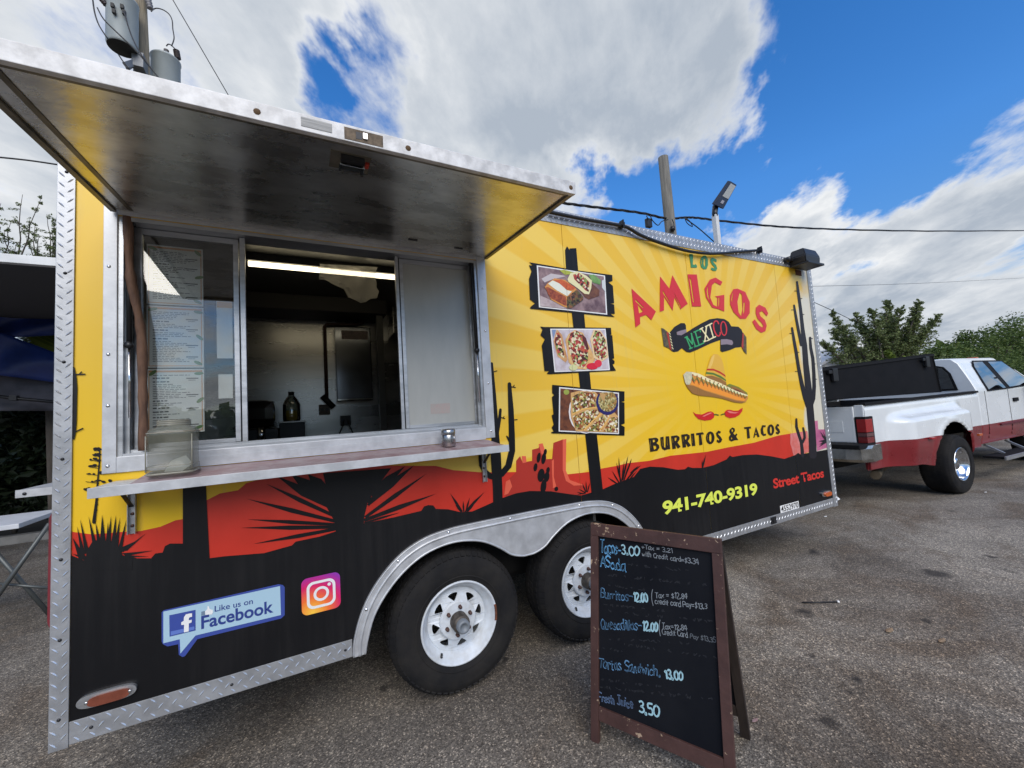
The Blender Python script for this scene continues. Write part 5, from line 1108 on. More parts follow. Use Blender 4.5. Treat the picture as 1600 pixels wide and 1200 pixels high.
# menu pages behind the glass
YM = .082
def at_m(p): v = at_y(p, YM); return v.x, v.z
M_PAPER = mat('menu_paper', (0.72, 0.71, 0.66), 0.5); M_ORANGE = mat('menu_orange', (0.62, 0.28, 0.10), .5); M_TXT = mat('menu_ink', (0.06, 0.06, 0.06), .6); M_LEAF = mat('menu_leaf', (.12, .22, .06), .5)
mp = thing('menu_poster', 'tall three page menu behind the left window glass', 'menu', (-.48, YM, 1.40))
rm = random.Random(11)
x0, _ = at_m((229, 500)); x1, _ = at_m((318, 500))
zs_ = [at_m((300, y))[1] for y in (387, 479, 575, 676)]
for k in range(3):
    zt_, zb_ = zs_[k] - .004, zs_[k + 1] + .002
    pg = obj('menu_page', box(B(), x0, x1, YM, YM + .0008, zb_, zt_), M_PAPER, mp)
    bm = B()
    for r in ((x0 + .006, x1 - .006, zt_ - .014, zt_ - .006), (x0 + .006, x1 - .006, zb_ + .006, zb_ + .009), (x0 + .006, x0 + .009, zb_ + .009, zt_ - .009), (x1 - .009, x1 - .006, zb_ + .009, zt_ - .009)): box(bm, r[0], r[1], YM - .0009, YM - .0001, r[2], r[3])
    obj('page_border', bm, M_ORANGE, pg)
    bm = B(); z = zt_ - .028
    while z > zb_ + .02:
        if rm.random() < .16: h_, l_, r_ = .005, .02, .07; z -= .006
        else: h_, l_, r_ = .0024, .02, rm.uniform(.08, .145)
        x = x0 + l_
        while x < x0 + r_:
            wd = rm.uniform(.006, .02); box(bm, x, min(x + wd, x0 + r_ + .004), YM - .0009, YM - .0002, z, z + h_); x += wd + .0035
        z -= h_ + .0048
    for j in range(4):
        z = zb_ + (zt_ - zb_) * (j + .6 + rm.uniform(-.2, .2)) / 4.4; box(bm, x1 - .062, x1 - .02, YM - .0009, YM - .0002, z, z + .004); box(bm, x1 - .055, x1 - .03, YM - .0009, YM - .0002, z - .007, z - .005)
    obj('page_text', bm, M_TXT, pg)
    bm = B()
    for cx_, cz_ in ((x1 - .018, zt_ - .02), (x0 + .02, zt_ - .016), (x1 - .014, (zt_ + zb_) / 2), (x1 - .02, zb_ + .02)):
        poly2d(bm, [ell(cx_, cz_, .017, .007, 10, rm.uniform(-.8, .8))], lambda x, z: Vector((x, YM - .0011, z)))
    obj('page_leaf', bm, M_LEAF, pg)
for (a, b), lb in ((((338, 470), (364, 560)), 'upper white notice with orange heading beside the menu pages'), (((341, 585), (364, 622)), 'small white card below the notice beside the menu pages')):
    xa, za_ = at_m(a); xb, zb_ = at_m(b)
    t_ = thing('notice_card', lb, 'notice', (xa, YM, zb_)); obj('card_sheet', box(B(), xa, min(xb, -.285), YM, YM + .001, zb_, za_), M_PAPER, t_)
    if b[1] < 600: obj('card_heading', box(B(), xa + .002, min(xb, -.287), YM - .0009, YM - .0001, za_ - .03, za_ - .004), M_ORANGE, t_)

# things on and by the shelf
sk = thing('prop_stick', 'bent brown wooden stick propping the hatch at the left of the window', 'stick', (-.572, .0, 1.352))
spx = [(199, 336), (201, 380), (203, 420), (208, 455), (217, 495), (222, 540), (223, 600), (224, 660), (224, 704)]
sp = [(*(lambda v: (v.x, .008, v.z))(at_y(p, .008)),) for p in smooth_line(spx, 3)]
obj('stick_shaft', tube(B(), sp, [.0148 + .0022 * math.sin(i * .9) + (.0035 if i in (7, 13, 19) else 0) for i in range(len(sp))], 10), M_WOODS, sk)
jy = -.125
jl, jr = at_y((234, 740), jy).x, at_y((309, 735), jy).x; jc = (jl + jr) / 2; jw = (jr - jl) / 2; jz = 1.2745
jar = thing('plastic_jar', 'large clear square plastic jar standing on the serving shelf', 'jar', (jc, jy, jz))
M_JAR = glass_mat('cloudy_plastic', (.70, .70, .63), .18, .86)
M_JARH = bpy.data.materials.new('hazy_plastic'); M_JARH.use_nodes = True
_p = M_JARH.node_tree.nodes['Principled BSDF']; _p.inputs['Base Color'].default_value = (.20, .20, .15, 1); _p.inputs['Roughness'].default_value = .16; _p.inputs['Alpha'].default_value = .46
M_JARR = bpy.data.materials.new('thick_plastic'); M_JARR.use_nodes = True; _p = M_JARR.node_tree.nodes['Principled BSDF']; _p.inputs['Base Color'].default_value = (.30, .29, .23, 1); _p.inputs['Roughness'].default_value = .15; _p.inputs['Alpha'].default_value = .85
def jar_ring(hw, r, z): return [Vector((x, y, z)) for x, y in rrect(jc, jy, hw, hw, r, 4)]
bm = B(); prev = None
for hw_, r_, dz in ((jw * .90, .02, 0.002), (jw, .03, .012), (jw * .985, .03, .035), (jw * .955, .03, .04), (jw * .955, .03, .135), (jw * .985, .03, .14), (jw * .985, .03, .158), (jw * .93, .035, .172), (jw * .74, jw * .70, .181), (jw * .70, jw * .695, .185), (jw * .70, jw * .695, .206)):
    ring = [bm.verts.new(v) for v in jar_ring(hw_, r_, jz + dz)]
    if prev:
        for k in range(len(ring)):
            f = bm.faces.new((prev[k], prev[(k + 1) % len(ring)], ring[(k + 1) % len(ring)], ring[k])); f.smooth = True
    else: bm.faces.new(list(reversed(ring)))
    prev = ring
obj('jar_body', bm, M_JARH, jar)
bm = B()
for z in (.188, .195, .202): lathe(bm, [(jw * .70, z - .003), (jw * .735, z), (jw * .70, z + .003)], (jc, jy, jz), (0, 0, 1), 32)
obj('jar_thread', bm, M_JARR, jar)
for z_, r_, w_ in ((.010, jw * .99, .004), (.159, jw * .985, .0022), (.037, jw * .97, .0015)):  # base rings, plus a shoulder ring standing in for a highlight
    bm = B(); tube(bm, [Vector((x, y, jz + z_)) for x, y in rrect(jc, jy, r_, r_, .03, 4)] + [Vector((jc + r_, jy + r_ - .03, jz + z_))], w_, 6)
    obj('jar_edge_line', bm, M_JARR, jar)
for dx, dy in ((-1, -1), (1, -1)):
    bm = B(); tube(bm, [(jc + dx * jw * .93, jy + dy * jw * .93 + .004, jz + q) for q in (.02, .08, .15)], .0022, 6)
    obj('jar_corner', bm, M_JARR, jar)
bm = B(); poly2d(bm, [[(jc - .03, .03), (jc + .02, .026), (jc + .05, .05), (jc + .03, .085), (jc - .01, .07)]], lambda x, z: Vector((x, jy + .012 + (x - jc) * .4, jz + z - .018)), (0, .001, 0)); obj('jar_note', bm, mat('crumpled_note', (.62, .64, .56), .6, bump=.5), jar)
sy = -.11
sx = at_y((701, 690), sy).x; szb = 1.2745
M_BRUSH = mat('brushed_shaker_steel', (.42, .41, .40), .28, 1.0, var=.2, scale=20)
sk2 = thing('spice_shaker', 'small ribbed steel shaker at the right of the serving shelf', 'shaker', (sx, sy, szb))
obj('shaker_body', lathe(B(), [(0, .001), (.033, .001), (.035, .004), (.035, .056), (.033, .060)], (sx, sy, szb), (0, 0, 1), 32), M_BRUSH, sk2)
obj('shaker_lid', lathe(B(), [(.0355, .061), (.0362, .064), (.0362, .082), (.031, .089), (0, .091)], (sx, sy, szb), (0, 0, 1), 32), M_BRUSH, sk2)
obj('shaker_handle', tube(B(), [(sx + .010, sy - .036, szb + .058), (sx + .013, sy - .050, szb + .050), (sx + .013, sy - .050, szb + .026), (sx + .010, sy - .037, szb + .018)], .004, 8), M_BRUSH, sk2)

# ------------------------------------------------------------------ chalkboard
BW, BH, BLEAN, BSP, BYAW = .559, .894, .169, .375, -1.116
SB = thing('sandwich_board', 'brown framed folding chalkboard with blue handwritten prices on the asphalt', 'chalkboard', (1.051, -.572, 0), BYAW)
def chipped(name, col):
    m = mat(name, col, .55, var=.25, scale=9, bump=.15, bscale=40); t = m.node_tree; p = t.nodes['Principled BSDF']
    src = p.inputs['Base Color'].links[0].from_socket
    tcn = t.nodes.new('ShaderNodeTexCoord'); n = t.nodes.new('ShaderNodeTexNoise'); n.inputs['Scale'].default_value = 22; n.inputs['Detail'].default_value = 8; n.inputs['Roughness'].default_value = .7
    t.links.new(tcn.outputs['Object'], n.inputs['Vector']); r = t.nodes.new('ShaderNodeMapRange'); r.inputs['From Min'].default_value = .615; r.inputs['From Max'].default_value = .64; t.links.new(n.outputs['Fac'], r.inputs['Value'])
    mx = t.nodes.new('ShaderNodeMix'); mx.data_type = 'RGBA'; t.links.new(r.outputs[0], mx.inputs['Factor']); t.links.new(src, mx.inputs['A']); mx.inputs['B'].default_value = (.42, .30, .20, 1); t.links.new(mx.outputs['Result'], p.inputs['Base Color'])
    return m
M_BROWN = chipped('chipped_brown_paint', (.070, .032, .026)); M_DBROWN = mat('weathered_dark_wood', (.030, .020, .015), .7, var=.5, scale=14, stretch=(1, 1, .1), bump=.3)
M_CHALKB = mat('chalkboard_black', (.005, .006, .009), .6, scale=4, col2=(.009, .010, .013), detail=8, spec=.15)
FM = Matrix(((1, 0, 0, 0), (0, math.cos(BLEAN), math.sin(BLEAN), 0), (0, -math.sin(BLEAN), math.cos(BLEAN), 0), (0, 0, 0, 1)))
rl = math.atan2(BSP - BH * math.sin(BLEAN) - .02, BH * math.cos(BLEAN))
RMx = Matrix.Translation((0, BSP, 0)) @ Matrix(((1, 0, 0, 0), (0, math.cos(-rl), math.sin(-rl), 0), (0, -math.sin(-rl), math.cos(-rl), 0), (0, 0, 0, 1)))
def bpart(name, m_, M, x0, x1, y0, y1, z0, z1, bev=.002, parent=SB, label=None):
    return obj(name, box(B(), x0, x1, y0, y1, z0, z1, bev, 0, M), m_, parent, local=True, label=label)
bpart('frame_stile', M_BROWN, FM, 0, .036, 0, .022, 0, .838); bpart('frame_stile', M_BROWN, FM, BW - .036, BW, 0, .022, 0, .838)
bpart('frame_rail', M_BROWN, FM, 0, BW, 0, .024, .8385, BH, .003); bpart('frame_rail', M_BROWN, FM, .0365, BW - .0365, .001, .021, .088, .140)
SLATE = bpart('slate', M_CHALKB, FM, .030, BW - .030, .012, .018, .135, .845, 0)
bpart('frame_stile', M_DBROWN, RMx, 0, .036, -.022, 0, 0, BH - .02, label='darker rear leg'); bpart('frame_stile', M_DBROWN, RMx, BW - .036, BW, -.022, 0, 0, BH - .02, label='darker rear leg')
bpart('frame_rail', M_DBROWN, RMx, .0365, BW - .0365, -.020, -.002, .10, .15); bpart('rear_slate', M_CHALKB, RMx, .030, BW - .030, -.014, -.010, .14, BH - .03, 0)
for x in (.10, BW - .10): bpart('frame_hinge', M_DARK, FM, x - .02, x + .02, .0245, .034, BH - .022, BH - .004, 0)
GL = {
 'T': '0,6 4,6|2,6 2,0', 'A': '0,0 2,6 4,0|1,2.3 3,2.3', 'B': '0,0 0,6 2.6,5.8 3,4.6 2.4,3.4 0,3.1 2.8,2.8 3.5,1.6 2.8,.2 0,0', 'Q': '2,6 .4,5 0,3 .6,.8 2,0 3.5,.8 4,3 3.5,5 2,6|2.6,1.4 4.2,-.6',
 'S': '3.6,5.2 2.4,6 .8,5.6 .4,4.3 1.6,3.3 3.2,2.6 3.6,1.2 2.4,0 .3,.6', 'F': '0,0 0,6 3.6,6|0,3.2 2.6,3.2', 'J': '1,6 3.6,6|2.6,6 2.6,1 1.6,0 .3,.8', 'C': '3.8,5 2.4,6 .7,5 .2,3 .8,.8 2.4,0 3.8,.9', 'P': '0,0 0,6 2.6,5.8 3.4,4.6 2.6,3.2 0,3',
 'a': '2.8,3.2 1.6,3.8 .3,2.6 .4,.8 1.4,.1 2.7,1.2|2.9,4.2 2.9,.6 3.7,-.1', 'c': '3,3.1 1.8,3.8 .5,2.8 .5,.9 1.8,0 3,.7', 'o': '1.6,3.8 .3,2.8 .4,.8 1.6,0 2.9,.8 3,2.8 1.6,3.8', 's': '2.8,3.2 1.6,3.8 .5,3 1.2,2.1 2.6,1.4 2.4,.3 1.2,0 .2,.5',
 'x': '0,3.7 3,0|3,3.7 0,0', 'w': '0,3.7 .8,0 1.8,2.8 2.8,0 3.6,3.7', 'i': '1,3.7 1,0|1,5 1,5.3', 't': '1.2,5.6 1.2,.5 2.2,0|0,3.8 2.6,3.8', 'h': '.2,6 .2,0|.2,2.4 1.4,3.7 2.7,3 2.8,0', 'r': '.3,3.7 .3,0|.3,2.4 1.4,3.7 2.4,3.5', 'e': '.3,2 2.9,2.1 2.7,3.3 1.5,3.8 .3,2.6 .6,.6 1.8,0 3,.7',
 'd': '3,6 3,0|3,2.8 1.6,3.8 .3,2.6 .4,.7 1.6,0 3,1', 'n': '.3,3.7 .3,0|.3,2.4 1.5,3.7 2.7,3 2.8,0', 'l': '.8,6 .8,0', 'u': '.2,3.7 .3,.9 1.4,0 2.8,1|2.8,3.7 2.9,0', 'y': '.2,3.7 1.5,.8|3,3.7 .8,-2',
 '0': '1.8,6 .4,4.6 .3,1.6 1.6,0 3.2,1.4 3.4,4.4 1.8,6', '1': '.6,4.8 1.8,6 1.8,0', '2': '.3,4.8 1.5,6 3,5.2 2.9,3.6 .2,0 3.4,0', '3': '.3,5.5 1.8,6 3.2,5 2.6,3.5 1.3,3.2 3,2.6 3.3,1 1.8,0 .2,.6', '4': '2.6,0 2.6,6 0,2 3.6,2', '5': '3.2,6 .6,6 .4,3.4 2.2,3.7 3.3,2 2.4,.2 .3,.4', '8': '1.8,3.2 .5,4.6 1.8,6 3.1,4.6 1.8,3.2 .3,1.5 1.8,0 3.3,1.5 1.8,3.2',
 '9': '3,4.6 1.8,6 .4,4.6 1.6,3.1 3,4.4 3,0', '$': '3.2,4.8 1.8,5.4 .5,4.4 1.8,3 3.2,1.8 1.8,.6 .3,1.3|1.8,6.2 1.8,-.3', '=': '0,3.6 3,3.6|0,2 3,2', '-': '0,2.6 2.6,2.6', '+': '1.6,4.4 1.6,.8|0,2.6 3.2,2.6', '.': '.5,0 1.1,0 1.1,.8 .5,.8 .5,0', '(': '1.5,7 .3,5 .2,2 1.6,-1'}
ADV = {'l': 1.8, 'i': 2, '1': 2.8, '.': 2.1, ' ': 2.6, '-': 3.4, 'w': 4.6, 't': 3.2, 'T': 4.4, 'Q': 4.8, 'r': 3}
BI = Matrix.Rotation(-BYAW, 4, 'Z') @ Matrix.Translation(-SB.location)
bn_w = (Matrix.Rotation(BYAW, 4, 'Z') @ FM).to_3x3() @ Vector((0, 1, 0))
bo_w = SB.matrix_basis @ (FM @ Vector((0, .012, 0)))
FMI = FM.inverted()
def on_board(p):
    w_ = Matrix.Translation(SB.location) @ Matrix.Rotation(BYAW, 4, 'Z')
    o = w_ @ (FM @ Vector((0, .012, 0))); n = (w_.to_3x3() @ (FM.to_3x3() @ Vector((0, 1, 0))))
    h = hit(p, o, n); l = FMI @ (w_.inverted() @ h); return (l.x, l.z)
z7 = zf(900, 800, 3)
rc = random.Random(21)
def chalk(name, items, m_, width, layer):
    """items: (text, left base, right base, cap height) in crop pixels"""
    if len(items) > 1 and name != 'chalk_residue':
        for it in items: chalk(name, [it], m_, width, layer)
        return
    bm = B()
    for body, pl_, pr_, hz in items:
        a = on_board(z7([pl_])[0]); b = on_board(z7([pr_])[0]); t_ = on_board(z7([(pl_[0], pl_[1] - hz)])[0]); H = t_[1] - a[1]
        tot = sum(ADV.get(c, 4.0) for c in body); ux = (b[0] - a[0]) / tot; sl_ = (b[1] - a[1]) / tot; x = 0
        for c in body:
            jw_, js_, jh_, jb_ = rc.uniform(-.10, .10), rc.uniform(-.14, .10), rc.uniform(-.12, .12), rc.uniform(-.45, .45)
            if name == 'chalk_residue' and rc.random() < .35: x += ADV.get(c, 4.0); continue
            if name == 'chalk_residue' and c != ' ': lns = ['%.1f,%.1f %.1f,%.1f %.1f,%.1f' % tuple(rc.uniform(0, 3.6) for _ in range(6)) for _ in range(rc.choice((1, 1, 2)))]
            else: lns = GL.get(c, '').split('|') if c in GL else []
            for ln in lns:
                pts = [tuple(float(q) for q in w.split(',')) for w in ln.split()]
                pts = [((px_ - 1.8) * (1 + jw_) + (py_ - 3) * js_ + 1.8 + rc.uniform(-.17, .17), py_ * (1 + jh_) + jb_ + rc.uniform(-.17, .17)) for px_, py_ in pts]
                if len(pts) > 2: pts = smooth_line(pts, 3)
                P2 = [(a[0] + (x + px_) * ux, a[1] + (x + px_) * sl_ + py_ / 6 * H) for px_, py_ in pts]
                prev = None; wd_ = width * rc.uniform(.85, 1.1) / 2
                for i_, q in enumerate(P2):
                    a2 = P2[max(i_ - 1, 0)]; b2 = P2[min(i_ + 1, len(P2) - 1)]; dx, dy = b2[0] - a2[0], b2[1] - a2[1]; l_ = math.hypot(dx, dy) or 1e-6
                    ex = (dx / l_ * wd_ * .6 * (1 if i_ == len(P2) - 1 else -1), dy / l_ * wd_ * .6 * (1 if i_ == len(P2) - 1 else -1)) if i_ in (0, len(P2) - 1) else (0, 0)
                    pr = [bm.verts.new(FM @ Vector((q[0] + ex[0] + k_ * -dy / l_ * wd_, .012 - .0006 * layer, q[1] + ex[1] + k_ * dx / l_ * wd_))) for k_ in (-1, 1)]
                    if prev: bm.faces.new((prev[0], pr[0], pr[1], prev[1]))
                    prev = pr
            x += ADV.get(c, 4.0)
    return obj(name, bm, m_, SB, local=True)
def chalk_mat(name, col, a): 
    m = mat(name, col, .9); return m
M_CH1 = chalk_mat('blue_chalk', (.13, .36, .60), 1); M_CH2 = chalk_mat('pale_blue_chalk', (.34, .56, .62), 1); M_CH3 = chalk_mat('grey_chalk', (.25, .28, .30), 1); M_CH4 = chalk_mat('faint_blue_chalk', (.10, .16, .27), 1); M_CH5 = chalk_mat('ghost_chalk', (.017, .019, .024), 1)
heads = [('Tacos-', (116, 188), (214, 203), 58), ('ASada', (115, 252), (236, 276), 48)]
chalk('chalk_lettering', heads, M_CH1, .0062, 1); chalk('chalk_core', heads, M_CHALKB, .0028, 2)
heads2 = [('Burritos-', (118, 402), (268, 415), 40), ('Quesadillas-', (118, 545), (310, 556), 44), ('Tortas Sandwich.', (110, 728), (398, 770), 44)]
chalk('chalk_lettering', heads2, mat('mid_blue_chalk', (.10, .23, .38), .9), .0052, 1); chalk('chalk_core', heads2, M_CHALKB, .0024, 2)
hd3 = [('Fresh Juice', (105, 882), (270, 922), 40)]
chalk('chalk_lettering', hd3, M_CH4, .0052, 1); chalk('chalk_core', hd3, M_CHALKB, .0016, 2)
pr_ = [('3.00', (212, 198), (300, 208), 44), ('12.00', (270, 418), (338, 424), 38), ('12.00', (313, 553), (386, 561), 38), ('13.00', (416, 778), (504, 792), 40), ('3.50', (296, 940), (394, 964), 48)]
chalk('chalk_lettering', pr_, M_CH2, .0068, 1)
chalk('chalk_lettering', [('+Tax = 3.21', (308, 172), (455, 192), 20), ('with Credit card=$3.34', (310, 206), (577, 246), 22), ('(', (355, 432), (372, 434), 52), ('Tax = $12.84', (372, 402), (524, 406), 25), ('credit card Pay=$13.3', (370, 430), (618, 456), 24), ('(', (391, 572), (404, 574), 52), ('Tax=12.84', (403, 546), (522, 554), 24), ('Credit Card', (404, 573), (526, 587), 24)], M_CH3, .0023, 1)
chalk('chalk_lettering', [('Pay $13.35', (537, 590), (658, 614), 22)], mat('dim_chalk', (.12, .135, .15), .9), .0022, 1)
gh = []
for (x0_, y0_, x1_, y1_) in ((245, 250, 560, 285), (150, 300, 620, 350), (150, 350, 330, 372), (130, 440, 420, 470), (150, 470, 640, 520), (130, 600, 520, 620), (220, 625, 660, 690), (110, 640, 230, 665), (110, 790, 430, 830), (110, 825, 560, 880), (380, 850, 640, 880)):
    body = ''.join(rc.choice('aceonlusrti  ') for _ in range(int((x1_ - x0_) / 16))); gh.append((body, (x0_, y0_), (x1_, y1_), 20))
chalk('chalk_residue', gh, M_CH5, .0030, .5)['kind'] = 'stuff'

# ------------------------------------------------------------------ pickup truck
TY = -rad(3.0)
TK = thing('pickup_truck', 'white and red pickup truck parked beyond the trailer nose', 'pickup truck', (7.577, -.016, 0), TY)
M_TW = mat('white_truck_paint', (.74, .77, .77), .25, var=.06, scale=2, coat=.6); M_TR = mat('red_truck_paint', (.20, .014, .018), .28, var=.2, scale=2, coat=.6)
M_TBLK = mat('black_truck_trim', (.010, .010, .011), .7, spec=.15); M_CHR = mat('dull_chrome', (.55, .54, .50), .22, 1.0, var=.25, scale=7)
def tk(name, bm, m_, parent=TK, **k): return obj(name, bm, m_, parent, local=True, **k)
def ss(a, b, x):
    t = max(0, min(1, (x - a) / (b - a))); return t * t * (3 - 2 * t)
ARC = (.02, .40, .56)
def inarch(s, z): return math.hypot((s - ARC[0]), (z - ARC[1]) * 1.05) < ARC[2]
def flare(s, z):
    f = ss(-1.30, -.95, s) * (1 - ss(.55, .78, s)) * (1 - ss(1.02, 1.13, z - .02 * (s)))
    return f
def bed_side(lat0, sgn):
    bm = B(); n, svals = 0, [-1.70 + 3.10 * i / 93 for i in range(94)]; zvals = [.47, .52, .58, .64, .70, .76, .783, .79, .83, .87, .91, .95, .985, 1.01, 1.03, 1.05, 1.07, 1.09, 1.12, 1.16, 1.20, 1.235, 1.25]
    V = {}
    for i, s in enumerate(svals):
        for j, z in enumerate(zvals):
            zz_ = z + (.035 * (s + 1.7) / 3.1 if z > 1.1 else 0) - (.05 * ss(-.9, -.5, s) * (1 - ss(-.5, -.4, s)) if z < .5 else 0)
            lat = .20 - .165 * flare(s, z) + .035 * ss(.75, .47, z) + .03 * ss(1.2, 1.26, z)
            d = math.hypot(s - ARC[0], (z - ARC[1]) * 1.05)
            if ARC[2] < d < ARC[2] + .09: lat -= .022 * (1 - (d - ARC[2]) / .09)
            lat = lat0 + sgn * lat
            ss_, z2_ = s, zz_
            if d < ARC[2] and d > ARC[2] - .07:        # snap to a clean arch edge
                k = ARC[2] / d; ss_ = ARC[0] + (s - ARC[0]) * k; z2_ = ARC[1] + (z - ARC[1]) * k
            V[i, j] = bm.verts.new((ss_, lat, z2_))
    for i in range(len(svals) - 1):
        for j in range(len(zvals) - 1):
            c_ = [(svals[i + a], zvals[j + b]) for a, b in ((0, 0), (1, 0), (1, 1), (0, 1))]
            if any(math.hypot(s - ARC[0], (z - ARC[1]) * 1.05) < ARC[2] - .055 for s, z in c_): continue
            if all(inarch(s, z) for s, z in c_): continue
            f = bm.faces.new((V[i, j], V[i + 1, j], V[i + 1, j + 1], V[i, j + 1])); f.smooth = True; f.material_index = 1 if zvals[j] < .785 else 0
    return bm
tk('bed_side', bed_side(0, 1), [M_TW, M_TR], label='near side of the bed with a bulging wheel flare')
tk('bed_side', bed_side(2.25, -1), [M_TW, M_TR], label='far side of the bed')
tk('bed_rail', (lambda bm: (beam(bm, (-1.70, .235, 1.255), (1.40, .235, 1.292), .10, .03, .006), beam(bm, (-1.70, 2.015, 1.255), (1.40, 2.015, 1.292), .10, .03, .006), bm)[2])(B()), M_TBLK)
tk('bed_floor', (lambda bm: (box(bm, -1.68, 1.40, .26, 1.99, .72, .76), box(bm, 1.36, 1.40, .26, 1.99, .761, 1.25), bm)[2])(B()), M_TBLK)
tk('bed_dark_sheet', (lambda bm: (box(bm, -1.66, 1.355, .262, .285, .765, 1.24), box(bm, -1.66, 1.355, 1.965, 1.988, .765, 1.24), box(bm, 1.33, 1.355, .29, 1.96, .765, 1.24), box(bm, -1.675, -1.662, .32, 1.93, .82, 1.232), bm)[4])(B()), M_TBLK)  # added black sheets that keep the inside of the bed dark
tg = tk('tailgate', (lambda bm: (box(bm, -1.735, -1.68, .30, 1.95, .80, 1.235, .012), box(bm, -1.7385, -1.735, .42, 1.83, .92, 1.06), bm)[2])(B()), M_TW)
tk('tailgate_edge', box(B(), -1.735, -1.68, .30, 1.95, 1.2355, 1.248, .003), M_TBLK, tg)
tk('tailgate_band', box(B(), -1.72, -1.66, .24, 2.01, .70, .79, .008), M_TR)
for y_, y2_ in ((.205, .298), (1.952, 2.045)): tk('bed_corner', box(B(), -1.715, -1.66, y_, y2_, .795, 1.25, .012), M_TW)
for y0_, y1_, lb in ((.188, .296, 'near side tail lamp'), (1.954, 2.062, 'far side tail lamp')):
    ln = tk('tail_lamp', box(B(), -1.735, -1.56, y0_, y1_, .72, 1.11, .012), M_TBLK, label=lb)
    tk('lamp_lens', box(B(), -1.7395, -1.59, y0_ - .0035, y1_ - .02, .925, 1.08, .004), mat('red_lens', (.30, .012, .012), .2, coat=.6), ln)
    tk('lamp_lens', box(B(), -1.7395, -1.59, y0_ - .0035, y1_ - .02, .875, .915, .003), mat('smoked_lens', (.12, .05, .05), .25, coat=.6), ln)
    tk('lamp_lens', box(B(), -1.7395, -1.59, y0_ - .0035, y1_ - .02, .80, .868, .003), mat('dark_red_lens', (.16, .014, .014), .25, coat=.6), ln)
def bump(bm):
    prof = [(-1.74, .78), (-1.90, .775), (-1.945, .74), (-1.945, .62), (-1.90, .585), (-1.74, .60)]
    def sect(y, k): return [bm.verts.new((s + k, y, z)) for s, z in prof]
    rows = [sect(.15, .20), sect(.19, .05), sect(.32, 0), sect(1.93, 0), sect(2.06, .05), sect(2.10, .20)]
    for a, b in zip(rows[:-1], rows[1:]):
        for k in range(len(prof) - 1): bm.faces.new((a[k], a[k + 1], b[k + 1], b[k]))
    bm.faces.new(rows[0]); bm.faces.new(list(reversed(rows[-1]))); bmesh.ops.recalc_face_normals(bm, faces=bm.faces); return bm
bp = tk('rear_bumper', bump(B()), M_CHR)
tk('bumper_pad', box(B(), -1.955, -1.72, .17, 2.08, .741, .795, .012), M_TBLK, bp)
tk('quarter_corner', box(B(), -1.69, -1.45, .205, .26, .48, .70, .01), M_TR)
# cab: cross-section swept along s, with separate doors and glass
def cab_lat(z): return .215 + (.035 * ss(.75, .47, z)) + .19 * max(0, (z - 1.29) / .52) ** 1.15
cs = [(1.42, 1.815), (1.50, 1.83), (2.9, 1.84), (3.05, 1.83), (3.45, 1.62), (3.95, 1.33), (4.05, 1.27)]
def cab(bm):
    zl_ = [.50, .55, .65, .75, .785, .79, .9, 1.0, 1.1, 1.2, 1.27, 1.30]
    zu = [1.36, 1.45, 1.55, 1.65, 1.74]
    rows = []
    for s, zt_ in cs:
        ring = []
        for z in zl_: ring.append((cab_lat(z), min(z, zt_ - .02)))
        for z in zu: ring.append((cab_lat(min(z, zt_ - .01)), min(z, zt_ - .012)))
        ring.append((cab_lat(min(1.79, zt_)) + .05, zt_)); ring.append((cab_lat(min(1.79, zt_)) + .18, zt_ + .012))
        full = ring + [(2.25 - y, z) for y, z in reversed(ring)]
        rows.append([bm.verts.new((s, y, z)) for y, z in full])
    n = len(rows[0])
    for a, b in zip(rows[:-1], rows[1:]):
        for k in range(n - 1):
            f = bm.faces.new((a[k], b[k], b[k + 1], a[k + 1])); zc_ = (a[k].co.z + a[k + 1].co.z) / 2; f.material_index = 1 if zc_ < .787 else 0; f.smooth = True
    f = bm.faces.new(rows[0]); f2 = bm.faces.new(list(reversed(rows[-1])))
    bmesh.ops.recalc_face_normals(bm, faces=bm.faces); return bm
tk('cab_body', cab(B()), [M_TW, M_TR])
def side_quad(bm, pts, off, sgn=1, lat0=0):
    vs = [bm.verts.new((s, lat0 + sgn * (cab_lat(z) - off), z)) for s, z in pts]; bm.faces.new(vs if sgn > 0 else list(reversed(vs))); return bm
M_SEAL = M_TBLK
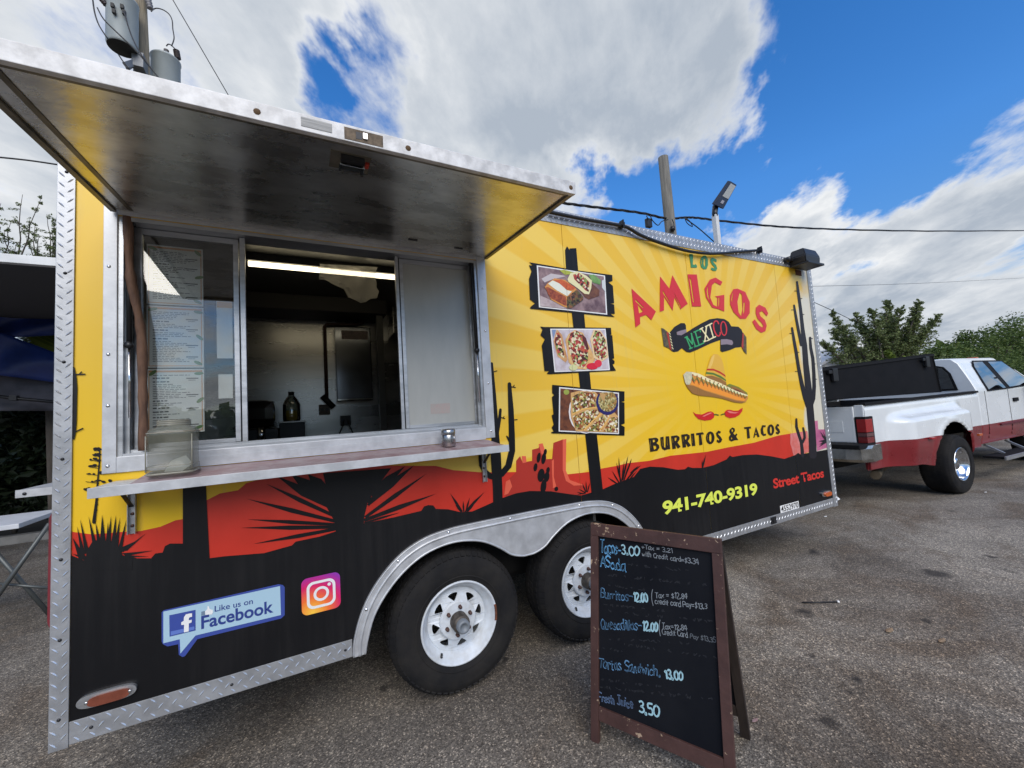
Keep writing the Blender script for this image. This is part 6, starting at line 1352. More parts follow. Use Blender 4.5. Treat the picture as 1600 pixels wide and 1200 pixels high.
for sgn, lat0 in ((1, 0), (-1, 2.25)):
    sd_ = 'near' if sgn > 0 else 'far'
    wf_ = tk('side_window', side_quad(B(), smooth_line([(1.80, 1.285), (2.80, 1.305), (2.70, 1.5), (2.55, 1.79), (1.98, 1.79), (1.86, 1.70), (1.80, 1.45)], 1, True), .010, sgn, lat0), M_SEAL, label=sd_ + ' side quarter window')
    tk('window_glass', side_quad(B(), [(1.84, 1.31), (2.50, 1.32), (2.32, 1.765), (1.99, 1.765), (1.89, 1.68)], .016, sgn, lat0), M_CARGLASS, wf_)
    wf_ = tk('side_window', side_quad(B(), [(2.52, 1.30), (3.72, 1.33), (3.62, 1.44), (3.12, 1.79), (2.42, 1.79)], .012, sgn, lat0), M_SEAL, label=sd_ + ' side door window')
    tk('window_glass', side_quad(B(), [(2.66, 1.33), (3.64, 1.36), (3.56, 1.44), (3.08, 1.765), (2.53, 1.765)], .018, sgn, lat0), glass_mat('pale_car_glass', (.34, .40, .38), .02, .80), wf_)
    dr = tk('cab_door', side_quad(B(), [(2.40, .56), (3.85, .56), (3.85, 1.26), (2.70, 1.27), (2.62, 1.10)], .006, sgn, lat0) if False else (lambda bm: [box(bm, 2.575 + .0, 2.585, lat0 + sgn * (cab_lat(z_) - .001) - .002, lat0 + sgn * (cab_lat(z_) - .001) + .002, z_ - .03, z_ + .031) for z_ in [.60 + k * .06 for k in range(12)]] and bm)(B()), M_TBLK, label=sd_ + ' side door seam')
    tk('door_handle', box(B(), 2.72, 2.90, lat0 + sgn * (cab_lat(1.12) - .012) - .012, lat0 + sgn * (cab_lat(1.12) - .012) + .012, 1.085, 1.145, .008), M_TBLK, dr)
    tk('rub_strip', box(B(), 2.10, 3.9, lat0 + sgn * (cab_lat(.72) - .012) - .010, lat0 + sgn * (cab_lat(.72) - .012) + .010, .735, .765, .004), mat('dark_red_strip', (.10, .012, .02), .5))
    tk('rear_door_seam', (lambda bm: [box(bm, 1.70 + .30 * ((1.28 - z_) / .7) ** 2 * 0 + .0, 1.708, lat0 + sgn * (cab_lat(z_) - .001) - .002, lat0 + sgn * (cab_lat(z_) - .001) + .002, z_ - .03, z_ + .031) for z_ in [.60 + k * .06 for k in range(12)]] and bm)(B()), M_TBLK)
    tk('running_board', (lambda bm: (box(bm, 1.30, 3.9, lat0 + sgn * .10 - .11, lat0 + sgn * .10 + .11, .315, .345, .004), bm)[1])(B()), M_TBLK)
    tk('board_edge', (lambda bm: (box(bm, 1.28, 3.92, lat0 + sgn * -.02 - .012, lat0 + sgn * -.02 + .012, .295, .350, .006), [beam(bm, (x, lat0 + sgn * .1, .345), (x, lat0 + sgn * .30, .47), .03, .03) for x in (1.7, 2.5, 3.3)], bm)[2])(B()), M_ALU)
    tk('side_mirror', (lambda bm: (box(bm, 3.20, 3.34, lat0 - sgn * .10 - .10, lat0 - sgn * .10 + .10, 1.32, 1.55, .02), beam(bm, (3.3, lat0 - sgn * .02, 1.36), (3.35, lat0 + sgn * .24, 1.36), .04, .04), bm)[2])(B()), M_TBLK, label=sd_ + ' side mirror')
rw = tk('rear_window', (lambda bm: (poly2d(bm, [[(.40, 1.33), (.46, 1.60), (.53, 1.71), (.62, 1.74), (1.63, 1.74), (1.72, 1.71), (1.79, 1.60), (1.85, 1.33)]], lambda y, z: Vector((1.4165, y, z)), (-.006, 0, 0)), bm)[1])(B()), M_TBLK)
tk('window_glass', (lambda bm: (poly2d(bm, [[(.44, 1.36), (.49, 1.60), (.55, 1.69), (.63, 1.715), (1.62, 1.715), (1.70, 1.69), (1.76, 1.60), (1.81, 1.36)]], lambda y, z: Vector((1.409, y, z))), bm)[1])(B()), M_CARGLASS, rw)
tk('cab_marker_lamp', (lambda bm: [box(bm, 2.75, 2.85, y - .06, y + .06, 1.842, 1.872, .01) for y in (.62, .95, 1.125, 1.30, 1.63)] and bm)(B()), M_AMBER)
tk('windscreen', (lambda bm: (bm.faces.new([bm.verts.new(v) for v in ((3.10, .60, 1.825), (3.95, .42, 1.345), (3.95, 1.83, 1.345), (3.10, 1.65, 1.825))]), bm)[1])(B()), M_CARGLASS)
tk('front_body', (lambda bm: (box(bm, 4.0, 5.3, .22, 2.03, .79, 1.20, .08), box(bm, 4.0, 5.3, .24, 2.01, .48, .785, .03, 1), bm)[2])(B()), [M_TW, M_TR])
tk('front_bumper', box(B(), 5.305, 5.45, .25, 2.0, .48, .75, .03), M_CHR)
tk('truck_chassis', (lambda bm: (box(bm, -1.6, 5.2, .62, .72, .45, .60), box(bm, -1.6, 5.2, 1.53, 1.63, .45, .60), tube(bm, [(0, .1, .385), (0, 2.15, .385)], .06, 10), bm)[3])(B()), M_UNDER)
tk('exhaust_pipe', tube(B(), [(-.2, .62, .40), (-.75, .55, .36), (-1.15, .42, .33)], .055, 12), mat('rusty_exhaust', (.20, .16, .11), .6, .6, var=.3, scale=9))
tk('side_lamp', box(B(), .60, .70, -.008, .02, .70, .73, .004), M_AMBER)
tk('flare_reflector', box(B(), -.72, -.60, -.004, .03, .765, .785, .004), mat('red_reflector', (.35, .015, .02), .2))
# wheels: dual rears each side, singles at the front
M_ALW = mat('polished_wheel', (.62, .64, .66), .14, 1.0)
def t_wheel(s, y, sgn):
    bm = tyre_bm(.382, .215, .29); o = tk('wheel_tyre', bm, M_RUB, loc=(s, y, .382)); o.rotation_euler = (0, 0, 0 if sgn > 0 else math.pi)
    tk('tyre_tread', tread_bm(.382, .29), M_RUB, o, kind='stuff')
    bm = B(); lathe(bm, [(.218, .002), (.216, -.006), (.205, -.004), (.195, .02), (.185, .05), (.150, .085), (.10, .10), (.085, .06), (.075, .04), (.05, .03), (0, .03)], (0, 0, 0), (0, 1, 0), 40); tk('wheel_rim', bm, M_ALW, o)
    return o
wa = t_wheel(0, .005, 1)
for s, y, sg in ((3.93, .25, 1), (0, 2.245, -1), (3.93, 2.0, -1)):
    c = copy_part(wa, TK); c.location = (s, y, .382); c.rotation_euler = (0, 0, 0 if sg > 0 else math.pi)
# black folded cover standing on the bed
FC = thing('bed_cover', 'black folded panel cover standing on the pickup bed rails', 'bed cover', (7.577, -.016, 0), TY)
M_COV = mat('black_cover_vinyl', (.007, .007, .008), .7, var=.3, scale=6, spec=.12)
CVM = Matrix.Translation((-2.30, 0, 0)) 
def cover(bm, y, t_, s1, dz):
    v = []
    for yy in (y, y + t_):
        v += [bm.verts.new((a, yy + (z - 1.3) * .06, z)) for a, z in ((-2.30, 1.335), (s1, 1.325), (s1 - .02, 1.895 - dz), (-2.30, 1.715 - dz))]
    bm.faces.new(v[:4]); bm.faces.new(list(reversed(v[4:])))
    for k in range(4): bm.faces.new((v[k], v[k + 4], v[(k + 1) % 4 + 4], v[(k + 1) % 4]))
    bmesh.ops.recalc_face_normals(bm, faces=bm.faces); bmesh.ops.bevel(bm, geom=bm.edges[:], offset=.006, segments=2, affect='EDGES'); return bm
obj('cover_panel', cover(B(), .295, .05, .56, 0), M_COV, FC, local=True); obj('cover_panel', cover(B(), .365, .05, .68, .02), M_COV, FC, local=True); obj('cover_panel', cover(B(), .47, .05, .80, .05), M_COV, FC, local=True)
for s, z in ((.22, 1.80), (-2.05, 1.66)):
    obj('cover_clamp', (lambda bm: (box(bm, s - .05, s + .05, .270, .3, z - .11, z + .04, .008), box(bm, s - .12, s + .03, .276, .3, z - .02, z + .02, .004), bm)[2])(B()), M_BLACKP, FC, local=True)
obj('cover_trim', (lambda bm: (beam(bm, (-2.28, .31, 1.69), (.55, .32, 1.868), .012, .03), beam(bm, (.535, .29, 1.33), (.525, .325, 1.88), .03, .012), bm)[2])(B()), M_TBLK, FC, local=True)

# ------------------------------------------------------------------ vegetation
def leaf_mat(name, dark, mid, light):
    m = bpy.data.materials.new(name); m.use_nodes = True; t = m.node_tree; p = t.nodes['Principled BSDF']; p.inputs['Roughness'].default_value = .55; p.inputs['Specular IOR Level'].default_value = .3
    g = t.nodes.new('ShaderNodeNewGeometry'); n = t.nodes.new('ShaderNodeTexNoise'); n.inputs['Scale'].default_value = 1.6; n.inputs['Detail'].default_value = 3; t.links.new(g.outputs['Position'], n.inputs['Vector'])
    a = t.nodes.new('ShaderNodeMath'); a.operation = 'MULTIPLY_ADD'; a.inputs[1].default_value = .5; t.links.new(g.outputs['Random Per Island'], a.inputs[0])
    b = t.nodes.new('ShaderNodeMath'); b.operation = 'MULTIPLY'; b.inputs[1].default_value = .6; t.links.new(n.outputs['Fac'], b.inputs[0]); t.links.new(b.outputs[0], a.inputs[2])
    r = t.nodes.new('ShaderNodeValToRGB'); t.links.new(a.outputs[0], r.inputs[0]); e = r.color_ramp.elements; e.new(.5)
    for i, (pos, c) in enumerate(((.2, dark), (.55, mid), (.9, light))): e[i].position = pos; e[i].color = (*c, 1)
    t.links.new(r.outputs[0], p.inputs['Base Color'])
    tr = t.nodes.new('ShaderNodeBsdfTranslucent'); t.links.new(r.outputs[0], tr.inputs[0]); mx = t.nodes.new('ShaderNodeMixShader'); mx.inputs[0].default_value = .25
    o = t.nodes['Material Output']; t.links.new(p.outputs[0], mx.inputs[1]); t.links.new(tr.outputs[0], mx.inputs[2]); t.links.new(mx.outputs[0], o.inputs[0]); return m
M_LF1 = leaf_mat('olive_leaf', (.070, .098, .036), (.150, .190, .066), (.25, .29, .12))
M_LF2 = leaf_mat('hedge_leaf', (.030, .056, .014), (.082, .130, .030), (.17, .22, .055))
M_LF3 = leaf_mat('yellow_green_leaf', (.05, .085, .012), (.12, .17, .02), (.20, .26, .04))
M_LFD = leaf_mat('shaded_leaf', (.006, .012, .005), (.014, .024, .009), (.03, .045, .018))  # shade around the shelter is put into this leaf colour
M_BARK = mat('grey_bark', (.10, .082, .065), .9, var=.4, scale=9, bump=.4, bscale=20, stretch=(1, 1, .3))
rt = random.Random(42)
def leaves(name, spots, size, m_, parent, asp=.5):
    """spots: list of (point, spread, count)"""
    vs, fs = [], []
    for c, sp_, n in spots:
        for _ in range(n):
            while True:
                d = Vector((rt.uniform(-1, 1), rt.uniform(-1, 1), rt.uniform(-1, 1)))
                if d.length <= 1: break
            p = Vector(c) + Vector((d.x * sp_[0], d.y * sp_[1], d.z * sp_[2])) if not isinstance(sp_, (int, float)) else Vector(c) + d * sp_
            a = Vector((rt.gauss(0, 1), rt.gauss(0, 1), rt.gauss(0, .6))).normalized(); b = a.cross(Vector((rt.gauss(0, 1), rt.gauss(0, 1), rt.gauss(0, 1)))).normalized()
            s_ = size * rt.uniform(.6, 1.35); k = len(vs); n_ = a.cross(b) * (s_ * .12)
            vs += [p - a * s_ * .5, p + b * s_ * asp * .5 + n_, p + a * s_ * .5, p - b * s_ * asp * .5 + n_]; fs.append((k, k + 1, k + 2, k + 3))
    base = wloc(parent) if parent is not None else Vector((0, 0, 0))
    me = bpy.data.meshes.new(name); me.from_pydata([tuple(v - base) for v in vs], [], fs); me.materials.append(m_)
    return obj(name, me, None, parent)
def ground_under(p, depth):
    w = far(p, depth); return Vector((w.x, w.y, 0))
def bush(name, label, base, w, h, n, size, m_, group, trunk=.05, lumps=26):
    t_ = thing(name, label, 'tree' if 'tree' in name else 'bush', base, 0, group)
    sp = []
    for _ in range(lumps):
        a = rt.uniform(0, 2 * math.pi); r = math.sqrt(rt.random()) * w; z = rt.uniform(.18, 1.0)
        prof = math.sin(min(1, z * 1.05) ** .8 * math.pi * .92) ** .5
        sp.append((base + Vector((math.cos(a) * r * prof, math.sin(a) * r * prof, h * z * (.78 + .22 * (1 - r / w)))), rt.uniform(.16, .30) * w, n // lumps))
    bm = B()
    for k in range(4):
        a = rt.uniform(0, 6.28); tube(bm, [base, base + Vector((math.cos(a) * w * .15, math.sin(a) * w * .15, h * .35)), base + Vector((math.cos(a) * w * .5, math.sin(a) * w * .5, h * .75))], [trunk, trunk * .7, trunk * .25], 6)
    obj('trunk', bm, M_BARK, t_); leaves('crown', sp, size, m_, t_); return t_
def sprig_tree(name, label, base, tips, leaf, m_, nper, wide, trunk=.05, start=.35, fork=1.4):
    t_ = thing(name, label, 'tree', base); bm = B(); sp = []
    tube(bm, [base, base + Vector((.03, .02, fork * .5)), base + Vector((0, 0, fork + .1))], [trunk * 1.6, trunk * 1.3, trunk], 8); base = base + Vector((0, 0, fork))
    for tip in tips:
        mid = base.lerp(tip, .45) + Vector((rt.uniform(-.12, .12), rt.uniform(-.12, .12), -.06 * (tip - base).length)); pts = [base.lerp(mid, q / 3) for q in range(3)] + [mid.lerp(tip, q / 5) + Vector((rt.uniform(-.03, .03), 0, rt.uniform(-.02, .02))) for q in range(6)]
        tube(bm, pts, [trunk * (1 - .85 * i / (len(pts) - 1)) for i in range(len(pts))], 6)
        L_ = (tip - base).length
        for k in range(nper):
            q = start + (1 - start) * rt.random() ** .8; i = q * (len(pts) - 1); j = min(int(i), len(pts) - 2); c = pts[j].lerp(pts[j + 1], i - j)
            ww = wide * (1.08 - q) + .03
            d = Vector((rt.uniform(-1, 1), rt.uniform(-1, 1), rt.uniform(-.3, 1))).normalized(); e = c + d * ww * rt.uniform(.5, 1.3)
            tube(bm, [c, c.lerp(e, .5) + Vector((0, 0, .02)), e], [.006, .004, .002], 4, False)
            for f_ in (.2, .35, .5, .65, .8, .92, 1.05): sp.append((c.lerp(e, f_), ww * .10 + .02, 4))
    obj('trunk', bm, M_BARK, t_); leaves('crown', sp, leaf, m_, t_); return t_
DT = 12.0
tips = [far(p, DT + rt.uniform(-.5, .5)) for p in ((1386, 471), (1437, 471), (1466, 493), (1361, 482), (1334, 488), (1299, 488), (1390, 478), (1408, 482), (1301, 514), (1284, 535), (1425, 500), (1350, 510), (1448, 515), (1320, 520), (1400, 505), (1375, 500), (1436, 490))]
sprig_tree('feathery_tree', 'feathery olive green tree with upright sprigs behind the black bed cover', ground_under((1385, 600), DT), tips, .060, M_LF1, 74, .66, .06)
for px_, py_, d_, w_, h_, m_, lb in ((1392, 600, 11.2, .40, 2.78, M_LF3, 'bright yellow green bush in front of the feathery tree'), (1420, 600, 11.4, .32, 2.66, M_LF3, 'small yellow green shrub right of the bright bush'),
                                     (1300, 600, 13.6, 1.1, 2.9, M_LF1, 'low olive bush left of the feathery tree by the white roof'), (1350, 600, 13, 1.3, 2.7, M_LF1, 'olive bush at the foot of the feathery tree'), (1450, 600, 13.5, 1.5, 2.5, M_LF1, 'low bush right of the feathery tree above the cab')):
    bush('leafy_bush', lb, ground_under((px_, py_), d_), w_, h_, 2600, .07, m_, 'bushes behind the pickup truck', .03, 24)
for px_, d_, w_, h_, lb in ((1490, 23, 2.2, 4.0, 'rounded green tree stepping down at the left end of the far mass'), (1545, 24, 2.8, 5.2, 'tall rounded green tree in the middle of the far mass'), (1605, 25, 3.0, 5.6, 'tallest green tree at the right frame edge'), (1450, 24, 2.0, 3.1, 'low green tree in the dip beside the feathery tree')):
    bush('round_tree', lb, ground_under((px_, 600), d_), w_, h_, 9000, .17, M_LF2, 'trees in the distance beyond the truck', .10, 46)
for px_, d_, lb in ((1500, 17, 'clipped dark hedge bush behind the truck cab roof'), (1560, 17.5, 'clipped dark hedge bush above the truck door windows'), (1620, 18, 'clipped dark hedge bush at the right frame edge')):
    bush('hedge_bush', lb, ground_under((px_, 600), d_), 2.1, 2.75, 6500, .10, M_LF2, 'hedge behind the truck', .05, 40)
# small white house roof between the leaves
hb = ground_under((1318, 600), 12.4)
hs_ = thing('small_house', 'small white gabled house half hidden by leaves behind the truck bed', 'house', hb)
hx = Vector((.88, -.46, 0)); hy = Vector((.46, .88, 0)); hz = Vector((0, 0, 1)); Hp = lambda a, b, z: hb + hx * a + hy * b + hz * z
def prism(bm, prof, b0, b1):
    f0 = [bm.verts.new(Hp(a, b0, z)) for a, z in prof]; f1 = [bm.verts.new(Hp(a, b1, z)) for a, z in prof]; bm.faces.new(f0); bm.faces.new(list(reversed(f1)))
    for k in range(len(prof)): bm.faces.new((f0[k], f1[k], f1[(k + 1) % len(prof)], f0[(k + 1) % len(prof)]))
    bmesh.ops.recalc_face_normals(bm, faces=bm.faces); return bm
M_WWALL = mat('white_house_wall', (.62, .63, .65), .7, var=.1, scale=4)
obj('wall', prism(B(), [(-.9, 0), (1.6, 0), (1.6, 2.1), (.35, 2.72), (-.9, 2.1)], 0, 3), M_WWALL, hs_)
obj('roof', (lambda bm: (prism(bm, [(-1.05, 2.06), (.35, 2.76), (.35, 2.84), (-1.1, 2.12)], -.12, 3.1), prism(bm, [(.352, 2.76), (1.75, 2.06), (1.8, 2.12), (.352, 2.84)], -.12, 3.1))[1])(B()), mat('pale_roof', (.55, .56, .58), .6), hs_)
# far woods closing the horizon all round
vs = []
sp = []
for k in range(230):
    a = 2 * math.pi * k / 230 + rt.uniform(-.01, .01); r = rt.uniform(62, 78); h = rt.uniform(3.2, 6.5)
    for j in range(3): sp.append((Vector((r * math.cos(a), r * math.sin(a), h * (.25 + .28 * j))), (2.2, 2.2, h * .25), 34))
fw = leaves('far_woods', sp, 1.5, M_LF2, None, .8); fw['kind'] = 'stuff'; fw['label'] = 'distant line of trees closing the horizon'; fw['category'] = 'woods'

# ------------------------------------------------------------------ behind the trailer's rear corner
M_SHADE = mat('pale_steel_beam', (.62, .63, .62), .5, .2, var=.12, scale=6); M_ROOFU = mat('dark_roof_underside', (.05, .05, .055), .8)
sh = thing('open_shelter', 'flat roofed shelter with a white edge beam behind the trailer rear', 'shelter', (-3.9, 4.0, 0))
obj('roof', (lambda bm: (box(bm, -6.4, -1.3, 2.56, 5.8, 2.885, 2.94), bm)[1])(B()), M_ROOFU, sh)
obj('edge_beam', box(B(), -6.45, -1.28, 2.50, 2.555, 2.875, 2.945, .003), M_SHADE, sh)
for x, y in ((-1.33, 2.6), (-6.3, 2.6), (-1.33, 5.7), (-6.3, 5.7)): obj('post', box(B(), x - .04, x + .04, y - .04, y + .04, 0, 2.884, .004), M_SHADE, sh)
M_BLUE = mat('blue_tarpaulin', (.010, .030, .16), .45, var=.3, scale=3, bump=.3, bscale=6); M_GCLOTH = mat('grey_cloth', (.09, .09, .11), .8, var=.3, scale=5, bump=.3, bscale=5)
def sheet(bm, pxs, y, t_=.01, n=10):
    top, bot = pxs; top = smooth_line(top, 4); bot = smooth_line(bot, 4); m_ = min(len(top), len(bot)); g = []
    for i in range(m_):
        col_ = []
        for j in range(n + 1):
            q = j / n; p = (top[i][0] * (1 - q) + bot[i][0] * q, top[i][1] * (1 - q) + bot[i][1] * q); v = at_y(p, y + .05 * math.sin(i * .9 + j * .5)); col_.append(bm.verts.new(v))
        g.append(col_)
    for i in range(m_ - 1):
        for j in range(n): bm.faces.new((g[i][j], g[i + 1][j], g[i + 1][j + 1], g[i][j + 1])).smooth = True
    r = bmesh.ops.extrude_face_region(bm, geom=bm.faces[:]); bmesh.ops.translate(bm, verts=[e for e in r['geom'] if isinstance(e, bmesh.types.BMVert)], vec=(0, t_, 0)); return bm
tag(obj('blue_tarp', sheet(B(), ([(-90, 470), (-30, 480), (40, 492), (130, 500)], [(-90, 528), (-30, 528), (40, 526), (130, 521)]), 4.6), M_BLUE), 'upper strip of dark blue tarpaulin strung under the shelter roof', 'tarpaulin', 'blue tarpaulins under the shelter')
tag(obj('blue_tarp', sheet(B(), ([(-90, 505), (-30, 512), (22, 527), (130, 568)], [(-90, 580), (-30, 584), (30, 590), (130, 604)]), 4.5), M_BLUE), 'lower sloping blue tarpaulin below the leafy gap', 'tarpaulin', 'blue tarpaulins under the shelter')
tag(obj('grey_curtain', sheet(B(), ([(-90, 574), (-30, 580), (30, 588), (130, 600)], [(-90, 640), (-30, 642), (30, 642), (130, 642)]), 4.7), M_GCLOTH), 'dark grey cloth curtain hanging under the blue tarpaulin', 'curtain')
lr = thing('support_rail', 'thin black rail crossing in front of the grey curtain', 'rail', at_y((30, 625), 4.4)); obj('rail_bar', tube(B(), [at_y((-60, 612), 4.4), at_y((20, 622), 4.4), at_y((130, 632), 4.4)], .018, 8), M_DARK, lr); obj('rail_clamp', box(B(), *[c for k in range(3) for c in (at_y((22, 622), 4.4)[k] - .03, at_y((22, 622), 4.4)[k] + .03)], .004), M_DARK, lr)
pb = at_y((95, 700), 5.2); pb.z = 0
pf = thing('palm_plant', 'yellow green palm fronds showing through the gap in the tarpaulin', 'palm', pb)
bm = B()
for k in range(9):
    a = rt.uniform(-.9, .9); o_ = pb + Vector((-.1, 0, 2.15)); e = o_ + Vector((math.sin(a) * 1.0 - .1, rt.uniform(-.3, .1), .75 + .25 * math.cos(a)))
    for j in range(14):
        c = o_.lerp(e, .25 + .75 * j / 13)
        for sg in (-1, 1):
            d = Vector((sg * .28 * math.cos(a) + .05, .02, -.22 + .1 * sg * math.sin(a))); w_ = Vector((.012, 0, .016)); bm.faces.new([bm.verts.new(v) for v in (c - w_, c + d * .5 - w_, c + d, c + d * .5 + w_, c + w_)])
obj('fronds', bm, M_LF3, pf); obj('trunk', tube(B(), [pb, pb + Vector((-.1, 0, 2.17))], [.09, .06], 8), M_BARK, pf)
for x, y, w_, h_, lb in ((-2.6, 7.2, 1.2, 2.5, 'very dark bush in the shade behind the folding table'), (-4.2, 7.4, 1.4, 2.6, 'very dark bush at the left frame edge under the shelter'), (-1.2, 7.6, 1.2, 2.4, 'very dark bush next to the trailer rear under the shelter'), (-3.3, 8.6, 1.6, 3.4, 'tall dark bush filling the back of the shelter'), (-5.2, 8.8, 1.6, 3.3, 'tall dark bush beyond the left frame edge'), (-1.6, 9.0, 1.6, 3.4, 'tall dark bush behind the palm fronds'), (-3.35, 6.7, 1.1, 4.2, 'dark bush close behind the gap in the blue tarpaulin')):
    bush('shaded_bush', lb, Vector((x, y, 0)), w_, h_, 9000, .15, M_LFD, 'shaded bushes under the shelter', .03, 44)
tipsL = [far(p, 8.2 + rt.uniform(-.4, .4)) for p in ((2, 318), (-10, 300), (35, 303), (62, 308), (18, 345), (-20, 330), (8, 360), (25, 378))]
sprig_tree('sparse_tree', 'sparse twiggy tree above the shelter roof at the left frame edge', far((2, 690), 8.2) * Vector((1, 1, 0)) if False else Vector((far((0, 690), 8.2).x, far((0, 690), 8.2).y, 0)), tipsL, .040, M_LF1, 9, .40, .022, .30, 4.2)
tipsR = [far(p, 8.6 + rt.uniform(-.3, .3)) for p in ((72, 335), (52, 350), (88, 340), (60, 368), (80, 360), (95, 350), (40, 372), (88, 375))]
sprig_tree('sparse_tree', 'sparse twiggy tree between the shelter roof and the trailer corner', Vector((far((75, 690), 8.6).x, far((75, 690), 8.6).y, 0)), tipsR, .040, M_LF1, 18, .42, .022, .2, 4.3)
M_TABLE = mat('pale_table_top', (.55, .57, .60), .45, var=.1, scale=5); M_LEG = mat('grey_table_leg', (.10, .11, .11), .45, .5)
tb = thing('folding_table', 'pale folding table with crossed grey legs behind the trailer rear', 'table', (-2.6, 2.75, 0))
obj('table_top', box(B(), -3.4, -1.99, 2.46, 3.1, .775, .812, .006), M_TABLE, tb)
for a, b in (((-1.86, 2.55, .77), (-2.28, 2.55, .01)), ((-2.28, 2.62, .77), (-1.86, 2.62, .01)), ((-3.3, 2.55, .77), (-2.9, 2.55, .01)), ((-2.9, 2.62, .77), (-3.3, 2.62, .01))): obj('leg', tube(B(), [a, b], .016, 8), M_LEG, tb)
obj('leg_brace', tube(B(), [(-2.16, 2.60, .36), (-1.84, 2.60, .24)], .011, 8), M_LEG, tb)
ks = thing('kerb_stone', 'low grey kerb between asphalt and shaded soil', 'kerb', (-4, 6.4, 0)); obj('kerb_block', box(B(), -12, -.9, 6.35, 6.5, 0, .12, .015), mat('grey_concrete', (.26, .25, .23), .85, var=.25, scale=6), ks); obj('kerb_block', box(B(), -.88, 5, 6.35, 6.5, 0, .12, .015), mat('grey_concrete', (.26, .25, .23), .85, var=.25, scale=6), ks)

# ------------------------------------------------------------------ poles, lamps and wires
M_POLE = mat('weathered_pole_wood', (.22, .185, .125), .85, var=.35, scale=7, stretch=(4, 4, .25), bump=.3, bscale=14)
M_POLE2 = mat('grey_pole_wood', (.16, .15, .125), .85, var=.35, scale=7, stretch=(4, 4, .25), bump=.3, bscale=14)
M_CAN = mat('transformer_grey', (.40, .44, .43), .4, var=.08, scale=3); M_CAN2 = mat('transformer_dark_base', (.035, .035, .032), .7); M_INS = mat('brown_insulator', (.06, .045, .045), .35); M_INS2 = mat('grey_insulator', (.25, .24, .25), .4); M_WIRE = mat('black_wire', (.012, .012, .013), .5)
PY = 8.0
pa, pbm = at_y((217, 0), PY), at_y((222.5, 131), PY); dr_ = (pbm - pa) / (pbm.z - pa.z); foot = pbm + dr_ * (0 - pbm.z); top = pa + dr_ * 1.6
p1 = thing('utility_pole', 'tan wooden utility pole carrying two grey transformers above the hatch', 'utility pole', foot)
obj('pole', tube(B(), [foot, foot.lerp(top, .5), top], [.17, .145, .118], 16), M_POLE, p1)
def can(cpx_, y, r, h, ztop=None):
    c = at_y(cpx_, y); o = obj('transformer', lathe(B(), [(0, 0), (r * .93, 0), (r * .96, .03), (r, .05), (r, h - .06), (r * 1.04, h - .05), (r * 1.04, h - .02), (r * .9, h + .02), (0, h + .06)], c, (0, 0, 1), 32), M_CAN, p1)
    obj('transformer_base', lathe(B(), [(0, -.004), (r * .92, -.004), (r * .925, .0)], c, (0, 0, 1), 32), M_CAN2, o); return o, c
t1, c1 = can((191, 76), 7.62, .235, 1.0); t1['label'] = 'upper left transformer can'
ctop = at_y((259, 92), 8.35); t2 = obj('transformer', lathe(B(), [(0, 0), (.235, 0), (.25, .03), (.25, .98), (.262, .99), (.262, 1.02), (.22, 1.06), (0, 1.09)], ctop - Vector((0, 0, 1.05)), (0, 0, 1), 32), M_CAN, p1, label='lower right transformer can')
def insul(name, c, h, r, m_, par, tilt=(0, 0, 1)):
    pr = []
    for k in range(6): pr += [(r * .6, h * k / 6), (r, h * (k + .3) / 6), (r * .6, h * (k + .8) / 6)]
    return obj(name, lathe(B(), [(0, 0)] + pr + [(0, h)], c, tilt, 12), m_, par)
insul('bushing', at_y((260, 88), 8.3), .16, .048, M_INS2, t2); insul('arrester', at_y((278, 92), 8.25), .20, .060, M_INS, t2, (-.15, 0, 1))
insul('arrester', at_y((235, 14), 7.85), .35, .06, M_INS2, p1, (-.2, 0, 1)); insul('bushing', at_y((166, 8), 7.5), .25, .05, M_INS, t1, (-.6, 0, .8)); insul('bushing', at_y((205, 8), 7.75), .30, .05, M_INS2, t1)
obj('mount_bracket', (lambda bm: (box(bm, c1.x + .12, c1.x + .30, 7.66, 7.93, c1.z - .24, c1.z + .06, .01), beam(bm, at_y((196, 102), 7.6), at_y((208, 98), 7.7), .06, .10), beam(bm, at_y((199, 107), 7.6), at_y((210, 100), 7.8), .05, .05), bm)[3])(B()), mat('galvanised_bracket', (.22, .23, .24), .55, .5), p1)
obj('can_lug', (lambda bm: [box(bm, q.x - .025, q.x + .025, q.y - .03, q.y + .03, q.z - .04, q.z + .04, .006) for q in (at_y((176, 9), 7.35), at_y((191, 11), 7.33), at_y((178, 18), 7.34), at_y((194, 20), 7.33))] and bm)(B()), M_CAN2, t1)
def wire(par, pts, y, r=.012): return obj('wire_lead', tube(B(), [at_y(p, y) for p in smooth_line(pts, 4)], r, 6), M_WIRE, par)
for pts, y in (([(145, 0), (148, 20), (155, 40), (168, 60)], 7.3), ([(152, 12), (162, 30), (182, 50), (205, 72), (222, 90), (245, 118), (268, 142)], 7.25), ([(194, 18), (200, 40), (208, 62), (220, 84), (240, 112), (258, 138)], 7.22), ([(185, 85), (193, 97), (202, 108)], 7.5)): wire(t1, pts, y)
for pts, y in (([(236, 18), (243, 13), (254, 15), (264, 22), (269, 32), (270, 45), (272, 60), (268, 72)], 8.1), ([(260, 72), (263, 69), (268, 71), (274, 77)], 8.2), ([(279, 128), (286, 136), (288, 148)], 8.1)): wire(p1, pts, y, .011)
def line(name, label, pts, y, r, n=5, group='overhead wires'):
    o = obj(name, tube(B(), [at_y(p, y) for p in smooth_line(pts, n)], r, 6), M_WIRE); return tag(o, label, 'wire', group)
line('overhead_wire', 'thin wire slanting down across the cloud right of the transformers', [(262, -14), (318, 82), (375, 180)], 8.4, .010)
line('overhead_wire', 'dark wire at the left frame edge above the shelter roof', [(-30, 243), (40, 250), (95, 258)], 8.0, .014)
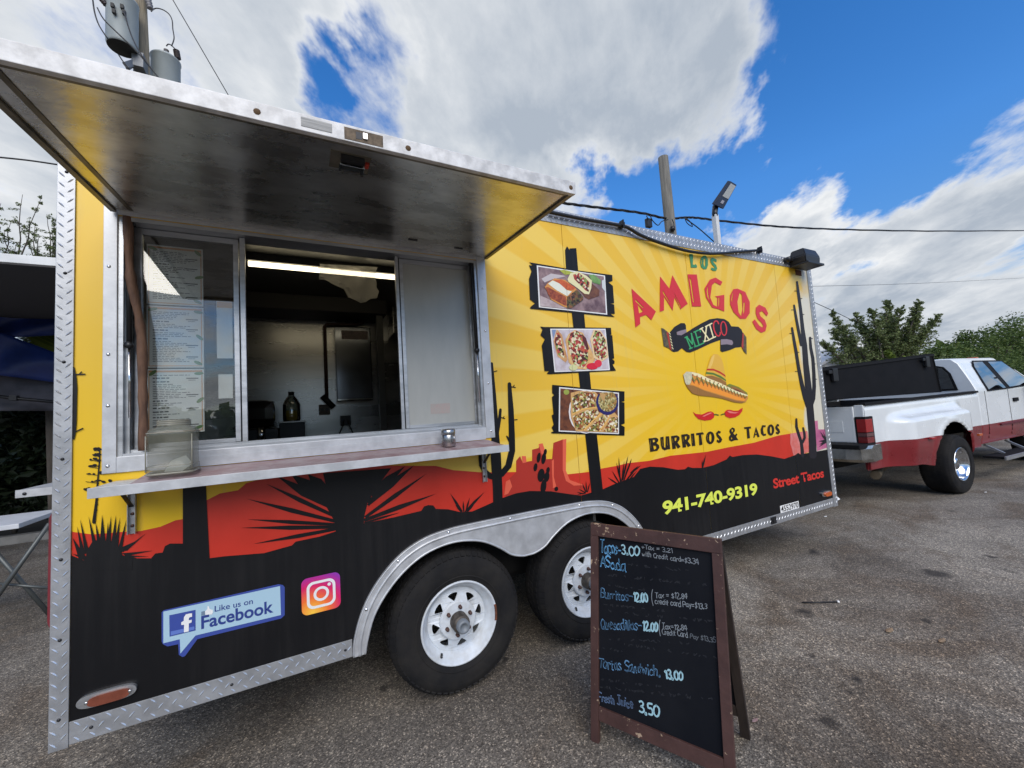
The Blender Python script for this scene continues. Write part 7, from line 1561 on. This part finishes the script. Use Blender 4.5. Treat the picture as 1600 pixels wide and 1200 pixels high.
line('overhead_wire', 'thin level wire to the right of the trailer nose lamp', [(1260, 447.5), (1430, 443), (1640, 432)], 11, .012)
line('overhead_wire', 'short wire slanting down into the feathery tree', [(1262, 468), (1300, 485), (1345, 507)], 7.5, .014)
cpts = [(860, 313), (881.5, 317.5), (940, 325), (1000, 332.5), (1042, 341.5), (1069, 340), (1090, 340.6), (1135, 346), (1210, 353.5), (1300, 358), (1450, 361), (1640, 360)]
PY2 = 3.8
raw = [at_y(p, PY2) for p in smooth_line(cpts, 6)]
oc = thing('service_cable', 'thick twisted black cable crossing the sky behind the street lamp', 'cable', raw[0])
for ph in (0, 2.09, 4.19): obj('cable_strand', tube(B(), [p + Vector((0, math.cos(i * 1.1 + ph), math.sin(i * 1.1 + ph))) * .017 for i, p in enumerate(raw)], .013, 6), M_WIRE, oc)
pa, pbm = at_y((1036, 246), PY2), at_y((1048, 362), PY2); dr_ = (pbm - pa) / (pbm.z - pa.z); foot = pbm + dr_ * (0 - pbm.z)
p2 = thing('utility_pole', 'bare grey wooden pole behind the trailer roof left of the street lamp', 'utility pole', foot)
obj('pole', tube(B(), [foot, foot.lerp(pa, .5), pa], [.15, .125, .105], 16), M_POLE2, p2)
q = at_y((1013, 348), PY2 - .1); obj('splice_box', box(B(), q.x - .06, q.x + .07, q.y - .04, q.y + .04, q.z - .10, q.z + .08, .012), M_BLACKP, p2)
for pts in ([(1010, 337), (1013, 343)], [(1016, 337), (1020, 345), (1028, 352), (1034, 346), (1044, 343)], [(1070, 341), (1074, 349), (1082, 354), (1078, 346), (1073, 342)], [(1050, 342), (1053, 351), (1050, 358)]): obj('wire_loop', tube(B(), [at_y(p, PY2 - .15) for p in smooth_line(pts, 4)], .010, 6), M_WIRE, p2)
q = at_y((1051, 358), PY2 - .12); obj('pole_clamp', lathe(B(), [(0, -.04), (.05, -.03), (.05, .05), (0, .06)], q, (0, 0, 1), 10), M_BLACKP, p2)
line('overhead_wire', 'thin drop wire running down from the cable to the street lamp post', [(1070, 341), (1092, 357), (1117, 379)], 1.6, .008)
LY = 1.1
lx = at_y((1120.5, 370), LY).x; lzt = at_y((1120, 337), LY).z
sl_ = thing('street_lamp', 'white square lamp post with tilted black lamp head behind the trailer nose', 'street lamp', (lx, LY, 0))
hw_ = abs(at_y((1126, 370), LY).x - at_y((1115.5, 370), LY).x) / 2 * .45
obj('lamp_post', box(B(), lx - hw_, lx + hw_, LY - hw_, LY + hw_, 0, lzt, .006), mat('white_post_paint', (.62, .62, .60), .5, var=.1, scale=3), sl_)
nk = at_y((1118, 322), LY); obj('lamp_neck', tube(B(), [(lx, LY, lzt - .02), (lx, LY, lzt + .03), (nk.x, LY, nk.z)], [.034, .034, .036], 10), M_BLACKP, sl_)
hp_ = [at_y(p, LY - dy) for p, dy in (((1117, 320), .06), ((1142, 283), -.02), ((1152, 289), -.02), ((1131, 327), .06))]
nrm_ = Vector((-.35, .75, .55)).normalized()
def slab(pts, th, off=0.0, bev=.008):
    bm = B(); f0 = [bm.verts.new(p + nrm_ * off) for p in pts]; f1 = [bm.verts.new(p + nrm_ * (off + th)) for p in pts]; bm.faces.new(f0); bm.faces.new(list(reversed(f1)))
    for k in range(len(pts)): bm.faces.new((f0[k], f1[k], f1[(k + 1) % len(pts)], f0[(k + 1) % len(pts)]))
    bmesh.ops.recalc_face_normals(bm, faces=bm.faces); bmesh.ops.bevel(bm, geom=bm.edges[:], offset=bev, segments=2, affect='EDGES'); return bm
HD = obj('lamp_head', slab(hp_, .05), M_BLACKP, sl_)
ip = lambda u, v: hp_[0].lerp(hp_[3], u).lerp(hp_[1].lerp(hp_[2], u), v)
obj('lamp_lens', slab([ip(.14, .38), ip(.14, .93), ip(.86, .93), ip(.86, .38)], .004, -.005, .001), mat('grey_led_lens', (.30, .30, .26), .35, var=.1, scale=40), HD)
obj('lamp_sensor', slab([ip(.35, .14), ip(.35, .26), ip(.6, .26), ip(.6, .14)], .006, -.006, .001), M_INS2, HD)

# ------------------------------------------------------------------ litter on the asphalt
def gz(p): w = hit(p, (0, 0, 0), Vector((0, 0, 1))); return w
a, b = gz((1253, 943)), gz((1308, 942))
stw = thing('drinking_straw', 'thin discarded straw with a white tip on the asphalt right of the chalkboard', 'straw', a); obj('straw_tube', tube(B(), [a + Vector((0, 0, .006)), b + Vector((0, 0, .006))], .0045, 6), M_DARK, stw); obj('straw_tip', tube(B(), [b + Vector((0, 0, .008)), b + (b - a) * .06 + Vector((0, 0, .008))], .008, 6), M_WHITE, stw)
M_LEAFT = mat('dry_leaf', (.26, .18, .11), .8, var=.3, scale=40)
for p, lb, m_, s_ in (((1390, 987), 'curled tan leaf on the asphalt right of the chalkboard', M_LEAFT, .038), ((1472, 1003), 'small tan leaf farthest right on the asphalt', M_LEAFT, .032), ((1290, 808), 'white scrap of paper near the trailer nose', M_WHITE, .03), ((1540, 770), 'pale scrap on the asphalt near the truck wheel', M_WHITE, .03), ((1180, 1128), 'small pale chip behind the chalkboard leg', M_PINKTOP, .02)):
    c = gz(p); bm = B(); poly2d(bm, [[(-s_, 0), (-s_ * .3, s_ * .4), (s_ * .6, s_ * .3), (s_, 0), (s_ * .4, -s_ * .35), (-s_ * .5, -s_ * .3)]], lambda x, y: c + Vector((x, y, .006 + x * x * 3)), (0, 0, .002))
    tag(obj('paper_scrap' if m_ is not M_LEAFT else 'fallen_leaf', bm, m_), lb, 'litter', 'litter on the asphalt')
c = Vector((X1 + .10, .02, 0)); bm = B()
v = [bm.verts.new(p) for p in (at_y((1306, 774), .02), at_y((1313, 780), .0), at_y((1306, 783), .0), at_y((1302, 778), .02))]; bm.faces.new(v); r = bmesh.ops.extrude_face_region(bm, geom=bm.faces[:]); bmesh.ops.translate(bm, verts=[e for e in r['geom'] if isinstance(e, bmesh.types.BMVert)], vec=(0, .004, 0))
obj('torn_flap', bm, M_WHITE, TR)
